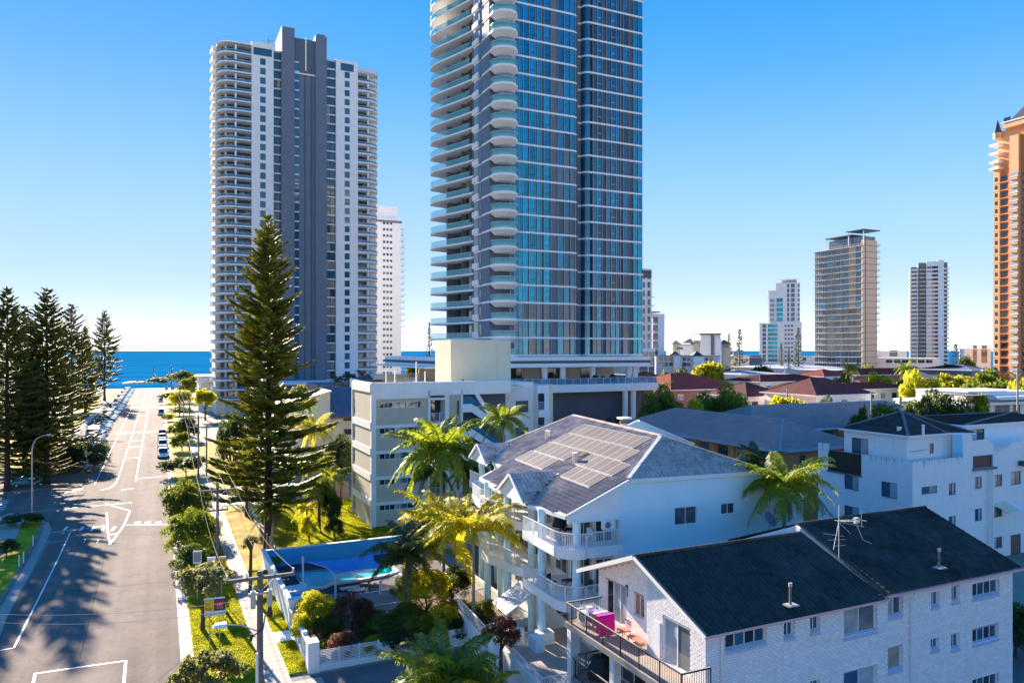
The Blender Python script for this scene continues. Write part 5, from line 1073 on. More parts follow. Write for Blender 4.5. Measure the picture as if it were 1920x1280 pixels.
b = MB(); b.face([(0, yS, 0), (xs_, yS, 0), (xs_, yS, topz(yS)), (0, yS, topz(yS))], 'brick_white'); b.face([(xs_, yF, 0), (20, yF, 0), (20, yF, ez), (xs_, yF, ez)], 'brick_white'); b.face([(RX - .3, WY, 0), (RX - .3, yF, 0), (RX - .3, yF, ez), (RX - .3, WY, ez)], 'brick_white'); b.add('wall', BB)
MB().box(-.05, 0, -.2, .2, 0, 4.6, 'brick_white').add('pier', BB, (-.01, Q.y(1240, 0) + .25, FL[1]))
def door(hs_, x, y1, i, cols, gl, fr='frame'):
    a, c, g, h = hs_[i]; return window(BB, (x, y1), R(-90), a + .01, g + .01, c - a - .02, h - g - .02, cols, 1, fr, gl, inset=.1, sill=False, name='sliding_door', fw=.07)
door(h1, 0, yS, 0, 2, ('glass_blind', 'glass_grey')); door(h1, 0, yS, 1, 2, ('glass', 'glass_grey'))
door(h2, xs_, yF, 1, 3, ('glass', 'glass_blind', 'glass_blind')); door(h2, xs_, yF, 2, 3, ('glass', 'glass_grey', 'glass'))
a, c, g, h = h2[0]; M['glass_brown'] = glassmat('brown_reflecting_glass', (.20, .10, .07), rough=.1); window(BB, (xs_, yF), R(-90), a, g, c - a, h - g, 2, 1, 'frame', ('glass_brown',), inset=.1)
b = MB(); b.obox((xs_ - .05, Q.y(1178, xs_), 8.1), (xs_ - .05, Q.y(1178, xs_), 7.6), .03, .03, 'black_metal'); b.box(xs_ - .12, xs_, Q.y(1177, xs_) - .04, Q.y(1177, xs_) + .04, 8.1, 8.2, 'black_metal'); b.add('wall_lamp', BB)
# roof: two runs with a small step
xS = 11.0; oh = .35
def roof_run(x0, x1, dz, ry, rname):
    zr = ez + pitch * ry + dz; b = MB()
    b.face([(x0, -oh * .6, ez + dz - .07), (x1, -oh * .6, ez + dz - .07), (x1, ry, zr - .03), (x0, ry, zr - .03)], 'tile_dark')
    b.face([(x0, 2 * ry + oh, ez + dz - .12), (x0, ry, zr - .03), (x1, ry, zr - .03), (x1, 2 * ry + oh, ez + dz - .12)], 'tile_dark')
    o = b.add('roof', BB); sl = Vector((0, ry + oh * .6, zr - ez - dz + .04)); ln = sl.length; up = sl.normalized()
    tiled(BB, (x0, -oh * .6, ez + dz - .06), (1, 0, 0), up, lambda a, c: True, x1 - x0, ln, 'tile_dark', lambda a, c: abs(x0 + a - 0) + c * .3 if x0 < 5 else abs(a) + 50 + c * .3, limit=300 if x0 < 5 else 0)
    sl2 = Vector((0, -(ry + oh), zr - ez - dz + .09)); up2 = sl2.normalized()
    tiled(BB, (x1, 2 * ry + oh, ez + dz - .11), (-1, 0, 0), up2, lambda a, c: True, x1 - x0, sl2.length, 'tile_dark', lambda a, c: 0, limit=0, tw=.3, tl=.4)
    rc = MB()
    x = x0
    while x < x1 - .2: rc.tube([(x, ry, zr + .02), (x + .36, ry, zr + .04)], .1, 'tile_dark', 7); x += .36
    rc.add('ridge_cap', BB)
    return zr
zr1 = roof_run(-oh, xS, 0, 5.1, 'a'); zr2 = roof_run(xS, RX, .22, 5.5, 'b')
b = MB(); b.poly([(xS, -.2, ez - .1), (xS, 5.5, zr2 - .03), (xS, 11.2, ez + .05), (xS, 11.2, ez - .2)], [(0, 1, 2, 3)], 'offwhite'); b.obox((xS, -.15, ez + .12), (xS, 5.5, zr2 + .04), .14, .05, 'tile_dark'); b.obox((xS - .05, 5.1, zr1 + .02), (xS - .05, 10.4, ez + .1), .3, .25, 'offwhite'); b.add('roof_step', BB)
b = MB(); b.obox((-oh - .02, -.25, ez - .2), (-oh - .02, 5.1, zr1 - .12), .05, .2, 'offwhite'); b.obox((-oh - .02, 5.1, zr1 - .12), (-oh - .02, 10.6, ez - .24), .05, .2, 'offwhite'); b.obox((-oh + .02, -.25, ez + .0), (-oh + .02, 5.1, zr1 + .06), .12, .06, 'timber'); b.obox((-oh + .02, 5.1, zr1 + .06), (-oh + .02, 10.6, ez - .03), .12, .06, 'timber')
b.face([(-oh, 10.6, ez - .2), (xs_, 10.6, ez - .2), (xs_, 5.1, zr1 - .14), (-oh, 5.1, zr1 - .14)], 'offwhite'); b.add('bargeboard', BB)
b = MB()
def gutter_run(b, x0, x1, y, z, m):
    pr = [(0, .12), (0, 0), (-.13, 0), (-.15, .13), (-.17, .13), (-.17, .11)]; k = len(pr)
    b.poly([(x0, y + p[0], z + p[1]) for p in pr] + [(x1, y + p[0], z + p[1]) for p in pr], [(i, i + 1, k + i + 1, k + i) for i in range(k - 1)] + [(0, 1, 2, 3), (k + 3, k + 2, k + 1, k)], m)
gutter_run(b, -oh, xS + .05, -.2, ez - .15, 'pink'); b.face([(-oh, -.2, ez - .14), (xS, -.2, ez - .14), (xS, WY, ez - .14), (-oh, WY, ez - .14)], 'offwhite'); b.add('gutter', BB)
b = MB(); gutter_run(b, xS + .03, RX, -.2, ez + .0, 'pink'); b.face([(xS, -.2, ez), (RX, -.2, ez), (RX, WY, ez), (xS, WY, ez)], 'offwhite'); b.add('gutter', BB)
for u in (1354, 1709): x = Q.x(u, WY - .1); b = MB(); b.tube([(x, -.2, ez - .05), (x, -.1, ez - .3), (x, WY - .09, ez - .5), (x, WY - .09, 0)], .045, 'offwhite', 8); b.add('downpipe', BB)
def flue(u, v, r=.06, hgt=.85, fl=True):
    """flue on the near slope, foot at pixel u, v"""
    p = gp(u, v, 9.0)
    for _ in range(6): l_ = Q.L(p); z = ez + pitch * l_[1] + (.22 if l_[0] > xS else 0); p = gp(u, v, z)
    x, y = Q.L(p); T = thing('roof_vent', 'thin metal flue pipe standing on the dark tiled roof', 'vent', tuple(Q.W(x, y, z)), A)
    MB().cyl(0, 0, 0, hgt, r, 'timber' if hgt > .6 else 'tin', 8).add('pipe', T); MB().cyl(0, 0, hgt, hgt + .16, r * 1.5, 'tin', 8).add('cowl', T)
    if fl: b = MB(); b.box(-.28, .28, -.22, .2, -.04, .03, 'tin'); b.tube([(-.3, -.25, .0), (.35, -.2, -.03)], .03, 'tin', 5); b.add('flashing', T)
    return T
flue(1482, 1133)['label'] = 'thin metal flue on the left run of the dark roof above the big pink-guttered wall'
flue(1761, 1063)['label'] = 'thin metal flue on the right run of the dark roof nearest the right edge'
flue(1744, 973, .05, .3)['label'] = 'stubby metal flue near the far ridge end of the dark roof'
flue(1241, 1050, .05, .35)['label'] = 'short flue at the left ridge end of the dark roof'
# balconies on the gable end
def slab_balcony(z, x0, y0, y1, railm, name='balcony'):
    b = MB(); b.box(x0, -.01 if z > 4 else -.01, y0, y1, z - .22, z, 'concrete'); b.box(x0 - .03, x0 - .001, y0 - .02, y1 + .02, z - .3, z - .02, 'concrete_dark'); b.box(-.01, xs_ - .01, yS + .02, y1, z - .22, z, 'concrete'); o = b.add('balcony_slab', BB)
    pts = [(-.02, y0 + .05), (x0 + .06, y0 + .05), (x0 + .06, y1 - .05), (xs_ - .05, y1 - .05)]
    r = MB(); rail_line(r, pts, z, 1.0, 'black_metal', step=.125, r=.028, bw=.015, posts=1.55); r.add('balustrade', BB)
    t_ = MB(); 
    for i in range(3): t_.obox((*pts[i], z + 1.0), (*pts[i + 1], z + 1.0), .05, .035, 'concrete')
    t_.add('handrail', BB)
slab_balcony(FL[2], -1.62, -.25, 9.75, 0); slab_balcony(FL[1], -1.45, 1.0, 9.6, 0)
for y, x in ((9.5, -1.5), (5.6, -1.3), (1.6, -1.3)):
    b = MB(); b.box(x, x + .42, y - .2, y + .2, 0, FL[2] - .22, 'mortar'); b.add('pier', BB)
    for r_, (og, rt, Lx) in enumerate((((x, y + .2), R(-90), .4), ((x, y - .2), 0, .42))): bricks(BB, og, rt, 0, Lx, 0, FL[2] - .25, [], 'brick_white', lambda a, z: -z, limit=0)
# things on the balconies
def onbalc(x, y, z=FL[2]): return tuple(Q.W(x, y, z))
T = thing('air_conditioner', 'boxy cream air conditioner unit on the brick balcony beside the towels', 'air conditioner', onbalc(-.95, 8.9), A)
MB().box(-.16, .16, -.42, .42, .05, .75, 'offwhite').add('case', T)
b = MB(); b.tube([(-.165, -.08, .42), (-.20, -.08, .42)], .27, 'grey', 14); b.add('fan_grille', T)
T = thing('drying_rack', 'folding rack hung with towels on the brick balcony', 'drying rack', onbalc(-.75, 7.2), A); b = MB()
for x in (-.42, .42):
    for y0 in (-.3, 1.5): b.tube([(x, y0, 0), (x * .9, y0 + .3, 1.02)], .012, 'alu', 5)
for i in range(7): b.tube([(-.42 + i * .14, -.3, 1.02), (-.42 + i * .14, 1.8, 1.02)], .008, 'alu', 4)
b.add('frame', T)
def towel(label, col, x, y, wd, drop1, drop2, thick=.03, axis='x'):
    m_ = mat('towel_' + label.split()[0], col, .95, var=.1, scale=6, bump=.3, bscale=30); b = MB(); n = 9; k = 5
    # hangs over a bar that runs along y; falls either side in x
    pf = [(-.02 - .03 * math.sin(i * 1.3), -drop1 * (1 - i / k)) for i in range(k)] + [(0.0, 0.0)] + [(.30, .01)] + [(.31 + .02 * math.sin(i), -drop2 * (i + 1) / k) for i in range(k)]
    vs = []; 
    for j in range(n):
        for (a, c) in pf: vs.append((a + .015 * math.sin(j * 1.7 + c * 6), wd * j / (n - 1) - wd / 2, c))
    q = len(pf); fs = [(j * q + i, j * q + i + 1, (j + 1) * q + i + 1, (j + 1) * q + i) for j in range(n - 1) for i in range(q - 1)]
    b.poly(vs, fs, m_, True); return tag(b.add('towel', None, onbalc(x, y, FL[2] + 1.05), A + (0 if axis == 'x' else R(90))), label, 'towel', 'towels on the drying rack')
towel('hot pink towel hanging at the near end of the balcony rack', (.85, .01, .30), -.75, 6.9, .95, .95, .9, axis='y')
towel('grey beige towel folded behind the hot pink towel', (.45, .38, .33), -.78, 7.25, .9, .8, .7, axis='y')
towel('lilac towel with pale folds in the middle of the rack', (.38, .20, .60), -.95, 7.75, .75, .75, .4)
towel('deep purple towel between the lilac and white towels', (.12, .05, .32), -.98, 8.2, .35, .7, .5)
towel('plain white towel at the far end of the balcony rack', (.72, .72, .74), -.98, 8.45, .35, .6, .5)
T = thing('bench', 'salmon pink slatted bench against the brick balcony wall', 'bench', onbalc(.25, 5.5), A); yb = 0
b = MB(); b.box(-.62, -.1, -1.0, .15, .38, .43, 'salmon'); b.add('seat', T)
for x in (-.58, -.14):
    for y in (-.95, .1): MB().box(-.025, .025, -.025, .025, 0, .38, 'salmon').add('leg', T, (x, y, 0))
T = thing('garden_chair', 'pink slatted chair just behind the salmon bench', 'chair', onbalc(.2, 6.4), A)
MB().box(-.5, 0, -.25, .3, .38, .42, 'salmon').add('seat', T)
for k in range(3): MB().box(0, .04, -.25, .3, .5 + k * .13, .58 + k * .13, 'pink').add('slat', T)
for x, y in ((-.47, -.22), (-.47, .27), (-.02, -.22), (-.02, .27)): MB().box(-.02, .02, -.02, .02, 0, .38, 'salmon').add('leg', T, (x, y, 0))
M['black_cloth'] = mat('black_umbrella_cloth', (.012, .014, .02), .8, var=.2)
T = thing('umbrella', 'black umbrella folded over the lower brick balcony', 'umbrella', tuple(Q.W(-.7, 7.6, FL[1])), A)
b = MB(); n = 10; v = [(0, 0, 1.75)]; 
for k, (r_, z) in enumerate(((.45, 1.6), (.75, 1.2), (.82, .75), (.7, .45))):
    for j in range(n): th = 2 * math.pi * j / n; rr = r_ * (1.0 if j % 2 else .88); v.append((rr * math.cos(th), rr * math.sin(th), z))
b.poly(v, [(0, 1 + j, 1 + (j + 1) % n) for j in range(n)] + [(1 + k * n + j, 1 + (k + 1) * n + j, 1 + (k + 1) * n + (j + 1) % n, 1 + k * n + (j + 1) % n) for k in range(3) for j in range(n)], 'black_cloth'); b.add('canopy', T)
MB().cyl(0, 0, 0, 1.85, .02, 'alu', 6).add('pole', T)
T = thing('tub', 'dark blue crate-like tub on the lower brick balcony', 'tub', tuple(Q.W(-.8, 5.3, FL[1])), A); b = MB(); b.box(-.4, .4, -.5, .5, .3, .34, 'roof_blue')
for s__ in ((-.4, -.36, -.5, .5), (.36, .4, -.5, .5), (-.36, .36, -.5, -.46), (-.36, .36, .46, .5)): b.box(*s__, .34, .7, 'roof_blue')
b.add('body', T)
for x in (-.35, .35):
    for y in (-.45, .45): MB().box(-.02, .02, -.02, .02, 0, .3, 'alu').add('leg', T, (x, y, 0))
# television aerial and satellite dish
px_, py_ = 11.0, 3.2; zz = ez + pitch * py_ + .2
p = gp(1573, 1047, zz); x, y = Q.L(p); 
for _ in range(8): z = ez + pitch * y + .22; p = gp(1573, 1047, z); x, y = Q.L(p)
T = thing('antenna', 'rusty white television aerials on a tall mast on the dark roof', 'antenna', tuple(Q.W(x, y, z)), A)
b = MB(); b.tube([(0, 0, 0), (0, 0, 2.75)], .025, 'alu', 6); b.add('mast', T)
b = MB(); b.tube([(0, .1, 1.9), (2.1, .4, 1.75)], .018, 'alu', 5)
for k in range(7): b.tube([(.2 + k * .3, -.25 + k * .04, 1.93 - k * .03), (.2 + k * .3, .45 + k * .04, 1.87 - k * .03)], .010, 'alu', 4)
b.tube([(2.1, .35, 1.35), (2.1, .4, 2.15)], .015, 'alu', 5); b.box(1.5, 1.75, .2, .4, 1.6, 1.9, 'alu'); b.add('yagi', T)
b = MB(); b.tube([(-1.2, -.1, 1.45), (.6, .2, 1.05)], .016, 'alu', 5); b.tube([(-.8, 0, 1.05), (.5, .0, .95)], .013, 'alu', 5); b.tube([(-.3, 0, .7), (.5, 0, .65)], .013, 'alu', 5); b.tube([(0, 0, 1.9), (-.5, -.1, .55)], .016, 'alu', 5); b.tube([(0, 0, 1.9), (1.5, -.3, 1.55)], .016, 'alu', 5); b.tube([(1.1, -.2, 1.6), (1.4, -.3, .9), (1.8, -.5, .7)], .016, 'alu', 5); b.tube([(.1, 0, 1.8), (.5, -.3, 1.3)], .014, 'alu', 5); b.add('boom', T)
p = gp(1443, 1000, 9.3); T = thing('satellite_dish', 'grey mesh satellite dish above the brick roof beside the blue wall', 'satellite dish', (p.x * 1.03, p.y * 1.03, 8.6), 0)
b = MB(); n = 14; c_ = Vector((0, 0, 1.25)); nrm = Vector((.5, -.65, .55)).normalized(); e1 = nrm.cross(Vector((0, 0, 1))).normalized(); e2 = nrm.cross(e1); v = [tuple(c_)]
for r_ in (.25, .5): 
    for j in range(n): th = 2 * math.pi * j / n; v.append(tuple(c_ + (e1 * math.cos(th) + e2 * math.sin(th)) * r_ + nrm * r_ * r_ * .4))
b.poly(v, [(0, 1 + j, 1 + (j + 1) % n) for j in range(n)] + [(1 + j, 1 + n + j, 1 + n + (j + 1) % n, 1 + (j + 1) % n) for j in range(n)], 'grey'); b.add('dish', T)
b = MB(); b.tube([(0, .1, 0), (0, .05, 1.2)], .035, 'metal', 6); b.add('mast', T); b = MB(); b.tube([c_ - e2 * -.4, c_ + nrm * .7], .015, 'black_metal', 5); b.ball(c_ + nrm * .72, .06, 'black_metal', 6, 4); b.add('receiver_arm', T)

# ======== blue walled flats with solar roof ========
B = Loc(3.28, 45.0, R(21)); BL = B.thing('tiled_roof_flats', 'white and pale blue flats with rounded balconies and solar panels on a grey tiled roof', 'block of flats')
P_ = .448; e0 = 10.57; S1 = lambda x: e0 + P_ * x; wx0 = 3.45
rA = (8.9, 3.6, S1(8.9)); rB = (9.35, 18.5, S1(9.35)); Bc = (4.3, 0, S1(4.3)); Cc = (14.6, 0, 12.42); Eb = (18.0, 0, 10.6)
pS1 = [(0, 0), (4.3, 0), (8.9, 3.6), (9.35, 18.5), (1.75, 21.7), (1.5, 15.3), (-.3, 15.2), (-.5, 9.9), (-.45, 4.8)]
z1 = lambda p: (p[0], p[1], S1(p[0]))
b = MB(); b.face([z1(p) for p in pS1], 'tile_grey'); b.face([Bc, Cc, rA], 'tile_grey'); b.face([Cc, Eb, (18.2, 21, 10.6), rB, rA], 'tile_grey'); b.face([rB, (18.2, 21.5, 10.6), z1((1.75, 21.7))], 'tile_grey'); b.add('roof', BL)
def in_poly(x, y, pl):
    r_ = False
    for i in range(len(pl)):
        (x1, y1), (x2, y2) = pl[i], pl[i - 1]
        if (y1 > y) != (y2 > y) and x < (x2 - x1) * (y - y1) / (y2 - y1) + x1: r_ = not r_
    return r_
gb = [(-1.0, 4.6, 3.3), (-1, 10.0, 7.3)]
def not_gablet(x, y):
    for (ya, yb, xa0, xr) in ((4.8, 9.8, -.7, 3.1), (17.6, 22.2, 1.0, 4.4)):
        ym = (ya + yb) / 2; hw = (yb - ya) / 2
        if xa0 < x < xr and abs(y - ym) < hw * (1 - (x - xa0) / (xr - xa0)): return False
    return True
cs = math.cos(math.atan(P_)); up1 = Vector((1, 0, P_)).normalized()
# eave runs along -y so that X x Up points up
tiled(BL, (-.6, 22, S1(-.6) + .02), (0, -1, 0), up1, lambda a, c: in_poly(-.6 + c * cs, 22 - a, pS1) and not_gablet(-.6 + c * cs, 22 - a), 22.2, 11.2, 'tile_grey', lambda a, c: (22 - a) + c, limit=150)
nh = Vector((0, 3.6, rA[2] - 12.42)); uph = nh.normalized(); chh = 3.6 / nh.length
def in_hip(a, c):
    y = c * chh; f = y / 3.6; return 4.3 + (8.9 - 4.3) * f < 4.3 + a < 14.6 + (8.9 - 14.6) * f
tiled(BL, (4.3, 0, 12.44), (1, 0, 0), uph, in_hip, 10.4, nh.length, 'tile_grey', lambda a, c: c + abs(a - 3), limit=150)
b = MB(); b.obox(Bc, rA, .22, .10, 'fascia', .02); b.obox(Cc, rA, .24, .12, 'tile_grey', .02); b.obox(rA, rB, .26, .12, 'tile_grey', .02); b.obox(rB, z1((1.75, 21.7)), .22, .1, 'tile_grey', .02); b.add('ridge_cap', BL)
b = MB(); b.obox((-.05, -.12, e0 - .22), (4.3, -.12, 12.48 - .22), .1, .25, 'fascia'); b.obox((4.3, -.12, 12.26), (14.6, -.12, 12.2), .1, .25, 'fascia'); b.obox((14.6, -.12, 12.2), (18, -.12, 10.4), .1, .25, 'fascia')
ed = [(0, 0), (-.45, 4.8)]; 
for p, q in (((0, -.1), (-.45, 4.8)), ((-.5, 9.9), (-.3, 15.2)), ((-.3, 15.2), (1.5, 15.3)), ((1.5, 15.3), (1.6, 17.6))): b.obox((p[0] - .08, p[1], S1(p[0]) - .22), (q[0] - .08, q[1], S1(q[0]) - .22), .14, .24, 'fascia')
b.add('gutter', BL)
# side wall facing the camera with a gable shaped top
hw = [(B.x(1265, 0), B.x(1307, 0), B.z(982, 9, 0), B.z(944, 9, 0)), (B.x(1352, 0), B.x(1378, 0), B.z(963, 12, 0), B.z(936, 12, 0))]
hw = [(a, c, g, min(h, 10.46)) for a, c, g, h in hw]; b = MB(); wall_mesh(b, 18, 0, 10.5, hw, 'blue_wall', depth=.15, x0=wx0); tp = [(wx0, S1(wx0) - .1), (4.3, 12.32), (14.6, 12.3), (18, 10.5)]
for i in range(3): b.face([(tp[i][0], 0, 10.5), (tp[i + 1][0], 0, 10.5), (tp[i + 1][0], 0, tp[i + 1][1]), (tp[i][0], 0, tp[i][1])], 'blue_wall')
b.box(wx0, 18, .16, 21, 0, 10.4, 'blue_wall'); b.face([(wx0, 0, 0), (wx0, .2, 0), (wx0, .2, S1(wx0) - .1), (wx0, 0, S1(wx0) - .1)][::-1], 'white')
b.face([(18, 0, 0), (18, 21, 0), (18, 21, 10.5), (18, 0, 10.5)], 'blue_wall'); b.box(0.1, wx0, -.02, 0.12, 10.05, e0 - .1, 'white'); b.poly([(.1, -.03, 10.1), (wx0 + .2, -.03, 10.1), (wx0 + .2, -.03, S1(wx0) - .2), (.1, -.03, e0 - .15)], [(0, 1, 2, 3)], 'white')
b.add('wall', BL)
for (a, c, g, h) in hw: window(BL, (0, 0), 0, a + .01, g + .01, c - a - .02, h - g - .02, 2, 1, 'frame', ('glass_grey', 'glass_grey'), inset=.1)
b = MB(); b.tube([(wx0 + .12, -.08, 10.2), (wx0 + .12, -.08, 0)], .05, 'white', 8); b.tube([(.1, -.12, 10.15), (wx0 + .1, -.12, 10.1)], .05, 'white', 6); b.add('downpipe', BL)
# recessed inner walls behind the balconies with glass doors
zl3 = (2.4, 5.45, 8.6)
iw = MB(); iw.box(2.2, wx0 - .01, .5, 15, 0, 10.5, 'offwhite'); iw.box(3.0, 4, 15, 21.4, 0, 11, 'offwhite'); iw.add('inner_wall', BL)
for z in zl3:
    for (y, n) in ((1.0, 3), (4.4, 2), (7.4, 3), (11.2, 3)): window(BL, (2.2, y + n * .95), R(-90), 0, z + .03, n * .95, 2.15, n, 1, 'frame', ('glass', 'glass_grey', 'glass'), inset=-.05, simple=True, name='sliding_door', fw=.08)
    for y in (16, 18.8): window(BL, (3.0, y + 2), R(-90), 0, z + .03, 2, 2.15, 2, 1, 'frame', ('glass',), inset=-.05, simple=True, name='sliding_door', fw=.08)
    window(BL, (wx0 - 1.5, .5), 0, .2, z + .03, 1.2, 2.15, 2, 1, 'frame', ('glass', 'glass_grey'), inset=-.05, simple=True, name='sliding_door', fw=.07)
units = [([(3.42, -.8), (1.0, -.85)] + arc(.75, .45, 1.45, -90, -175, 6)[0:] + [(-.8, 3.0), (-.9, 4.9)], .0),
         ([(1.6, 6.55), (1.0, 6.5)] + arc(.95, 7.9, 1.45, -90, -170, 6) + [(-.75, 9.6), (-1.3, 10.6), (-1.3, 12.2)], .0),
         ([(1.6, 13.9), (.6, 13.9)] + arc(1.0, 15.2, 1.5, -95, -170, 5) + [(-.3, 17.6)], 0.),
         ([(3.0, 20.6), (2.2, 20.6)] + arc(2.9, 21.9, 1.3, -100, -170, 4) + [(1.6, 24.2)], 0.)]
def balc(pl, z, lvl):
    o = MB(); pin = [(2.8, pl[-1][1]), (2.8, max(pl[0][1], .5))]
    full = pl + pin; o.prism(full, z - .5, z - .02, 'white')
    strip(o, [(x, y) for x, y in pl], z - .02, z + .12, 'white'); o.add('balcony_slab', BL)
    inn = [(x + .07 * (1 if i else 0), y + .06) for i, (x, y) in enumerate(pl)]
    r = MB(); rail_line(r, inn, z, 1.02, 'frame', step=.11, r=.03, bw=.022, posts=1.3); 
    for i in range(len(inn) - 1): r.obox((*inn[i], z + .98), (*inn[i + 1], z + .98), .07, .05, 'frame')
    r.add('balustrade', BL)
for k, (pl, _) in enumerate(units):
    for l_, z in enumerate(zl3[1:]): balc(pl, z, l_)
for (x, y) in ((-.35, 2.9), (.9, .45), (-.35, 6.9 + 2.2), (.6, 6.9), (-.4, 13.3), (1.1, 14.5), (1.8, 21.2)):
    MB().cyl(0, 0, 0, e0 - .1 + max(0, x) * P_, .27, 'grey' if False else 'blue_wall', 14).add('column', BL, (x, y, 0))
# terrace in front, low walls, steps
b = MB(); tz = 2.0; b.box(-3.3, 2.1, -3.9, 4.6, tz - .35, tz, 'concrete'); b.box(-3.4, -3.25, -4.0, 4.6, 0, tz + .45, 'offwhite'); b.box(-3.4, 3.4, -4.05, -3.9, 0, tz + .45, 'offwhite'); b.add('terrace', BL)
r = MB(); rail_line(r, [(-3.3, 4.6), (-3.3, -3.95), (3.4, -3.95)], tz + .45, .5, 'frame', step=.13, r=.03, bw=.02, posts=1.5); r.add('balustrade', BL)
b = MB(); b.box(-1.5, -.9, 1.2, 2.4, tz, tz + .8, 'blue_wall'); b.box(-.8, .2, 2.2, 3.0, tz, tz + .75, 'white'); b.box(-3.4, -1.6, 2.8, 3.2, tz, tz + 1.0, 'white'); b.add('planter_wall', BL)
b = MB(); b.box(-3.5, 2.1, 5.0, 12, 0, .5, 'concrete_dark'); b.box(-3.5, -3.35, 5.0, 12, .5, 1.6, 'offwhite')
for k in range(22): b.box(-3.56, -3.5, 5.05 + k * .31, 5.28 + k * .31, 0, 1.9, 'white')
b.box(-3.6, .2, 4.85, 5.0, 0, 1.9, 'white'); b.add('courtyard_wall', BL)
r = MB(); rail_line(r, [(-3.4, 5), (-3.4, 12), (-1, 12.5)], 1.6, 1.0, 'frame', step=.2, r=.04, bw=.03); r.add('courtyard_rail', BL)
MB().box(2.0, 2.15, .2, 3.4, tz, tz + 2.4, 'white').add('garage_door', BL)
M['awning'] = mat('striped_awning_cloth', (.62, .60, .56), .85, var=.05)
b = MB(); ax0, ax1, ay0, ay1 = -2.5, -.55, 3.6, 6.2
n = 8
for k in range(n):
    ya, yb = ay0 + (ay1 - ay0) * k / n, ay0 + (ay1 - ay0) * (k + 1) / n; b.poly([(ax0, ya, 3.75), (ax0, yb - .03, 3.75), (ax1, yb - .03, 4.95), (ax1, ya, 4.95), (ax0, ya, 3.68), (ax0, yb - .03, 3.68), (ax1, yb - .03, 4.9), (ax1, ya, 4.9)], [(0, 1, 2, 3), (7, 6, 5, 4), (0, 4, 5, 1)], 'awning')
b.tube([(ax0, ay0, 3.7), (ax0, ay1, 3.7)], .05, 'alu', 6); b.add('awning', BL)
# gablets on the street side slope
def gablet(xf, ya, yb, za, h, xr):
    ym = (ya + yb) / 2; T = BL; n_ = 12
    b = MB(); b.face([(xf, yb, za - .25), (xf, ya, za - .25), (xf, ya, za), (xf, ym, za + h), (xf, yb, za)], 'white'); b.add('gablet_wall', T)
    b = MB(); ap = Vector((xf - .12, ym, za + h)); ab = Vector((xr, ym, za + h)); f0 = Vector((xf - .12, ya - .1, za - .06)); f1 = Vector((xf - .12, yb + .1, za - .06))
    bz = lambda x, y: S1(x)
    v0 = Vector((xf + .25, ya - .1, S1(xf + .25))); v1 = Vector((xf + .25, yb + .1, S1(xf + .25)))
    b.face([f0, ap, ab], 'tile_grey'); b.face([f1, ab, ap], 'tile_grey'); b.add('gablet_roof', T)
    for (f_, sg) in ((f0, 1), (f1, -1)):
        e = (ap - f_); sl = e.length; upv = e.normalized(); Xd = Vector((1, 0, 0)); O = f_
        tr = (xr - xf)
        if sg > 0: tiled(T, f_ + Vector((0, 0, .03)), (1, 0, 0), upv, lambda a, c: a < tr * (c / sl) + .25, tr, sl, 'tile_grey', lambda a, c: 0, limit=0)
        else: tiled(T, f_ + Vector((tr, 0, .03)), (-1, 0, 0), upv, lambda a, c: (tr - a) < tr * (c / sl) + .25, tr, sl, 'tile_grey', lambda a, c: 0, limit=0)
    b = MB(); b.obox(f0 - Vector((.05, 0, .18)), ap - Vector((.05, 0, .14)), .08, .2, 'fascia'); b.obox(ap - Vector((.05, 0, .14)), f1 - Vector((.05, 0, .18)), .08, .2, 'fascia'); b.add('bargeboard', T)
gablet(-.75, 4.8, 9.8, e0 - .05, 1.5, 2.95); gablet(1.05, 17.6, 22.0, S1(1.4), 1.35, 4.2)
# rear gable end seen over the ridge
b = MB(); g3 = [(B.x(u, 18.6), 18.6, B.z(v, B.x(u, 18.6), 18.6)) for u, v in ((1168, 803), (1196, 789), (1300, 832))]; b.poly(g3 + [(g3[2][0], 18.6, 9), (g3[0][0], 18.6, 9)], [(0, 1, 2, 3, 4)], 'blue_wall'); b.obox(Vector(g3[0]) - Vector((0, .05, .1)), Vector(g3[1]) - Vector((0, .05, .1)), .2, .2, 'fascia'); b.obox(Vector(g3[1]) - Vector((0, .05, .1)), Vector(g3[2]) - Vector((0, .05, .1)), .2, .2, 'fascia'); b.add('rear_gable', BL)
# solar array
pm_ = {}
PT = BL
rows = [(6.87, 8.35, 3.9, 14.2, 10), (5.38, 6.82, 2.85, 14.3, 11), (3.9, 5.33, 1.5, 6.9, 5), (3.9, 5.33, 8.7, 14.5, 6), (2.42, 3.85, 1.8, 6.15, 4), (2.42, 3.85, 9.4, 14.85, 5)]
SP = thing('solar_array', 'array of brown-grey solar panels in staggered rows on the tiled roof', 'solar panels', tuple(B.W(0, 0, 0)), B.r)
for (xa_, xb_, ya, yb, n) in rows:
    wl = (yb - ya) / n; ln = (xb_ - xa_) / cs
    for k in range(n):
        key = (round(wl, 2), round(ln, 2))
        if key not in pm_:
            q = MB(); q.box(.02, ln - .02, .015, wl - .015, 0, .045, 'alu'); q.box(.05, ln - .05, .05, wl - .05, .045, .05, 'panel'); pm_[key] = q.mesh('panel')
        o = ob('panel', pm_[key], SP, (xa_, ya + k * wl, S1(xa_) + .14), (0, -math.atan(P_), 0))
    for x in (xa_ + .02, xb_ - .02): MB().obox((x, ya, S1(x) + .06), (x, yb, S1(x) + .06), .05, .06, 'alu').add('rail', SP)
def roofvent(x, y, r, h, label):
    T = thing('roof_vent', label, 'vent', tuple(B.W(x, y, S1(x))), B.r); MB().cyl(0, 0, -.15, h, r, 'tin', 14).add('pipe', T); MB().cyl(0, 0, h, h + .08, r * 1.12, 'white', 14).add('cap', T)
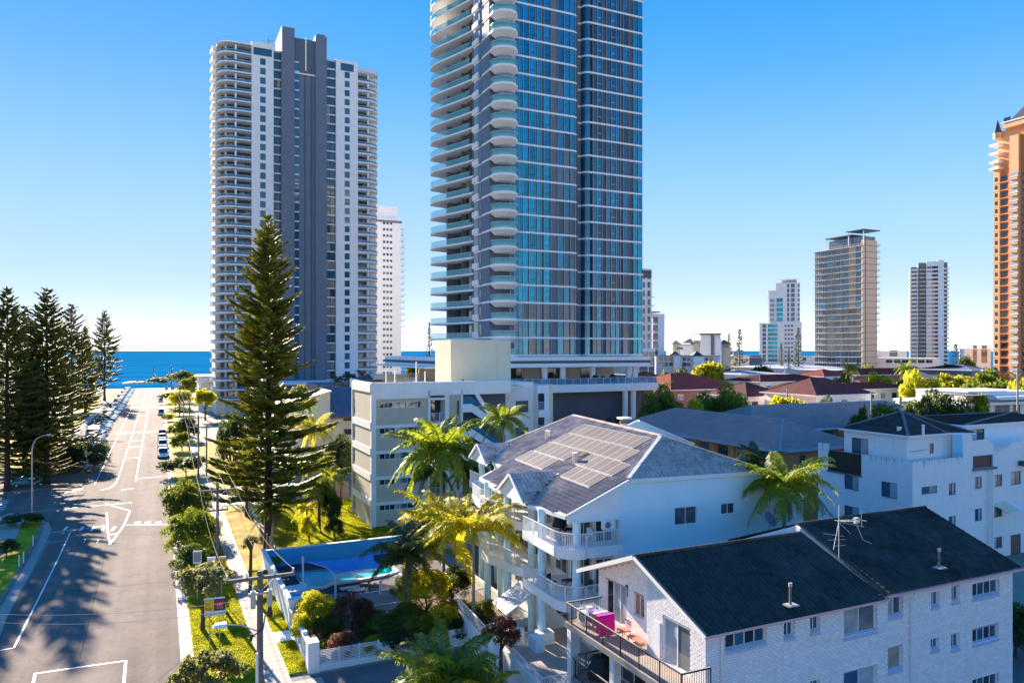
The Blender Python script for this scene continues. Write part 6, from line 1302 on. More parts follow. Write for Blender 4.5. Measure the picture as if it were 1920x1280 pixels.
roofvent(4.1, 7.3, .17, .75, 'white cylinder vent in the gap between the solar rows'); roofvent(5.8, 16.0, .2, .62, 'white cylinder vent beyond the far end of the solar rows')
T = thing('roof_turbine', 'flat slatted vent between the solar rows', 'vent', tuple(B.W(5.0, 7.8, S1(5.0))), B.r); b = MB()
for k in range(6): b.box(-.3 + k * .1, -.24 + k * .1, -.35, .35, .1 + k * .035, .18 + k * .035, 'timber')
b.add('louvre', T)
p = B.W(11.0, 12.4, 0); T = thing('chimney', 'short white chimney with a rusty cowl behind the solar roof', 'chimney', (p.x, p.y, 12.6), B.r); MB().cyl(0, 0, 0, 2.0, .3, 'white', 10).add('stack', T); MB().cyl(0, 0, 2.0, 2.35, .38, 'timber', 10).add('cowl', T); MB().box(-.45, .45, -.45, .45, 2.36, 2.5, 'white').add('cap', T)
# balcony furniture
M['wicker'] = mat('dark_wicker', (.03, .03, .035), .8, var=.3)
def table_set(x, y, z, label, m='wicker'):
    T = thing('outdoor_table', label, 'table', tuple(B.W(x, y, z)), B.r); MB().box(-.45, .45, -.35, .35, .70, .74, m).add('table_top', T)
    for a in (-.4, .4):
        for c in (-.3, .3): MB().box(-.02, .02, -.02, .02, 0, .7, m).add('leg', T, (a, c, 0))
table_set(.9, 1.6, 8.6, 'dark table on the top balcony by the blue wall'); table_set(.5, 8.6, 8.6, 'white table on the top balcony past the first column', 'white'); table_set(.9, 1.4, 5.45, 'dark table on the middle balcony')
def chair_at(x, y, z, rz, label, m='wicker'):
    T = thing('outdoor_chair', label, 'chair', tuple(B.W(x, y, z)), B.r + rz); MB().box(-.23, .23, -.23, .23, .42, .46, m).add('seat', T); MB().box(-.23, .23, .2, .24, .46, .9, m).add('backrest', T)
    for a in (-.2, .2):
        for c in (-.2, .2): MB().box(-.015, .015, -.015, .015, 0, .42, m).add('leg', T, (a, c, 0))
chair_at(.2, .9, 8.6, 1.2, 'dark chair left of the table on the top balcony'); chair_at(1.7, .6, 8.6, -1.2, 'white chair right of the table on the top balcony', 'white'); chair_at(.1, 2.4, 5.45, .6, 'dark chair on the middle balcony near the column'); chair_at(1.7, .5, 5.45, -1.5, 'dark chair on the middle balcony near the blue wall')
T = thing('air_conditioner', 'white air conditioner mounted high on the top balcony wall', 'air conditioner', tuple(B.W(2.75, -.05, 9.55)), B.r); MB().box(-.4, .4, -.3, .05, 0, .6, 'offwhite').add('case', T); MB().tube([(-.12, -.31, .3), (-.12, -.33, .3)], .2, 'grey', 12).add('fan_grille', T)
T = thing('parasol', 'folded dark parasol on the top balcony', 'parasol', tuple(B.W(.55, 2.2, 8.6)), B.r); MB().cyl(0, 0, 0, 1.5, .02, 'alu', 6).add('pole', T); MB().tube([(0, 0, 1.9), (0, 0, 1.3), (0, 0, .8)], [.02, .35, .5], 'black_cloth', 8).add('canopy', T)

# ======== white villa blocks on the right ========
V_ = Loc(751 / F * 67, 67.0, A)
def villa_win(T, org, rot, x, z, w_, h_, cols=2, gl=('glass_blue', 'glass_blind'), fr='frame_dark', **k): return window(T, org, rot, x, z, w_, h_, cols, 1, fr, gl, inset=.08, **k)
VT = V_.thing('white_flats', 'white rendered flats with streaked parapets and a small dark hipped roof', 'block of flats')
yl = lambda u: V_.y(u, 0); xr_ = lambda u, y=0: V_.x(u, y); zP = 10.5; L_ = yl(1534)
def lw_(u0, u1, v0, v1): a, c = yl(u1), yl(u0); return (L_ - c, L_ - a, V_.z(v1, 0, c), V_.z(v0, 0, c))
hs1 = [lw_(1583, 1610, 888, 915), lw_(1652, 1682, 901, 930), lw_(1583, 1610, 946, 974), lw_(1652, 1682, 962, 990)]
bal = (L_ - yl(1553), L_ - yl(1615), V_.z(886, 0, yl(1580)), zP + .3)
b = MB(); wall_mesh(b, L_, 0, zP, hs1 + [(bal[0], bal[1], bal[2], zP)], 'white_stain', depth=.14); b.box(0, bal[0], .001, .3, zP, zP + .55, 'white_stain'); b.box(bal[1], L_, .001, .25, zP - .001, zP + .02, 'white_stain'); b.add('wall', VT, (0, L_, 0), R(-90))
for h in hs1: villa_win(VT, (0, L_), R(-90), h[0] + .01, h[2] + .01, h[1] - h[0] - .02, h[3] - h[2] - .02)
MB().box(bal[0], bal[1], -.02, .03, bal[2] + .05, zP - .35, 'black_metal').add('balustrade', VT, (0, L_, 0), R(-90)); MB().box(bal[0] - .1, bal[1] + .1, -.12, .3, bal[2] - .12, bal[2] + .02, 'concrete_dark').add('balcony_slab', VT, (0, L_, 0), R(-90))
xe = xr_(1806); xE = xr_(1864)
def rw(u0, u1, v0, v1): a, c = xr_(u0), xr_(u1); return (a, c, V_.z(v1, a, 0), V_.z(v0, a, 0))
hs2 = [rw(1728, 1757, 913, 927), rw(1779, 1792, 906, 928), rw(1828, 1841, 894, 916), rw(1828, 1841, 954, 977), rw(1779, 1792, 968, 990), rw(1728, 1757, 968, 985)]
hb = rw(1824, 1862, 855, 878)
b = MB(); wall_mesh(b, xe, 0, zP, hs2[:2] + hs2[4:], 'white_stain', depth=.14); b.box(0, xe, 0.001, .25, zP - .001, zP + .02, 'white_stain'); b.add('wall', VT)
b = MB(); wall_mesh(b, xE, 0, 12.3 - 1.2, hs2[2:4] + [hb], 'white', depth=.14, x0=xe); b.face([(xe, 0, 11.1), (xr_(1823), 0, 11.1), (xr_(1823), 0, 12.45), (xe, 0, 12.45)], 'white')
pl = [(xr_(1823), 11.1), (xE, 11.1), (xE, 11.3), (xE - .6, 11.9), (xE - 1.3, 12.05), (xr_(1823), 12.0)]; b.face([(x, .002, z) for x, z in pl], 'offwhite'); b.add('wall', VT)
for h in hs2: villa_win(VT, (0, 0), 0, h[0] + .01, h[2] + .01, h[1] - h[0] - .02, h[3] - h[2] - .02)
MB().box(hb[0], hb[1], .3, .34, hb[2], hb[2] + 1.0, 'black_metal').add('balustrade', VT); MB().box(hb[0] - .1, hb[1] + .3, -.25, .2, hb[2] - .22, hb[2] - .01, 'concrete_dark').add('balcony_slab', VT)
for u in (1850, 1854, 1859): MB().cyl(xr_(u), -.12, 0, hb[2] - .2, .05, 'offwhite', 6).add('downpipe', VT)
b = MB(); b.box(.3, xE, .3, L_ - .3, 0, bal[2], 'white'); b.add('inner_wall', VT)
# penthouse and roof
py0, px0 = 1.3, 1.0; a_ = V_.y(1583, px0); xq = V_.x(1767, py0); ze = 12.62
hp = [(a_ - V_.y(1597, px0), a_ - V_.y(1628, px0), 10.3, V_.z(821, px0, V_.y(1610, px0)))]
b = MB(); wall_mesh(b, a_ - py0, 9, ze, hp, 'white', depth=.1); b.add('wall', VT, (px0, a_, 0), R(-90)); villa_win(VT, (px0, a_), R(-90), hp[0][0], 10.3, hp[0][1] - hp[0][0], hp[0][3] - 10.3, sill=False, name='sliding_door')
hq = [(V_.x(1743, py0) - px0, V_.x(1751, py0) - px0, V_.z(850, 4, py0), V_.z(831, 4, py0))]
b = MB(); wall_mesh(b, xq - px0, 9, ze, hq, 'white', depth=.1); b.face([(xq - px0, 0, 9), (xq - px0, 3, 9), (xq - px0, 3, ze), (xq - px0, 0, ze)], 'white'); b.box(xq - px0, xe - px0 + .9, .3, 6, 9, ze - .02, 'white'); b.add('wall', VT, (px0, py0, 0))
villa_win(VT, (px0, py0), 0, hq[0][0], hq[0][2], hq[0][1] - hq[0][0], hq[0][3] - hq[0][2], 1, ('glass_grey',))
MB().tube([(V_.x(1708, py0), py0 - .1, V_.z(848, 1, 1)), (V_.x(1739, py0), py0 - .1, V_.z(845, 1, 1))], .03, 'metal', 5).add('wall_rail', VT); MB().cyl(V_.x(1788, py0), py0 + .2, 9, ze, .04, 'metal', 6).add('downpipe', VT)
def roof4(T, pts, ap, zr, m='tile_dark', zz=ze):
    b = MB(); n = len(pts)
    for i in range(n): b.face([(*pts[i], zz + .1), (*pts[(i + 1) % n], zz + .1), (*ap, zr)], m); roof_plane_ribs(b, (*pts[i], zz + .1), (*pts[(i + 1) % n], zz + .1), (*ap, zr), (*ap, zr), m, .33, h=.05, wd=.1, horiz=True)
    for p_ in pts: b.obox((*p_, zz + .1), (*ap, zr), .25, .1, 'concrete_dark', 0)
    b.add('roof', T); f = MB()
    for i in range(n): f.obox((*pts[i], zz - .08), (*pts[(i + 1) % n], zz - .08), .22, .18, 'fascia')
    f.face([(*p_, zz - .02) for p_ in pts], 'white'); f.add('gutter', T)
M['tile_moss'] = mat('mossy_dark_tile', (.05, .047, .045), .85, var=.4, scale=.9, hue=.03, bump=.3, bscale=6)
roof4(VT, [(px0 - .3, py0 - .35), (xq + .1, py0 - .35), (xq + .3, py0), (V_.x(1823, .3), .05), (V_.x(1823, .3) + .4, 6.0), (px0 + 1, a_ + .5), (px0 - .3, a_ + .3)], (V_.x(1691, 5.2), 5.2), 14.45, 'tile_moss')
for (u, v, h_, l_) in ((1731, 812, .75, 'white flue pipe on the small dark roof of the streaked white flats'), (1686, 803, .15, 'low round vent cap on the small dark roof of the streaked white flats')):
    p = gp(u, v, 13.2); T = thing('roof_vent', l_, 'vent', (p.x, p.y, 13.15), A); MB().cyl(0, 0, -.2, h_, .11 if h_ > .5 else .2, 'white', 10).add('pipe', T); MB().cyl(0, 0, h_, h_ + .06, .15 if h_ > .5 else .25, 'white', 10).add('cap', T)
# second white block to the right, set further back, with its own roof
W2 = Loc(*(V_.W(xE + .02, 1.2)[:2]), A); T = W2.thing('white_flats', 'second white block with a wavy parapet, awning and dark roof at the right edge', 'block of flats')
x2 = lambda u, y=0: W2.x(u, y); zq = W2.z(833, 1, 0)
def rw2(u0, u1, v0, v1): a, c = x2(u0), x2(u1); return (max(.05, a), c, W2.z(v1, a, 0), W2.z(v0, a, 0))
h3 = [rw2(1865, 1879, 890, 912), rw2(1895, 1914, 884, 909), rw2(1861, 1879, 951, 970), rw2(1861, 1879, 1008, 1029), rw2(1895, 1914, 1003, 1040)]
b = MB(); wall_mesh(b, x2(2000), 0, W2.z(850, 0, 0), h3, 'white', depth=.14); zz_ = W2.z(850, 0, 0)
pr = [(0, zz_), (x2(2000), zz_), (x2(2000), zq), (x2(1898), zq), (x2(1888), zq - .4), (x2(1878), zq - .9), (x2(1872), zz_ + .25), (0, zz_ + .5)]; b.face([(x, .001, z) for x, z in pr], 'white'); b.box(0, x2(2000), .3, 9, 0, zz_ - .2, 'white'); b.add('wall', T)
for i, h in enumerate(h3): villa_win(T, (0, 0), 0, h[0] + .01, h[2] + .01, h[1] - h[0] - .02, h[3] - h[2] - .02, 2 if i != 4 else 1, ('glass_blind', 'glass_grey') if i != 4 else ('glass_brown',))
MB().box(x2(1909), x2(1990), -.6, 0, W2.z(877, 2, 0), W2.z(868, 2, 0), 'frame_dark').add('window_hood', T)
b = MB(); xa_, xb_ = x2(1858), x2(1884); za = W2.z(945, 1, 0); b.poly([(xa_, -.01, za), (xb_, -.01, za + .1), (xb_ + .8, -1.1, za - .7), (xa_ + 1, -1.1, za - .75)], [(0, 1, 2, 3)], 'cream'); b.poly([(xb_, -.015, za + .1), (xb_ + .1, -.015, za + .1), (xb_ + 2.0, -1.0, za - .45), (xb_ + .85, -1.1, za - .7)], [(0, 1, 2, 3)], 'white'); b.add('awning', T)
yb2 = 3.6; bx0 = W2.x(1804, yb2); z2e = W2.z(798, bx0, yb2); b = MB(); wall_mesh(b, 14, 8, z2e, [(W2.x(1820, yb2) - bx0, W2.x(1846, yb2) - bx0, W2.z(829, 0, yb2), W2.z(808, 0, yb2))], 'white', depth=.12); b.face([(0, 0, 8), (0, 0, z2e), (0, 7, z2e), (0, 7, 8)], 'white'); b.add('wall', T, (bx0, yb2, 0))
villa_win(T, (bx0, yb2), 0, W2.x(1820, yb2) - bx0, W2.z(829, 0, yb2), W2.x(1846, yb2) - W2.x(1820, yb2), W2.z(808, 0, yb2) - W2.z(829, 0, yb2), 2, ('glass_blind', 'glass'))
roof4(T, [(bx0 - .3, yb2 - .4), (bx0 + 14, yb2 - .4), (bx0 + 14, yb2 + 9), (bx0 - .3, yb2 + 9)], (W2.x(1897, yb2 + 4), yb2 + 4), W2.z(773, W2.x(1897, yb2 + 4), yb2 + 4), 'tile_moss', z2e)
# ---------------- vegetation ----------------
LM = {
 'yellow': leafmat('leaf_yellow_green', (.24, .25, .014), (.68, .64, .02), tw=.55),
 'mid': leafmat('leaf_mid_green', (.10, .14, .02), (.30, .36, .025)),
 'dark': leafmat('leaf_dark_green', (.045, .07, .022), (.12, .17, .02)),
 'olive': leafmat('leaf_olive', (.17, .17, .07), (.34, .34, .09)),
 'bronze': leafmat('leaf_bronze', (.15, .065, .04), (.32, .13, .06)),
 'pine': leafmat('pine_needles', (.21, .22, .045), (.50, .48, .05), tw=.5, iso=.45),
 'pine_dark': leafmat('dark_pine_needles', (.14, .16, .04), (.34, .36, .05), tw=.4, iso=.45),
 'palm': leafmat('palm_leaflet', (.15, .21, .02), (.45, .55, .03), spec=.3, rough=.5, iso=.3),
 'palm_sunlit': leafmat('sunlit_palm_leaflet', (.34, .32, .02), (.85, .76, .03), tw=.6, spec=.3, rough=.5, iso=.3),  # brighter copy of the palm leaf, the backlight put into its colour
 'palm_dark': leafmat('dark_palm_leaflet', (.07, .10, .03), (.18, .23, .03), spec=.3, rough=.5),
}
def quads_from(c, a, b_, size, asp=.5):
    """leaf quads: centres c, unit axes a (long) and b_, size per leaf"""
    n = len(c); s_ = size[:, None]; A_ = a * s_; B_ = b_ * s_ * asp
    V = np.stack([c - A_ * .5, c + B_ * .5, c + A_ * .6, c - B_ * .5], 1).reshape(-1, 3); Fc = np.arange(n * 4).reshape(n, 4); return V, Fc
def rnd_unit(n): v = RNG.normal(size=(n, 3)); return v / np.linalg.norm(v, axis=1)[:, None]
def crown_mesh(key, nb, nl, leaf, m, squash=.8, shell=.62, br=(.22, .42), openness=.0):
    """crown in a unit sphere (radius 1, centre at 0): leaves on many small clumps"""
    d = rnd_unit(nb); d[:, 2] = np.where(d[:, 2] < -.45, -d[:, 2], d[:, 2]); rad = RNG.uniform(.35, 1, nb) ** .6 * shell; cen = d * rad[:, None]; r_ = RNG.uniform(*br, nb)
    idx = RNG.choice(nb, nl, p=r_ ** 2 / (r_ ** 2).sum()); u = rnd_unit(nl); u[:, 2] = np.abs(u[:, 2]) * np.where(RNG.random(nl) < .75, 1, -1)
    c = cen[idx] + u * (r_[idx] * RNG.uniform(.72, 1.08, nl))[:, None]
    nrm = u + rnd_unit(nl) * .9; nrm /= np.linalg.norm(nrm, axis=1)[:, None]; a = np.cross(nrm, rnd_unit(nl)); a /= np.linalg.norm(a, axis=1)[:, None]; b_ = np.cross(nrm, a)
    c[:, 2] *= squash; V, Fc = quads_from(c, a, b_, RNG.uniform(.7, 1.35, nl) * leaf); return npmesh('crown', V, Fc, [m]), cen * np.array([1, 1, squash]), r_
CM = {}
def get_crown(kind, m, v):
    k = (kind, m, v)
    if k not in CM:
        if kind == 'round': CM[k] = crown_mesh(k, 54, 5600, .105, LM[m], shell=.80, br=(.13, .30))
        elif kind == 'fine': CM[k] = crown_mesh(k, 60, 9500, .065, LM[m], shell=.82, br=(.11, .27))
        elif kind == 'loose': CM[k] = crown_mesh(k, 40, 2600, .12, LM[m], shell=.8, br=(.12, .25))
        elif kind == 'far': CM[k] = crown_mesh(k, 26, 2200, .16, LM[m])
        elif kind == 'near': CM[k] = crown_mesh(k, 84, 13000, .065, LM[m], shell=.84, br=(.10, .27))
    return CM[k]
def tree(label, x, y, h, rw, kind='round', m='mid', v=0, cz=None, zr=None, name='tree', cat='tree', group=None, trunk='bark', base=0.1, rz=None, low=False):
    """leafy tree at world x, y: height h, crown radius rw"""
    T = thing(name, label, cat, (x, y, base), rz if rz is not None else random.uniform(0, 6.28), group); rw *= 1.12; low = low or cat == 'shrub' or (h < 4.5 and kind != 'loose'); zr = zr or (h * .56 if low else min(rw * 1.05, h * .48)); cz = cz if cz is not None else (h * .46 if low else h - zr * .9)
    me, cen, r_ = get_crown(kind, m, v); o = ob('crown', me, T, (0, 0, cz), 0, (rw * random.uniform(.88, 1.14), rw * random.uniform(.88, 1.14), zr / .8 * .9)); 
    b = MB(); tr = max(.06, h * .028); zf_ = max(.2, cz - zr * .55); b.tube([(0, 0, -.1), (.03 * h * .3, 0, zf_ * .5), (0, .02 * h * .3, zf_)], [tr * 1.3, tr, tr * .8], trunk, 7)
    for i in range(min(7, len(cen))): c = cen[i * 3 % len(cen)]; b.tube([(0, .02 * h * .3, zf_ * .96), (c[0] * rw * .45, c[1] * rw * .45, cz + c[2] * zr * .3 - zr * .1), (c[0] * rw * .95, c[1] * rw * .95, cz + c[2] * zr * .9)], [tr * .6, tr * .35, tr * .12], trunk, 5)
    b.add('trunk', T); return T
def tree_px(label, u, vt, Y, wpx, kind='round', m='mid', v=0, **k):
    x = (u - U0) / F * Y; h = H + (V0 - vt) * Y / F - .1; return tree(label, x, Y, h, wpx * Y / F / 2, kind, m, v, **k)

# Norfolk pines ------------------------------------------------------------
def pine_mesh(h, rmax, m, seed, wsp=.95, nb=6, dens=1.0, rope=.085, low=.12, top_taper=1.0, ragged=.12, droop=.05):
    rg = np.random.default_rng(seed); Vs = []; Fs = []; k = 0; z = h * low; segs = []; wob = rg.uniform(0, 6.28, 4)
    def rope_(p0, p1, p2, r0, r1):
        segs.append((p0, p1, p2, r0, r1))
    wh = 0
    while z < h - .3:
        f = (z - h * low) / (h * (1 - low)); prof = (1 - f) ** .82 * (.80 + .20 * min(1, f * 7)) * top_taper; L0 = max(.25, rmax * prof); n = nb if f < .9 else 5; ph = rg.uniform(0, 6.28)
        for j in range(n):
            if f < .75 and rg.random() < .06: continue
            th = ph + 2 * math.pi * j / n + rg.normal(0, .1); L = L0 * rg.uniform(1 - ragged * 2.2, 1 + ragged * .7) * (1 + .13 * math.sin(2 * th + wob[0] + z * .25) + .10 * math.sin(3 * th + wob[1] - z * .4)) * (1 + .10 * math.sin(z * 1.9 + wob[2])); d = np.array([math.cos(th), math.sin(th), 0]); sd = np.array([-d[1], d[0], 0]); up = .10 + .55 * f ** 2 - (.10 if f < .4 else 0)
            z0 = z + rg.normal(0, .2)
            def pt(t): return d * L * t + np.array([0, 0, z0 + L * (up * t - droop * math.sin(t * 3.1) + .10 * t ** 3)])
            rope_(pt(0), pt(.5), pt(1.0), .05 + .012 * L, .03); ns = max(3, int(L / .27 * dens)); bl = min(1.05, .32 + L * .20)
            for i in range(1, ns + 1):
                t = .16 + .84 * i / ns; p = pt(t)
                ll = bl * (1.08 - .62 * t ** 2) * rg.uniform(.75, 1.2)
                for sg in (-1, 1):
                    dv = d * rg.uniform(.55, .9) + sd * sg * rg.uniform(.6, .95); q1 = p + dv * ll * .5 + np.array([0, 0, ll * rg.uniform(-.05, .12)]); q2 = p + dv * ll + np.array([0, 0, ll * rg.uniform(-.05, .35)]); rope_(p, q1, q2, rope, rope * .55)
                if rg.random() < .7: q1 = p + d * ll * .3 + np.array([0, 0, ll * .22]); q2 = p + d * ll * .65 + np.array([0, 0, ll * .5]); rope_(p, q1, q2, rope, rope * .6)
            p = pt(1.0); rope_(p - d * .1, p + d * .25 + np.array([0, 0, .08]), p + d * .5 + np.array([0, 0, .28]), rope, rope * .6)
        z += wsp * (1.0 - .55 * f); wh += 1
    S_ = len(segs); P0 = np.array([s_[0] for s_ in segs]); P1 = np.array([s_[1] for s_ in segs]); P2 = np.array([s_[2] for s_ in segs]); R0 = np.array([s_[3] for s_ in segs]); R1 = np.array([s_[4] for s_ in segs])
    D = P2 - P0; D /= np.linalg.norm(D, axis=1)[:, None] + 1e-9; X_ = np.cross(D, np.array([0, 0, 1.0])); X_ /= np.linalg.norm(X_, axis=1)[:, None] + 1e-9; Y_ = np.cross(X_, D); rings = []
    for (Pq, Rq) in ((P0, R0 * .6), (P1, R0), (P2, R1 * .5)):
        for a in range(3):
            th = a * 2.094 + .5; rings.append(Pq + X_ * (Rq * math.cos(th))[:, None] * 1.25 + Y_ * (Rq * math.sin(th))[:, None])
    V = np.stack(rings, 1).reshape(-1, 3); base = np.arange(S_)[:, None] * 9; fl = []
    for r_ in range(2):
        for a in range(3): fl.append([r_ * 3 + a, r_ * 3 + (a + 1) % 3, (r_ + 1) * 3 + (a + 1) % 3, (r_ + 1) * 3 + a])
    Fc = (base[:, None, :] + np.array(fl)[None, :, :]).reshape(-1, 4)
    return npmesh('crown', V, Fc, [LM[m]], smooth=True)
def pine(label, x, y, h, crown, hm, scw=1.0, group=None, trunk='bark_dark', rz=None, base=0.1, tr=None):
    T = thing('norfolk_pine', label, 'pine tree', (x, y, base), rz if rz is not None else random.uniform(0, 6.28), group); ob('crown', crown, T, (0, 0, 0), 0, (h / hm * scw, h / hm * scw, h / hm))
    b = MB(); tr = tr or h * .0135; b.tube([(0, 0, -.1), (0, 0, h * .05), (.05, 0, h * .5), (0, 0, h * .99)], [tr * 1.35, tr, tr * .62, .03], trunk, 9); b.add('trunk', T); return T
pmain = pine_mesh(34.5, 6.5, 'pine', 3, wsp=.80, nb=8, dens=2.1, low=.15, rope=.085, ragged=.28)
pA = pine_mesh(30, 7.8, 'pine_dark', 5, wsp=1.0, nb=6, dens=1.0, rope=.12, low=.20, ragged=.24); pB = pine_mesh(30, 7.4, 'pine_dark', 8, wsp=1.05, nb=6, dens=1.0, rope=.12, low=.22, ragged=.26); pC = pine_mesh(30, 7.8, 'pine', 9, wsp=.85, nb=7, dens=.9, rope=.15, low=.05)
pF = pine_mesh(30, 5.4, 'pine_dark', 11, wsp=1.6, nb=5, dens=.4, rope=.16, low=.08, ragged=.25)
p = gp(503, 1029); pine('tall Norfolk pine standing in front of the grey and white tower', p.x, p.y, H + (V0 - 400) * p.y / F - .1, pmain, 34.5, 1.0, rz=.4, tr=.42)
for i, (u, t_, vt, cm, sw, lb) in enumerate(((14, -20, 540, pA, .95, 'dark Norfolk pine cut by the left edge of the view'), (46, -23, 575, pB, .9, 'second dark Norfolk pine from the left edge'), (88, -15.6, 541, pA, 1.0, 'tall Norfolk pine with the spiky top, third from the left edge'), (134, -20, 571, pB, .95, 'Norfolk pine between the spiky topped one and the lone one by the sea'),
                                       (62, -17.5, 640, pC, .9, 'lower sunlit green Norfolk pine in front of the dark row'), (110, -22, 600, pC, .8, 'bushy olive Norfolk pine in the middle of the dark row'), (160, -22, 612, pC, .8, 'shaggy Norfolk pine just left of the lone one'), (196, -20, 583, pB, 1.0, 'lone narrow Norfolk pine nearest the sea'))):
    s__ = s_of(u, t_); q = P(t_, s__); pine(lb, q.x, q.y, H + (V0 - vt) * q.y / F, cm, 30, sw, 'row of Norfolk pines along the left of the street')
for (u, vt, Y, lb, sw) in ((289, 685, 455, 'small dark pine on the beach dune, left of the pair', .8), (322, 684, 440, 'small dark pine on the beach dune, right of the pair', .8), (344, 687, 430, 'small pine beside the dune bushes', .8), (805, 603, 330, 'slim dark pine rising between the cream tower and the glass tower', .55),
                           (1367, 625, 330, 'left one of two pines beside the beige hotel', .75), (1387, 616, 320, 'taller right one of two pines beside the beige hotel', .9), (1465, 641, 300, 'small pine in front of the stepped tower, left', .6), (1479, 650, 290, 'smallest pine in front of the stepped tower', .5), (1497, 613, 300, 'tallest pine in front of the stepped tower, right', .8), (1792, 644, 300, 'dark pine with flat tiers left of the orange tower', 1.3)):
    pine(lb, (u - U0) / F * Y, Y, H + (V0 - vt) * Y / F, pF, 30, sw)

for t_, s_, h_, sw, lb in ((-33, 175, 25, .95, 'back row Norfolk pine behind the spiky topped one'), (-36, 210, 27, 1.0, 'back row Norfolk pine between the middle trees'), (-31, 245, 26, 1.0, 'back row Norfolk pine behind the shaggy one'), (-40, 160, 24, 1.0, 'back row Norfolk pine nearest the left edge'), (-45, 300, 28, 1.0, 'back row Norfolk pine farthest towards the sea')):
    q = P(t_, s_); pine(lb, q.x, q.y, h_, pC if sw < 1 else pB, 30, sw * 1.1, 'row of Norfolk pines along the left of the street')
# palms ---------------------------------------------------------------------
def frond_mesh(L, rise, fall, m, seed, nl=46, ll=.62, hang=.5):
    """one feather leaf: arching midrib with leaflets on both sides; root at 0, reaching along +x"""
    rg = np.random.default_rng(seed); V = []; Fc = []; b = MB()
    def pt(t): return np.array([L * (t - .12 * t * t * fall), L * .04 * math.sin(t * 3) * rg.choice([1]), L * (rise * t - fall * t ** 2.2)])
    b.tube([pt(t) for t in (0, .2, .4, .6, .8, 1)], [.018, .015, .012, .009, .006, .003], m, 4, caps=False); k = len(b.v)
    for i in range(nl):
        t = .10 + .90 * i / (nl - 1); p = pt(t); d = pt(min(1, t + .03)) - pt(t - .03); d /= np.linalg.norm(d); side = np.cross(d, [0, 0, 1.0]); side /= np.linalg.norm(side); upv = np.cross(side, d); l = ll * (math.sin(min(1, t * 1.15 + .12) * 2.9) ** .6 if t < .98 else .4) * rg.uniform(.85, 1.15) * (1.0 if t < .6 else 1.05)
        for sg in (-1, 1):
            v1 = side * sg * .85 + d * .45 + upv * rg.uniform(-.1, .35); v1 /= np.linalg.norm(v1); q1 = p + v1 * l * .5; q2 = p + v1 * l * .95 + np.array([0, 0, -l * hang * rg.uniform(.5, 1.2)]); w_ = d * .0125 * (1 + l)
            b.poly([p - w_ * .5, p + w_ * .5, q1 + w_, q1 - w_, q2], [(0, 1, 2, 3), (3, 2, 4)], m)
    return b.mesh('frond')
FRM = {}
def fronds(m):
    if m not in FRM:
        mm = LM[m]; FRM[m] = [frond_mesh(1, .85, .45, mm, 1, ll=.24), frond_mesh(1, .62, .75, mm, 2, ll=.26), frond_mesh(1, .35, .85, mm, 3, ll=.26), frond_mesh(1, .05, .85, mm, 4, ll=.22, hang=.9)]
    return FRM[m]
def palm(label, x, y, h, fl, m='palm', n=15, trunk_r=.15, shaft=True, lean=(0, 0), base=0.1, upright=0., group=None, skirt=0, seed=0):
    rg = random.Random(seed + int(x * 7) + int(y * 3)); T = thing('palm_tree', label, 'palm', (x, y, base), rg.uniform(0, 6.28), group); c = (lean[0], lean[1], h)
    b = MB(); pts = []; rr = []
    k = 10
    for i in range(k + 1): f = i / k; pts.append((lean[0] * f ** 1.5, lean[1] * f ** 1.5, h * f - .1 * (1 - f))); rr.append(trunk_r * (1.35 - .55 * min(1, f * 3) - .1 * f) * (1 + .05 * (i % 2)))
    b.tube(pts, rr, 'palm_trunk', 9); b.add('trunk', T)
    if shaft: MB().tube([c, (c[0], c[1], h + fl * .12), (c[0], c[1], h + fl * .26)], [trunk_r * .95, trunk_r * .85, trunk_r * .4], 'crownshaft', 8).add('crownshaft', T)
    fm = fronds(m); zc_ = h + (fl * .18 if shaft else .05)
    for i in range(n):
        f = i / (n - 1); kind = min(3, int((f + rg.uniform(-.08, .08)) * (3.6 - upright * 1.6) + .1)); kind = max(0, kind); az = i * 2.39996 + rg.uniform(-.2, .2); s__ = fl * rg.uniform(.85, 1.08) * (1.0 if kind < 3 else .9)
        ob('frond', fm[kind], T, (c[0], c[1], zc_ - f * .15 * fl * .4), (rg.uniform(-.25, .25), rg.uniform(-.22, .12), az), (s__, s__, s__))
    if skirt:
        for i in range(skirt): az = rg.uniform(0, 6.28); ob('dead_frond', fronds_dead(), T, (c[0], c[1], h - .1), (0, rg.uniform(.9, 1.3), az), fl * .5)
    return T
def fronds_dead():
    if 'dead' not in FRM: FRM['dead'] = frond_mesh(1, .2, .3, mat('dead_frond', (.35, .24, .15), .9, iso=.3), 6, nl=22, ll=.25, hang=.4)
    return FRM['dead']
def palm_px(label, u, v, Y, rpx, **k): rpx *= 1.15; k['n'] = int(k.get('n', 15) * 1.4); return palm(label, (u - U0) / F * Y, Y, H + (V0 - v) * Y / F - .1 - rpx * Y / F * .2, rpx * Y / F, **k)
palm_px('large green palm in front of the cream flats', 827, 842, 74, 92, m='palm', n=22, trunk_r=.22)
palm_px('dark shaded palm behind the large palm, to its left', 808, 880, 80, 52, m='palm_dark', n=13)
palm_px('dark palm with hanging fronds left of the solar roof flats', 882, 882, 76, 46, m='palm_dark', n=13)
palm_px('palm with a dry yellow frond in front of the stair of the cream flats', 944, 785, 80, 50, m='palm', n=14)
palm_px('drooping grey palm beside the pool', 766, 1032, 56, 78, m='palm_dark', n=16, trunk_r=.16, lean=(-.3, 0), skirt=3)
palm_px('yellow green palm in the middle of the courtyard group', 832, 984, 61, 96, m='palm_sunlit', n=17, upright=.3, trunk_r=.17)
palm_px('tall golden palm with upright fronds next to the rounded balconies', 888, 988, 53, 104, m='palm_sunlit', n=15, upright=.9, trunk_r=.14)
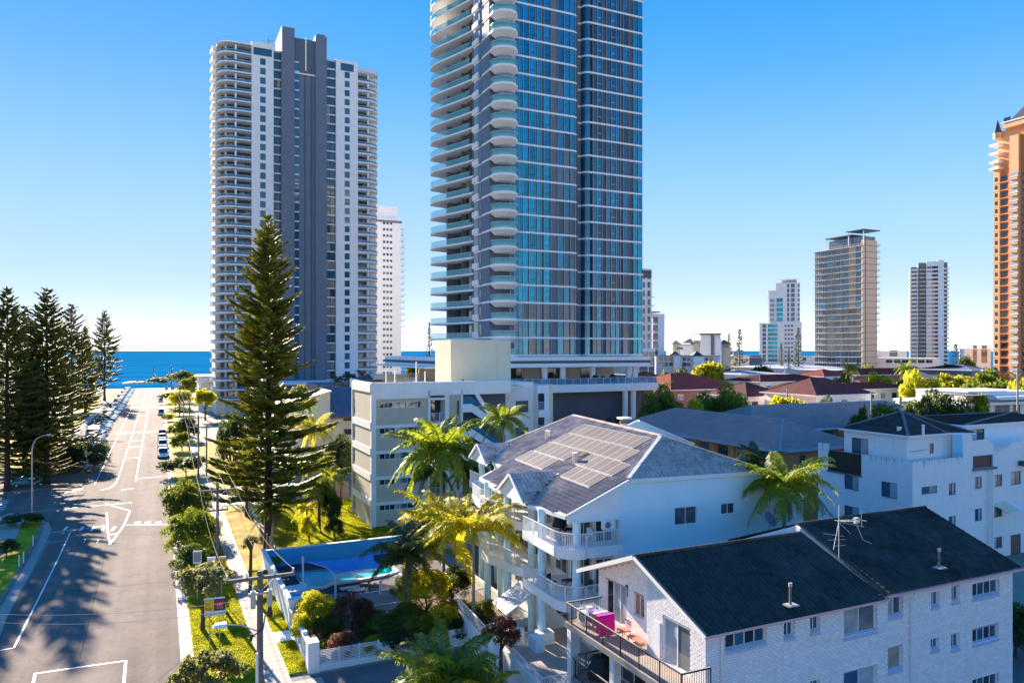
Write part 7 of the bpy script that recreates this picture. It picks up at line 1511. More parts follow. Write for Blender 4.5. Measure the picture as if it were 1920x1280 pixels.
palm_px('low spreading palm at the bottom of the view', 838, 1262, 41, 118, m='palm', n=20, trunk_r=.16)
palm_px('small yellow palm crown between the low palm and the hedge', 905, 1290, 40, 60, m='palm_sunlit', n=10)
palm_px('palm with a dead skirt in front of the pale blue wall', 1470, 905, 49, 86, m='palm', n=17, trunk_r=.17, skirt=9)
palm_px('dark palm tops behind the solar roof', 1424, 862, 62, 50, m='palm_dark', n=13)
palm_px('dark palm beside the trunk of the big pine', 508, 955, 76, 40, m='palm_dark', n=12, lean=(.3, 0))
palm_px('bright green palm left of the cream flats, lower one', 585, 870, 92, 42, m='palm_sunlit', n=14, trunk_r=.14)
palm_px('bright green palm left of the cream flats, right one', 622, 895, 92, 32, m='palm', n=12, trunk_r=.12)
palm_px('bright palm crown in front of the gabled house', 590, 800, 106, 44, m='palm_sunlit', n=15, trunk_r=.14)
palm_px('palm showing over the gabled house roof', 568, 760, 118, 28, m='palm', n=11)
palm_px('young palm on the lawn by the cream flats', 575, 950, 84, 28, m='palm_sunlit', n=9)
for i, (u, v, r_) in enumerate(((634, 712, 15), (652, 708, 16), (668, 712, 17), (684, 706, 18), (697, 712, 15))): palm_px('dark palm at the foot of the grey tower, %s from left' % ('first second third fourth fifth'.split()[i]), u, v, 170, r_ * 1.1, m='palm_dark', n=10, group='palms at the foot of the grey tower')
for (u, v, Y, r_, lb) in ((1596, 690, 190, 20, 'palm poking above the plum roofs'), (1700, 690, 180, 22, 'palm with a brown crown by the yellow trees'), (1660, 770, 105, 26, 'pale palm in front of the streaked white flats'), (1240, 722, 150, 18, 'palm beside the tower terrace')): palm_px(lb, u, v, Y, r_, m='palm', n=11)

# street and garden trees -----------------------------------------------------
tree_px('round glossy street tree on the verge, the farther of the near pair', 349, 893, 84, 100, 'near', 'mid', 0, low=True)
tree_px('round glossy street tree on the verge, the nearer of the pair', 362, 946, 73, 84, 'near', 'mid', 1, low=True)
tree_px('dark shrub below the nearer round street tree', 366, 1015, 66, 84, 'fine', 'dark', 0, name='shrub', cat='shrub')
tree_px('airy olive green street tree beside the sale signs', 380, 1052, 54.5, 112, 'loose', 'olive', 0, cat='tree', zr=1.5)
tree_px('sparse twiggy shrub at the bottom left of the verge', 388, 1202, 42, 150, 'loose', 'olive', 1, name='shrub', cat='shrub')
tree_px('thin leafy tree against the small street tree', 470, 1000, 62, 34, 'loose', 'olive', 0)
tree_px('small dark shrub on the left corner island by the lamp', 44, 960, 87, 66, 'fine', 'dark', 1, name='shrub', cat='shrub')
tree_px('second dark shrub on the left corner island', 12, 1008, 74, 52, 'fine', 'dark', 0, name='shrub', cat='shrub')
tree_px('broad dark tree leaning over the parked cars', 134, 817, 128, 128, 'near', 'dark', 0, zr=4.2)
tree_px('dark low tree behind the street lamp', 92, 838, 124, 70, 'near', 'dark', 1)
for i, (u, vt, Y, w_, m_) in enumerate(((342, 857, 122, 60, 'dark'), (334, 812, 152, 38, 'mid'), (330, 795, 178, 34, 'mid'), (342, 783, 170, 34, 'dark'), (308, 778, 215, 18, 'yellow'), (330, 765, 235, 34, 'mid'), (322, 737, 290, 40, 'dark'), (330, 733, 260, 30, 'yellow'), (345, 722, 330, 22, 'mid'))):
    tree_px('hedge tree number %s beyond the nearest along the right kerb' % ('one two three four five six seven eight nine'.split()[i]), u + 7, vt - 4, Y, w_ * 1.4, 'round', m_, i % 2, group='hedge trees along the right kerb', low=True)
tree_px('rounded green tree near the beach end of the street', 357, 702, 300, 46, 'round', 'mid', 0); tree_px('yellow green tree in front of the beach house', 385, 728, 220, 46, 'round', 'yellow', 1); tree_px('dark bush on the dune at the street end', 300, 706, 445, 52, 'round', 'dark', 0, name='shrub', cat='shrub'); tree_px('long dark dune bush right of the street end', 345, 694, 430, 70, 'round', 'dark', 1, name='shrub', cat='shrub')
tree_px('flat dark dune scrub left of the street end', 262, 714, 455, 60, 'far', 'dark', 0, name='shrub', cat='shrub')
tree_px('vine covered dark trunk mass behind the big pine', 436, 800, 108, 56, 'near', 'dark', 0, zr=6, cz=6)
tree_px('bushy dark green tree by the pine trunk', 462, 868, 92, 60, 'near', 'mid', 0)
tree_px('orange flecked leafy shrub on the lawn', 598, 888, 84, 60, 'near', 'mid', 1); tree_px('dark rounded shrub at the lawn edge', 622, 905, 85, 46, 'near', 'dark', 1, name='shrub', cat='shrub'); tree_px('low dark shrub on the lawn', 628, 965, 80, 40, 'fine', 'dark', 0, name='shrub', cat='shrub'); tree_px('golden low shrub on the lawn', 580, 960, 79, 36, 'fine', 'yellow', 0, name='shrub', cat='shrub')
tree_px('big grey green shaded tree beside the cream flats', 640, 822, 104, 74, 'near', 'dark', 0, zr=4.5, cz=4.5)
tree_px('yellow autumn shrub behind the gabled house', 562, 720, 150, 56, 'round', 'olive', 0)
for i, (u, vt, Y, w_, k_, m_, lb, nm) in enumerate((
    (590, 1104, 54, 84, 'near', 'yellow', 'bright green frangipani shrub inside the slatted fence', 'shrub'), (566, 1140, 51.5, 40, 'fine', 'yellow', 'narrow yellow shrub behind the picket fence', 'shrub'), (660, 1108, 54, 76, 'fine', 'bronze', 'pinkish brown feathery shrub in the courtyard', 'shrub'), (640, 1180, 49.5, 60, 'fine', 'bronze', 'low reddish shrub behind the front fence', 'shrub'),
    (720, 1150, 53, 78, 'near', 'mid', 'dark glossy bush in the middle of the courtyard', 'shrub'), (700, 1190, 50, 60, 'fine', 'yellow', 'yellow edged bush along the front fence', 'shrub'), (765, 1128, 54, 70, 'near', 'mid', 'glossy green bush right of the grey shed', 'shrub'), (800, 1060, 57, 80, 'near', 'yellow', 'tall yellow green tree between the palm trunks', 'tree'), (848, 1060, 60, 78, 'near', 'dark', 'dark round tree among the palm trunks', 'tree'),
    (830, 1125, 53, 70, 'fine', 'yellow', 'golden bush by the courtyard wall', 'shrub'), (880, 1145, 53, 80, 'fine', 'dark', 'dark bush behind the courtyard wall', 'shrub'), (940, 1150, 45, 70, 'loose', 'bronze', 'thin tree with red brown leaves in front of the terrace', 'tree'), (505, 1065, 66, 34, 'fine', 'mid', 'small white flowered bush inside the wall corner', 'shrub'), (515, 1038, 70, 30, 'fine', 'yellow', 'yellow bush at the corner of the blue wall', 'shrub'),
    (610, 1150, 52.5, 60, 'near', 'mid', 'green bush below the frangipani behind the picket fence', 'shrub'), (690, 1140, 55, 60, 'fine', 'olive', 'olive bush between the bronze shrub and the glossy bush', 'shrub'), (745, 1175, 50.5, 66, 'near', 'dark', 'dark bush low against the long front wall', 'shrub'), (790, 1150, 52, 70, 'near', 'mid', 'leafy bush between the two leaning palm trunks', 'shrub'), (860, 1120, 55, 70, 'near', 'mid', 'green bush at the foot of the golden palm', 'shrub'), (905, 1120, 55, 50, 'fine', 'mid', 'green bush against the grey batten courtyard wall', 'shrub'), (622, 1195, 50, 56, 'fine', 'yellow', 'yellow flecked bush low behind the slats', 'shrub'), (770, 1075, 60, 60, 'near', 'mid', 'leafy tree behind the drooping grey palm', 'tree'),
    (925, 845, 72, 40, 'fine', 'mid', 'tufted green tree behind the solar roof', 'tree'), (1600, 945, 60, 60, 'loose', 'olive', 'leafy tree top over the dark roof ridge', 'tree'), (1905, 1130, 50, 90, 'near', 'dark', 'dark tree at the lower right edge', 'tree'))):
    tree_px(lb, u, vt, Y, w_ * 1.1, k_, m_, i % 2, name=nm, cat=nm, low=(nm == 'shrub' or Y in (57, 60)))
# clipped hedge by the driveway
def hedge(label, a, c, wd, ht, m, nl):
    a, c = Vector(a), Vector(c); L = (c - a).length; T = thing('hedge', label, 'hedge', tuple(a), math.atan2((c - a).y, (c - a).x)); u = RNG.random((nl, 3)); f = RNG.integers(0, 4, nl); p_ = np.stack([u[:, 0] * L, (u[:, 1] - .5) * wd, u[:, 2] * ht], 1)
    bulge = .12 * np.sin(p_[:, 0] * 2.3) + .08 * np.sin(p_[:, 0] * 5.1 + 1); p_[f == 0, 1] = -wd / 2 - bulge[f == 0]; p_[f == 1, 1] = wd / 2 + bulge[f == 1]; p_[f >= 2, 2] = ht + bulge[f >= 2] * .8
    nrm = rnd_unit(nl); nrm[f == 0] += [0, -1, 0]; nrm[f == 1] += [0, 1, 0]; nrm[f >= 2] += [0, 0, 1]; nrm /= np.linalg.norm(nrm, axis=1)[:, None]; a_ = np.cross(nrm, rnd_unit(nl)); a_ /= np.linalg.norm(a_, axis=1)[:, None]; V, Fc = quads_from(p_ + rnd_unit(nl) * .08, a_, np.cross(nrm, a_), RNG.uniform(.1, .2, nl), .6)
    ob('foliage', npmesh('foliage', V, Fc, [LM[m]]), T); b = MB(); b.box(.1, L - .1, -wd / 2 + .12, wd / 2 - .12, 0, ht - .12, 'soil'); b.add('stems', T); return T
g0 = gp(950, 1290, .0); g1 = gp(1052, 1262, 0.0); hedge('bright yellow green clipped hedge along the driveway', (*g0.xy, .05), (*g1.xy, .05), 1.5, 1.3, 'yellow', 9000)

# mid-distance trees on the right
mid = [(1325, 668, 210, 62, 'round', 'yellow', 'round yellow green tree left of the paired pines'), (1348, 718, 128, 98, 'near', 'mid', 'large domed green tree in front of the red gabled roof'), (1238, 718, 122, 74, 'near', 'mid', 'mottled green and yellow tree beside the tower terrace'), (1290, 745, 118, 70, 'round', 'yellow', 'low yellow green tree at the left foot of the domed tree'), (1472, 730, 128, 72, 'round', 'yellow', 'bushy yellow green tree in front of the dark red hipped house'),
       (1548, 742, 128, 50, 'round', 'dark', 'dark round bush in front of the white walled house'), (1582, 690, 200, 44, 'round', 'mid', 'green tree between the hall and the plum roofs'), (1650, 697, 185, 58, 'round', 'yellow', 'yellow tree above the low white terrace'), (1690, 696, 188, 40, 'round', 'mid', 'green tree below the sandstone tower'), (1730, 693, 165, 70, 'round', 'yellow', 'bright yellow tree left in the long belt'), (1785, 690, 172, 90, 'round', 'yellow', 'broad yellow tree in the middle of the long belt'),
       (1838, 692, 168, 90, 'round', 'mid', 'broad green tree right in the long belt'), (1880, 702, 150, 90, 'round', 'mid', 'green tree below the orange tower'), (1915, 706, 140, 60, 'round', 'yellow', 'yellow green tree at the right edge'), (1832, 725, 128, 44, 'round', 'yellow', 'small bright yellow bush before the modern white building'), (1756, 722, 108, 112, 'near', 'dark', 'very dark weeping tree behind the streaked white flats'), (1735, 748, 104, 70, 'near', 'dark', 'dark lower lobe tree beside the weeping tree'),
       (1655, 752, 108, 70, 'round', 'olive', 'pale olive tree in front of the white terrace'), (1614, 748, 112, 40, 'round', 'mid', 'small green tree before the plum roofed house'), (1275, 688, 230, 50, 'round', 'dark', 'dark tree below the lavender block'), (1250, 690, 225, 36, 'round', 'mid', 'green tree at the foot of the narrow tower'), (1445, 712, 200, 50, 'far', 'olive', 'olive tree between the plum roofs'), (1395, 708, 210, 40, 'far', 'yellow', 'small yellow tree beyond the red gable'),
       (1500, 708, 190, 40, 'far', 'mid', 'small tree beyond the plum roofs'), (1415, 700, 240, 40, 'far', 'dark', 'dark tree beside the warehouse'), (1620, 682, 270, 50, 'far', 'olive', 'olive tree under the sandstone tower'), (1700, 678, 280, 40, 'far', 'mid', 'tree at the foot of the off-white concrete tower'), (1760, 684, 260, 46, 'far', 'mid', 'tree right of the off-white concrete tower'), (1810, 664, 290, 40, 'far', 'dark', 'rounded dark tree under the flat tiered pine'),
       (1440, 682, 300, 60, 'far', 'dark', 'dark tree line left of the stepped tower'), (1350, 683, 300, 50, 'far', 'dark', 'dark tree at the foot of the paired pines'), (800, 675, 270, 40, 'far', 'olive', 'autumn coloured tree under the slim pine'), (775, 668, 300, 30, 'far', 'dark', 'small dark tree on the skyline by the cream tower'), (826, 678, 230, 36, 'far', 'bronze', 'rust coloured tree beside the glass tower podium'), (750, 700, 200, 40, 'far', 'dark', 'dark tree behind the cream flats')]
for i, (u, vt, Y, w_, k_, m_, lb) in enumerate(mid): tree_px(lb, u, vt - 4, Y, w_ * 1.2, k_, m_, i % 2, low=True)
# a wood of crowns too dense to count fills the blocks far behind
n = 260; V = []; Fc = []; k = 0; me = get_crown('far', 'mid', 0)[0]; co = np.array([v.co[:] for v in me.vertices]); fa = np.array([p.vertices[:] for p in me.polygons]); sel = RNG.choice(len(fa), 500, replace=False)
co4 = co[fa[sel]].reshape(-1, 3); f4 = np.arange(len(co4)).reshape(-1, 4); k = 0
for i in range(n):
    s_ = RNG.uniform(180, 440); t_ = RNG.uniform(190 if s_ < 260 else 120, 620); r_ = RNG.uniform(4, 7); q = P(t_, s_); u_ = U0 + F * q.x / q.y
    if u_ < 1240 or u_ > 2150: continue
    V.append(co4 * [r_, r_, r_ * .9] + [q.x, q.y, r_ * .9]); Fc.append(f4 + k); k += len(co4)
o = ob('distant_tree_belt', npmesh('distant_tree_belt', np.vstack(V), np.vstack(Fc), [LM['mid']])); tag(o, 'belt of low tree crowns between the far roofs', 'trees', kind='stuff')
# grass blades standing on the sunlit strips
def grass(label, rects, n, m, h=(.05, .13)):
    c = []; 
    ar = np.array([(x1 - x0) * (y1 - y0) for x0, x1, y0, y1, z in rects]); pick = RNG.choice(len(rects), n, p=ar / ar.sum()); u = RNG.random((n, 2)); rc = np.array(rects)[pick]
    x = rc[:, 0] + u[:, 0] * (rc[:, 1] - rc[:, 0]); y = rc[:, 2] + u[:, 1] * (rc[:, 3] - rc[:, 2]); z = rc[:, 4]; hh_ = RNG.uniform(*h, n); th = RNG.uniform(0, 6.28, n); w_ = .035; dx, dy = np.cos(th) * w_, np.sin(th) * w_; lx, ly = RNG.normal(0, .04, n), RNG.normal(0, .04, n)
    V = np.stack([np.stack([x - dx, y - dy, z], 1), np.stack([x + dx, y + dy, z], 1), np.stack([x + lx, y + ly, z + hh_], 1)], 1).reshape(-1, 3)
    o = ob('grass', npmesh('grass', V, np.arange(n * 3).reshape(n, 3), [LM[m]]), None, (0, 0, 0), A); tag(o, label, 'grass', kind='stuff')
LM['grass'] = leafmat('grass_blade', (.20, .22, .01), (.50, .48, .015), tw=.45, iso=.3)
grass('short bright grass growing on the verge and lawn', [(2.15, 5.85, 36, 104, .12), (7.45, 8.6, 56.3, 72, .12), (7.45, 8.6, 48.7, 54.1, .12), (11, 23.8, 73.2, 102.8, .11)], 190000, 'grass')
# ---------------- pool courtyard, walls and fences ----------------
def gthing(name, label, cat, t=0, s=0, group=None): return grid_thing(name, label, cat, t, s, group)
T = gthing('courtyard_wall', 'blue painted wall behind the pool with a white coping', 'wall')
xr2 = 30; MB().box(8.9, xr2, 72.55, 72.8, 0, 1.85, 'pool_wall').add('wall', T); MB().box(8.85, xr2, 72.5, 72.86, 1.852, 1.93, 'paint_white').add('coping', T)
T = gthing('boundary_wall', 'long white rendered wall along the footpath beside the pool', 'wall')
MB().box(8.66, 8.9, 56.9, 72.8, 0, 1.95, 'offwhite').add('wall', T); MB().box(8.6, 8.96, 56.5, 72.9, 1.952, 2.05, 'paint_white').add('coping', T); MB().box(8.6, 9.5, 56.3, 56.88, 0, 2.2, 'white').add('pillar', T); MB().box(8.55, 9.9, 56.25, 56.93, 2.201, 2.28, 'paint_white').add('coping', T)
T = gthing('picket_fence', 'white fence of narrow upright bays beside the footpath', 'fence')
MB().box(8.66, 8.86, 49.2, 56.3, 0, .55, 'white').add('base_wall', T)
for y in (50.9, 52.7, 54.5): MB().box(8.62, 8.92, y - .16, y + .16, .551, 1.85, 'white').add('post', T)
MB().box(8.6, 8.94, 49.2, 56.28, 1.60, 1.68, 'paint_white').add('top_rail', T)
sm_ = MB().box(0, .05, 0, .09, .56, 1.595, 'white').mesh('picket')
for i, y in enumerate(np.arange(49.3, 56.1, .19)):
    if all(abs(y + .045 - c) > .22 for c in (50.9, 52.7, 54.5)): ob('picket', sm_, T, (8.74, y, 0))
MB().box(8.55, 9.25, 48.3, 49.2, 0, 1.95, 'white').add('pillar', T)
T = gthing('slat_fence', 'white fence of horizontal slats on a blue-white wall beside the driveway', 'fence')
xf0, xf1 = 9.25, t_of(712, 48.4); MB().box(xf0, xf1, 48.42, 48.62, 0, .42, 'white').add('base_wall', T)
n = 3; L_ = (xf1 - xf0) / n; slm = MB().box(.05, L_ - .05, 0, .025, 0, .055, 'paint_white').mesh('slat')
for k in range(n + 1): MB().box(-.045, .045, -.02, .045, .43, 1.36, 'paint_white').add('post', T, (xf0 + k * L_ + (.05 if k == 0 else -.05 if k == n else 0), 48.5, 0))
for k in range(n):
    for j in range(9): ob('slat', slm, T, (xf0 + k * L_, 48.5, .47 + j * .098))
T = gthing('courtyard_wall', 'low blue-white wall running from the slat fence past the palms', 'wall'); MB().box(xf1 + .01, 24.5, 48.42, 48.66, 0, 1.12, 'white').add('wall', T); MB().box(24.5, 24.75, 46, 60, 0, 1.1, 'white').add('wall', T)
T = gthing('garden_path_post', 'slim white post rising from the courtyard bushes', 'post'); q = gst(1043 * 0 + 823, 1190); MB().cyl(xf1 + 5, 49.4, 0, 2.2, .05, 'paint_white', 8).add('post', T)
# pool
M['water'] = mat('pool_water', (.0, .50, .55), .15, var=.1, scale=1.5, bump=.15, bscale=2.5, spec=.15)
zpl = .5; pts = [gst(u, v, zpl) for u, v in ((552, 1072), (565, 1090), (577, 1102), (606, 1099), (614, 1096), (622, 1092), (640, 1090), (680, 1084), (720, 1077), (745, 1070), (735, 1060), (690, 1062), (640, 1066), (600, 1068))]
cx = sum(p_[0] for p_ in pts) / len(pts); cy = sum(p_[1] for p_ in pts) / len(pts)
T = gthing('swimming_pool', 'teal swimming pool with a pale rounded coping', 'swimming pool', cx, cy)
b = MB(); b.prism([(x - cx, y - cy) for x, y in pts], .05, zpl - .06, 'water'); b.add('water', T)
b = MB()
for i in range(len(pts)):
    a = Vector((pts[i][0] - cx, pts[i][1] - cy)); c = Vector((pts[(i + 1) % len(pts)][0] - cx, pts[(i + 1) % len(pts)][1] - cy)); b.obox((a.x, a.y, .05), (c.x, c.y, .05), .34, zpl - .04, 'paint_white' if 1 <= i <= 9 else 'concrete_dark')
b.add('coping', T)
b = MB(); q0 = gst(523, 1094, .6); q1 = gst(575, 1104, .6); b.box(q0[0] - cx, q1[0] - cx, q1[1] - cy - .2, q1[1] - cy + 1.6, 0, .62, 'paint_white'); b.box(q0[0] - cx, q1[0] - cx - .3, q1[1] - cy - 1.2, q1[1] - cy - .25, 0, .35, 'pool_wall'); b.add('spa_ledge', T)
M['paving_plum'] = mat('plum_paving', (.06, .04, .06), .8, var=.15); b = MB(); b.box(8.9, 24, 62.5, 72.5, .28, .33, 'paving_plum'); struct('pool_deck', b.mesh('pool_deck'), 'dark plum paving round the pool', rot=A)
# shade sail
M['sail'] = mat('blue_shade_cloth', (.05, .24, .55), .8, var=.08, scale=2); M['sail_light'] = mat('pale_shade_cloth', (.62, .66, .68), .8, var=.05)
def wp(u, v, z): return gp(u, v, z)
c4 = [wp(577, 1053, 2.2), wp(629, 1077, 2.2), wp(724, 1064, 2.2), wp(700, 1038, 2.8)]
T = thing('shade_sail', 'blue shade sail stretched over the pool', 'shade sail', tuple(c4[0])); n = 10; V = []; 
for i in range(n + 1):
    for j in range(n + 1):
        f, g = i / n, j / n; pl_ = (c4[0] * (1 - f) + c4[3] * f) * (1 - g) + (c4[1] * (1 - f) + c4[2] * f) * g; sag = -.5 * math.sin(f * math.pi) * math.sin(g * math.pi); pinch = .12 * (math.sin(f * math.pi) * (g - .5) + math.sin(g * math.pi) * (f - .5)) * -1
        ctr = (c4[0] + c4[1] + c4[2] + c4[3]) / 4; V.append(pl_ + (ctr - pl_) * (.16 * (math.sin(f * math.pi) * abs(g - .5) * 2 + math.sin(g * math.pi) * abs(f - .5) * 2)) + Vector((0, 0, sag)) - c4[0])
b = MB(); b.poly(V, [(i * (n + 1) + j, (i + 1) * (n + 1) + j, (i + 1) * (n + 1) + j + 1, i * (n + 1) + j + 1) for i in range(n) for j in range(n)], 'sail', True); b.add('cloth', T)
b = MB(); b.tube([V[j] for j in range(n + 1)], .03, 'sail_light', 4); b.tube([V[i * (n + 1) + n] for i in range(n + 1)], .04, 'sail_light', 4); b.add('webbing', T)
for u, vb, vt, lb in ((568, 1092, 1044, 'white post at the left of the pool'), (629, 1114, 1078, 'white post holding the near corner of the shade sail'), (713, 1128, 1088, 'white post beside the grey deck')):
    p = gp(u, vb, .4); T = thing('sail_post', lb, 'post', (p.x, p.y, 0)); MB().cyl(0, 0, 0, H + (V0 - vt) * p.y / F, .09, 'paint_white', 10).add('post', T); MB().cyl(0, 0, H + (V0 - vt) * p.y / F, H + (V0 - vt) * p.y / F + .05, .1, 'frame', 10).add('cap', T)
# grey shed roof / deck by the pool
T0 = gst(700, 1122, 1.0); T = gthing('pump_shed', 'low grey flat roofed shed with a pale edge beside the pool', 'shed', T0[0] - 2.2, T0[1] - 1.6); MB().box(.1, 4.5, .1, 3.2, 0, .9, 'white').add('wall', T); MB().box(0, 4.6, 0, 3.3, .901, 1.0, 'concrete_dark').add('roof', T); f = MB(); f.obox((0, 0, .93), (4.6, 0, .93), .08, .1, 'paint_white'); f.obox((4.6, 0, .93), (4.6, 3.3, .93), .08, .1, 'paint_white'); f.obox((0, 3.3, .93), (4.6, 3.3, .93), .08, .1, 'paint_white'); f.add('edge_trim', T)
T = gthing('screen_wall', 'white panel wall beside the pool shed', 'wall', T0[0] + 2.6, T0[1] - 1.2); MB().box(0, .15, 0, 3, 0, 2.2, 'white').add('wall', T)
for k, (u, v) in enumerate(((640, 1104), (655, 1108))): q = gst(u, v, .5); T = gthing('pool_bench', ('pale slab bench between pool and shed, left', 'pale slab bench between pool and shed, right')[k], 'bench', q[0], q[1]); MB().box(0, 1.6, 0, .6, .4, .48, 'paint_white').add('seat', T); MB().box(.1, .2, .05, .55, .0, .4, 'white').add('leg', T); MB().box(1.4, 1.5, .05, .55, .0, .4, 'white').add('leg', T)
q = gst(690, 1110, .4); T = gthing('lounge_chair', 'dark curved lounge chair by the pool shed', 'chair', q[0], q[1]); MB().tube([(0, 0, 1.3), (.15, 0, .6), (.5, 0, .35), (1.0, 0, .4)], .06, 'black_metal', 6).add('frame', T); MB().box(.2, 1.0, -.3, .3, .36, .4, 'timber').add('seat', T)
qa = gst(738, 1112, .3); qb = gst(800, 1085, .3)
T = gthing('pool_fence', 'white upright bar fence behind the drooping palm', 'fence'); b = MB(); rail_line(b, [(qa[0] - 1, qa[1]), (qb[0], qb[1]), (qb[0], qb[1] - 6)], .3, 1.25, 'frame', step=.16, r=.04, bw=.03, posts=2.4); b.add('railing', T)
# low wall at the far side of the verge by the pine
T = gthing('retaining_wall', 'low timber edged retaining wall beside the big pine', 'wall'); MB().box(10.2, 10.4, 73, 100, 0, .55, 'timber').add('wall', T)
for k in range(4): MB().box(10.0 - .1 * k, 10.12 - .1 * k, 74 + k * 1.3, 74.12 + k * 1.3, 0, 2.2, 'timber').add('post', T)
T = gthing('screen_fence', 'tall dark timber fence behind the big pine', 'fence', 15, 104)
for k in range(30): MB().box(k * .3, k * .3 + .26, 0, .06, 0, 2.3, 'timber').add('board', T)
p = gp(452, 905); T = thing('tall_post', 'tall pale grey post behind the pine, left of its trunk', 'post', (p.x, p.y, 0)); MB().cyl(0, 0, 0, 7.5, .16, 'concrete_dark', 10).add('post', T)
p = gp(655, 892); T = thing('goal_frame', 'small white pipe frame on the sealed yard', 'frame', (p.x, p.y, 0), A); MB().tube([(-2, 0, 0), (-2, 0, 1.4), (1, 0, 1.4), (1, 0, 0)], .04, 'paint_white', 6).add('pipe', T)

# ---------------- poles, wires, lamps, signs ----------------
PL = []
def power_pole(label, t, s, h, arms=((.45, 2.8),), r=.16, m='timber', extra=False):
    T = gthing('power_pole', label, 'power pole', t, s, 'power poles along the footpath'); MB().cyl(0, 0, 0, h, r, m, 12, r * .72).add('pole', T); ends = []
    for dz, wd in arms:
        z = h - dz; MB().box(-wd / 2, wd / 2, -r - .12, -r + .02, z - .07, z + .07, m).add('crossarm', T)
        for f in (-.48, -.2, .2, .48): MB().tube([(0, 0, 0), (0, 0, .07), (0, 0, .10), (0, 0, .2)], [.03, .06, .035, .05], 'offwhite', 7).add('insulator', T, (wd * f, -r - .05, z + .07)); ends.append((t + wd * f, s - r, z + .24))
        b = MB(); b.tube([(-wd * .25, -r, z), (0, -r, z - .6)], .02, 'metal', 5); b.tube([(wd * .25, -r, z), (0, -r, z - .6)], .02, 'metal', 5); b.add('brace', T)
    PL.append(ends); return T
T1_ = power_pole('nearest timber power pole with grey fuse boxes, over the verge', 4.05, 34.7, 10.75, ((.25, 2.9),), .17)
b = MB()
for x in (-.42, .28): b.box(x, x + .2, -.34, -.14, 9.2, 9.95, 'metal'); b.tube([(x + .1, -.24, 9.95), (x + .1, -.24, 10.2)], .04, 'offwhite', 6)
b.box(-.5, .5, -.2, -.12, 9.75, 9.85, 'metal'); b.tube([(.38, -.24, 9.2), (.4, -.24, 8.75)], [.08, .12], 'black_metal', 8); b.add('fuse_box', T1_)
b = MB(); b.tube([(-.15, -.22, 0.3), (-.15, -.2, 7.2)], .06, 'offwhite', 8); b.tube([(.2, -.15, 8.8), (.1, -.2, 8.2), (-.35, -.25, 8.0)], .03, 'black_metal', 5); b.tube([(-.38, -.25, 8.1), (-.42, -.25, 7.8)], .07, 'black_metal', 8); b.add('conduit', T1_)
# short service pole with a lamp head
p = gp(424, 1186); T = thing('street_lamp', 'street lamp head on a slim arm beside the nearest power pole', 'street lamp', tuple(T1_.matrix_basis @ Vector((0, 0, 8.3))), A)
b = MB(); b.tube([(-.1, 0, -.2), (-.8, .05, .15), (-1.45, .1, .25)], .03, 'metal', 6); b.add('arm', T)
b = MB(); b.poly([(-1.35, -.14, .18), (-1.35, .3, .18), (-1.95, .25, .22), (-1.95, -.05, .22), (-1.4, -.1, .36), (-1.4, .26, .36), (-1.85, .2, .33), (-1.85, 0, .33)], [(3, 2, 1, 0), (4, 5, 6, 7), (0, 1, 5, 4), (1, 2, 6, 5), (2, 3, 7, 6), (3, 0, 4, 7)], 'frame'); b.add('lamp_head', T)
power_pole('second timber power pole, between the round street trees and the footpath', 4.3, 65.0, 9.8, ((.6, 2.8), (2.2, 1.6)), .14)
power_pole('third power pole, paired with a shorter one by the crossing', 5.6, 127, 10.4, ((1.9, 3.4), (.4, 2.2)), .16)
power_pole('short pole just right of the third power pole', 6.9, 129, 8.6, ((.4, 1.6),), .14)
for i, s_ in enumerate((165, 205, 250, 300, 355, 410)): power_pole('distant power pole number %s beyond the crossing' % ('one two three four five six'.split()[i]), 5.6, s_, 10.2, ((.5, 2.6),), .14)
def cable(p0, p1, sag, r=.016, m='wire'):
    p0, p1 = Vector(p0), Vector(p1); n = 14; return [p0.lerp(p1, i / n) - Vector((0, 0, sag * 4 * (i / n) * (1 - i / n))) for i in range(n + 1)]
order = [0, 1, 2, 4, 5, 6, 7, 8, 9]
for a, c in zip(order[:-1], order[1:]):
    for k in range(4):
        b = MB(); b.tube(cable(PL[a][k], PL[c][k], .75), .010 if a < 1 else .018, 'wire', 4); tag(b.add('power_line', None, (0, 0, 0), A), 'bare overhead cable strung between poles %d and %d along the footpath' % (a + 1, c + 1) if False else 'sagging overhead cable strung along the footpath poles', 'cable', 'overhead cables along the street')
def wire(label, a, c, sag, r=.009): b = MB(); b.tube(cable(a, c, sag), r, 'wire', 4); tag(b.add('service_wire', None), label, 'cable')
P1w = T1_.matrix_basis @ Vector((-.5, -.2, 9.6)); wire('upper thin wire crossing the street from the nearest pole', P1w, gp(-140, 1140, 7.0), .5); wire('lower thin wire crossing the street from the nearest pole', P1w - Vector((0, 0, .35)), gp(-140, 1152, 6.8), .6)
wire('thin wire running down across the lower left from the lamp head', T.matrix_basis @ Vector((-1.6, .1, .3)), gp(150, 1370, 7.0), .3)
wire('upper heavy cable crossing the dark pines on the left', Vector((-110, 120, H - 127 * 120 / F)), Vector((-75, 138, H - 117 * 138 / F)), .4, .05); wire('lower heavy cable crossing the dark pines on the left', Vector((-110, 120, H - 132 * 120 / F)), Vector((-75, 138, H - 120 * 138 / F)), .4, .05)
wire('short pale wire beside the curved street lamp', Vector((-60, 93, H - 205 * 93 / F)), Vector((-66, 115, H - 218 * 115 / F)), .1, .03)
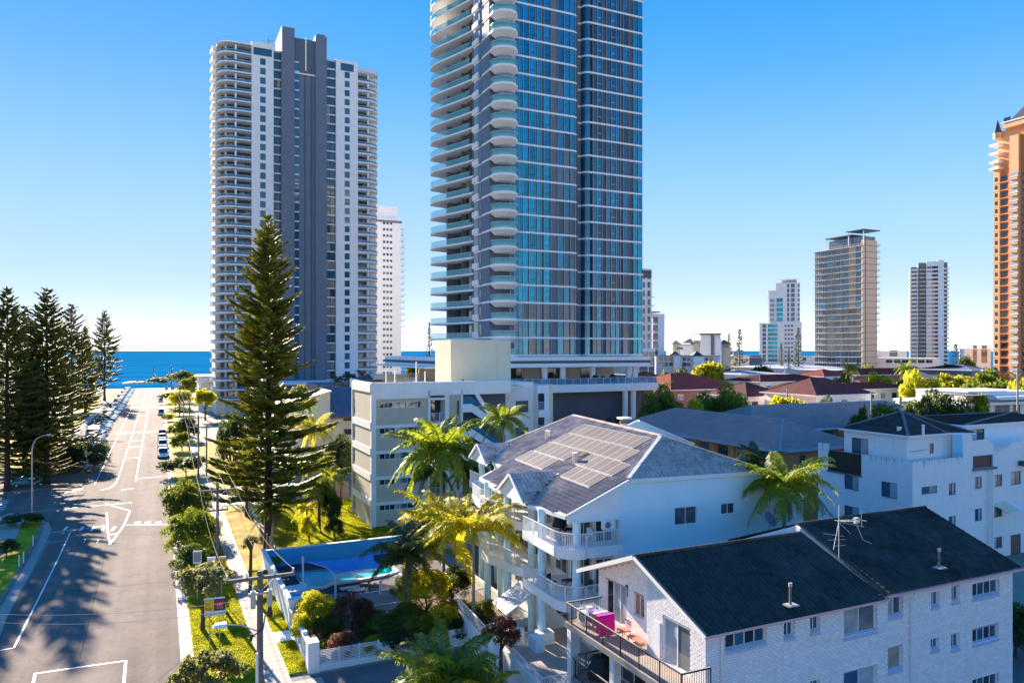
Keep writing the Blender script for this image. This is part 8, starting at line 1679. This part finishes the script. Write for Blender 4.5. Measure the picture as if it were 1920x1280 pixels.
for k, (u0, v0, u1, v1, Y) in enumerate(((420, 820, 460, 812, 105), (330, 828, 372, 838, 118), (545, 945, 575, 895, 85))): wire(('service wire from the crossing poles to the vine mass', 'service wire over the hedge trees', 'pale wire end beside the pine trunk')[k], gp(u0, v0, H + (V0 - v0) * Y / F + 1e-6) if False else Vector(((u0 - U0) / F * Y, Y, H + (V0 - v0) * Y / F)), Vector(((u1 - U0) / F * (Y + 3), Y + 3, H + (V0 - v1) * (Y + 3) / F)), .2, .03)
# curved street lamp on the left corner
p = gp(60, 967); T = thing('street_lamp', 'tall curved grey street lamp on the left corner', 'street lamp', (p.x, p.y, 0), 0); hh_ = H + (V0 - 815) * p.y / F
b = MB(); b.tube([(0, 0, 0), (0, 0, hh_ - 2.0), (.12, 0, hh_ - 1.2), (.55, 0, hh_ - .5), (1.3, 0, hh_ - .12), (1.9, 0, hh_)], [.11, .08, .075, .065, .06, .05], 'metal', 8); b.add('pole', T); b = MB(); b.ball((2.1, 0, hh_), .22, 'frame', 8, 5, (1.5, .8, .5)); b.add('lamp_head', T); b = MB(); b.box(-.35, .35, -.03, .03, 4.6, 4.7, 'frame'); b.add('bracket', T)
# signs
M['sign_white'] = mat('sign_white', (.78, .78, .80), .5, var=.02); M['sign_yellow'] = mat('sign_yellow', (.85, .50, .0), .5, var=.02); M['sign_red'] = mat('sign_red', (.50, .02, .05), .5, var=.02); M['sign_dark'] = mat('sign_dark_ink', (.04, .035, .05), .6); M['sign_orange'] = mat('sign_orange_ink', (.75, .20, .0), .6)
def textmark(parent, s_, x, z, size, m, y=-.03, wdt=None):
    cu = bpy.data.curves.new('lettering', 'FONT'); cu.body = s_; cu.size = size; cu.extrude = .002; cu.align_x = 'CENTER'; o_ = bpy.data.objects.new('lettering', cu); COL.objects.link(o_); dg = bpy.context.evaluated_depsgraph_get(); me = bpy.data.meshes.new_from_object(o_.evaluated_get(dg)); bpy.data.objects.remove(o_); me.materials.clear(); me.materials.append(M[m]); me.name = 'lettering'; return ob('lettering', me, parent, (x, y, z), (R(90), 0, 0))
Ys = 51.0; p = gp(402, 1216); T = thing('sale_sign', 'real estate sign with an orange board and a red board over a white strip', 'sign', (p.x, p.y, 0), R(22)); k = p.y / F; zb_ = H + (V0 - 1153) * k; zt_ = H + (V0 - 1120) * k; w2_ = 18.5 * k
for x in (-.3, .32): MB().cyl(x, .04, 0, zt_ - .1, .035, 'metal', 8).add('post', T)
MB().box(-w2_, w2_, -.01, .02, zb_ + .33, zt_ - .08, 'sign_dark').add('board', T); MB().box(-w2_, w2_, -.02, .03, zt_ - .09, zt_ + .02, 'sign_white').add('header', T); MB().box(-w2_ + .02, w2_ + .04, -.03, .02, zb_, zb_ + .30, 'sign_white').add('footer_board', T)
MB().box(-w2_ + .03, -.02, -.035, -.011, zb_ + .34, zt_ - .11, 'sign_yellow').add('board', T); MB().box(.05, w2_ - .06, -.035, -.011, zb_ + .45, zt_ - .15, 'sign_red').add('board', T)
textmark(T, 'For', -w2_ * .55, zb_ + .72, .26, 'sign_dark', -.04); textmark(T, 'Sale', -w2_ * .55, zb_ + .42, .26, 'sign_dark', -.04); textmark(T, 'LEE', w2_ * .5, zb_ + .66, .24, 'sign_white', -.04); textmark(T, 'For Sale', w2_ * .5, zb_ + .47, .12, 'sign_white', -.04); textmark(T, 'FOR SALE BY AGENT', 0, zb_ + .08, .15, 'sign_dark', -.036)
p = gp(406, 1128); T = thing('sale_sign', 'real estate sign with a white board and a yellow board, behind the olive tree', 'sign', (p.x, p.y, 0), R(14)); k = p.y / F; zb_ = H + (V0 - 1066) * k; zt_ = H + (V0 - 1043) * k; w2_ = 16.5 * k
for x in (-.4, .4): MB().cyl(x, .04, 0, zt_ - .1, .035, 'metal', 8).add('post', T)
MB().box(-w2_, 0, -.01, .02, zb_ - .2, zt_ - .12, 'sign_white').add('board', T); MB().box(0.01, w2_, -.01, .02, zb_ - .05, zt_ - .12, 'sign_yellow').add('board', T); MB().box(-w2_, w2_, -.02, .03, zt_ - .11, zt_, 'sign_white').add('header', T)
textmark(T, 'OPEN', -w2_ * .5, zt_ - .5, .24, 'sign_dark', -.015); textmark(T, 'HERE', -w2_ * .5, zt_ - .8, .22, 'sign_dark', -.015); textmark(T, 'SALE', w2_ * .5, zt_ - .5, .26, 'sign_orange', -.015); textmark(T, 'OPEN', w2_ * .5, zt_ - .8, .22, 'sign_orange', -.015)
p = gp(370, 1130); T = thing('notice_board', 'grey framed notice board standing in the dark shrub', 'sign', (p.x, p.y, 0), R(14)); k = p.y / F; zb_ = H + (V0 - 1056) * k; zt_ = H + (V0 - 1032) * k; w2_ = 7.5 * k
MB().box(-w2_, w2_, -.01, .03, zb_, zt_, 'sign_white').add('frame', T); MB().box(-w2_ + .05, w2_ - .05, -.016, -.011, zb_ + .15, zt_ - .12, 'concrete').add('panel', T); MB().cyl(0, .05, 0, zb_, .04, 'metal', 6).add('post', T)
for k_ in range(7): MB().box(-w2_ + .1, w2_ - .1, -.02, -.017, zt_ - .25 - k_ * .1, zt_ - .22 - k_ * .1, 'grey').add('print_line', T)
p = gp(152, 838); T = thing('warning_sign', 'small yellow round warning sign under the pines', 'sign', (p.x, p.y, 0)); kk = p.y / F; zc_ = H + (V0 - 785) * kk; MB().cyl(0, 0.05, 0, zc_, .05, 'metal', 6).add('post', T); MB().tube([(0, -.02, zc_), (0, .02, zc_)], .5, 'sign_yellow', 12).add('plate', T)
for x, v in ((36, 1052), (44, 1045), (62, 1020)): p = gp(x, v + 12 if x < 60 else v + 5); T = thing('marker_post', {36: 'pale marker stake on the corner grass, left of two', 44: 'pale marker stake on the corner grass, right of two', 62: 'pale marker stake nearest the curved kerb'}[x], 'post', (p.x, p.y, .1)); MB().box(-.05, .05, -.03, .03, 0, 1.1, 'offwhite').add('stake', T)
for i, (u, v) in enumerate(((1476, 744), (1634, 762), (1689, 790), (1908, 712))):
    Y = (128, 122, 100, 122)[i]; T = thing('power_pole', ('concrete power pole behind the ribbed grey roof, left', 'thin pale pole by the white walled house', 'pale pole beside the pale palm', 'concrete pole at the right edge by the modern building')[i], 'power pole', ((u - U0) / F * Y, Y, 0), A); zt_ = H + (V0 - (728, 735, 745, 690)[i]) * Y / F; MB().cyl(0, 0, 0, zt_, .14, 'concrete', 8).add('pole', T)
    if i in (0, 3): MB().box(-1.3, 1.3, -.1, .06, zt_ - .5, zt_ - .35, 'concrete').add('crossarm', T); MB().tube([(0, 0, zt_ - 1.5), (.8, 0, zt_ - .9), (1.5, 0, zt_ - .8)], .04, 'metal', 5).add('arm', T)
T = thing('flagpole', 'thin pole by the dark gable behind the streaked flats', 'post', ((1655 - U0) / F * 100, 100, 0)); MB().cyl(0, 0, 0, 12, .06, 'offwhite', 6).add('pole', T)

# ---------------- cars ----------------
CARC = {'white': (.80, .80, .80), 'silver': (.45, .46, .48), 'grey': (.14, .145, .15), 'black': (.02, .02, .024), 'navy': (.02, .035, .09), 'red': (.30, .02, .02), 'yellow': (.75, .50, .0), 'teal': (.10, .28, .32)}
for k_, c in CARC.items(): M['paint_' + k_] = mat('car_paint_' + k_, c, .3, metal=.25, coat=1.0, var=.02)
M['tyre'] = mat('tyre', (.02, .02, .02), .9); M['car_glass'] = glassmat('car_glass', (.015, .02, .025), rough=.03); M['lamp_white'] = mat('car_lamp_glass', (.8, .8, .85), .1); M['lamp_red'] = mat('car_tail_glass', (.35, .01, .01), .2)
def car_body(kind, m):
    """length along x (front at +x), width along y"""
    L, W_, Hh = {'sedan': (4.6, 1.8, 1.45), 'hatch': (4.0, 1.75, 1.5), 'suv': (4.7, 1.88, 1.75), 'ute': (5.2, 1.88, 1.78), 'van': (5.0, 1.95, 2.0)}[kind]; b = MB(); bz = Hh * .56
    sec = [(-L / 2, .35, bz * .80, .82), (-L / 2 + .12, .28, bz * .98, .93), (-L / 2 + .6, .24, bz, 1.0), (0, .22, bz * .99, 1.0), (L / 2 - 1.2, .24, bz * .97, 1.0), (L / 2 - .45, .26, bz * .86, .95), (L / 2 - .08, .3, bz * .74, .86), (L / 2, .36, bz * .60, .78)]
    vs = []; 
    for (x, z0, z1, wf) in sec: w_ = W_ / 2 * wf; zm = z0 + (z1 - z0) * .55; vs += [(x, -w_ * .92, z0), (x, -w_, zm), (x, -w_ * .90, z1), (x, w_ * .90, z1), (x, w_, zm), (x, w_ * .92, z0)]
    n = len(sec); fs = [(i * 6 + j, i * 6 + (j + 1) % 6, (i + 1) * 6 + (j + 1) % 6, (i + 1) * 6 + j) for i in range(n - 1) for j in range(6)] + [(5, 4, 3, 2, 1, 0), tuple((n - 1) * 6 + j for j in range(6))]
    b.poly(vs, fs, m, False)
    cab = {'sedan': (-1.55, -.95, .35, 1.05), 'hatch': (-1.85, -1.5, .35, 1.05), 'suv': (-2.2, -1.9, .45, 1.1), 'ute': (-.85, -.65, .55, 1.2), 'van': (-2.35, -2.2, 1.0, 1.75)}[kind]; w1, w2 = W_ / 2 * .88, W_ / 2 * .70; zt = Hh
    b.poly([(cab[1], -w2, zt), (cab[2], -w2, zt), (cab[2], w2, zt), (cab[1], w2, zt), (cab[1], -w2, zt - .05), (cab[2], -w2, zt - .05), (cab[2], w2, zt - .05), (cab[1], w2, zt - .05)], [(0, 1, 2, 3), (0, 4, 5, 1), (1, 5, 6, 2), (2, 6, 7, 3), (3, 7, 4, 0)], m)
    for x in ((cab[1] + cab[2]) / 2,): 
        for sg in (-1, 1): b.obox((x, sg * w1, bz - .02), (x, sg * w2, zt - .03), .09, .02, m)
    if kind == 'ute': b.box(-L / 2 + .1, -.95, -W_ / 2 * .8, W_ / 2 * .8, bz - .02, bz + .02, 'tyre')
    body = b.mesh('body'); g = MB(); zl_ = bz - .03; zz = zt - .05
    for k_, q in enumerate(([(cab[2], -w2, zz), (cab[2], w2, zz), (cab[3], w1, zl_), (cab[3], -w1, zl_)], [(cab[1], w2, zz), (cab[1], -w2, zz), (cab[0], -w1, zl_), (cab[0], w1, zl_)], [(cab[1], -w2, zz), (cab[2], -w2, zz), (cab[3], -w1, zl_), (cab[0], -w1, zl_)], [(cab[2], w2, zz), (cab[1], w2, zz), (cab[0], w1, zl_), (cab[3], w1, zl_)])): g.face(q, 'car_glass')
    return body, g.mesh('window'), L, W_
WH = MB().tube([(0, -.1, 0), (0, .1, 0)], .33, 'tyre', 14).tube([(0, -.108, 0), (0, .108, 0)], .2, 'alu', 10).mesh('wheel'); HL = MB().box(-.06, .04, -.2, .2, -.07, .07, 'lamp_white').mesh('headlight'); TLm = MB().box(-.04, .05, -.15, .15, -.1, .1, 'lamp_red').mesh('taillight'); MIR = MB().box(-.08, .06, -.1, .1, -.06, .08, 'tyre').mesh('mirror'); PLT = MB().box(-.01, .01, -.22, .22, -.06, .06, 'sign_white').mesh('number_plate')
CK = {}
def car(label, t, s, heading, kind, col, group=None, detail=True):
    k_ = (kind, col)
    if k_ not in CK: CK[k_] = car_body(kind, 'paint_' + col)
    body, glass, L, W_ = CK[k_]; q = P(t, s); T = thing('parked_car', label, 'car', (q.x, q.y, .006), A + heading, group); ob('body', body, T); ob('window', glass, T)
    for x in (-L * .29, L * .30):
        for y in (-W_ / 2 + .06, W_ / 2 - .06): ob('wheel', WH, T, (x, y, .33))
    if detail:
        for sg in (-1, 1): ob('headlight', HL, T, (L / 2 - .12, sg * W_ * .34, .62)); ob('taillight', TLm, T, (-L / 2 + .03, sg * W_ * .36, .72)); ob('mirror', MIR, T, (L * .16, sg * (W_ / 2 + .06), .92))
        ob('number_plate', PLT, T, (-L / 2 - .01, 0, .5)); ob('number_plate', PLT, T, (L / 2, 0, .42))
    return T
rc = [('white', 'suv', 'white four wheel drive at the near end of the right kerb row'), ('white', 'sedan', 'white sedan second in the right kerb row'), ('white', 'suv', 'white wagon third in the right kerb row'), ('silver', 'sedan', 'silver sedan fourth in the right kerb row'), ('white', 'hatch', 'white hatchback fifth in the right kerb row'), ('grey', 'suv', 'grey wagon sixth and last in the right kerb row')]
for i, (c, kd, lb) in enumerate(rc): car(lb, .72, 159 + i * 7.4, R(-90), kd, c, 'cars parked along the right kerb')
car('white van parked at the right kerb beyond the hedge', .7, 262, R(-90), 'van', 'white'); car('silver car at the right kerb near the beach end', .7, 330, R(-90), 'sedan', 'silver')
for i, (t_, s_, c) in enumerate(((3.5, 428, 'white'), (6.5, 430, 'silver'), (9.5, 429, 'white'), (12.5, 431, 'black'))): car('car parked across the beach end of the street, %s from the left' % ('first second third fourth'.split()[i]), t_, s_, R(90), 'sedan', c, 'cars at the beach end of the street', False)
cols = ['white', 'grey', 'teal', 'white', 'black', 'silver', 'teal', 'grey', 'silver', 'navy', 'white', 'black', 'grey', 'yellow', 'white', 'silver', 'navy', 'white', 'teal', 'grey', 'navy', 'silver', 'white', 'black']
kinds = ['suv', 'sedan', 'hatch', 'suv', 'ute', 'sedan', 'suv', 'hatch', 'sedan', 'suv']
nw = 'first second third fourth fifth sixth seventh eighth ninth tenth eleventh twelfth thirteenth fourteenth fifteenth sixteenth seventeenth eighteenth nineteenth twentieth'.split()
s_ = 152.0; i = 0
while s_ < 434:
    c = cols[i % len(cols)]; kd = kinds[(i * 7) % len(kinds)]
    if not (236 < s_ < 243):
        if i < 20: car('%s %s, %s from the near end of the left row' % (c, {'suv': 'four wheel drive', 'sedan': 'sedan', 'hatch': 'hatchback', 'ute': 'utility truck'}[kd], nw[i]), -13.6 + random.uniform(-.3, .2), s_, R(-8 + random.uniform(-3, 3)), kd, c, 'cars parked nose out in the left row')
        else: car('%s car parked far along the left row towards the beach' % c, -13.6 + random.uniform(-.3, .2), s_, R(-8 + random.uniform(-3, 3)), kd, c, 'far %s cars in the left row' % c, False)
    s_ += random.uniform(2.9, 3.3); i += 1
car('small white car half hidden under the dark tree on the left', -18.5, 134, R(20), 'hatch', 'teal')
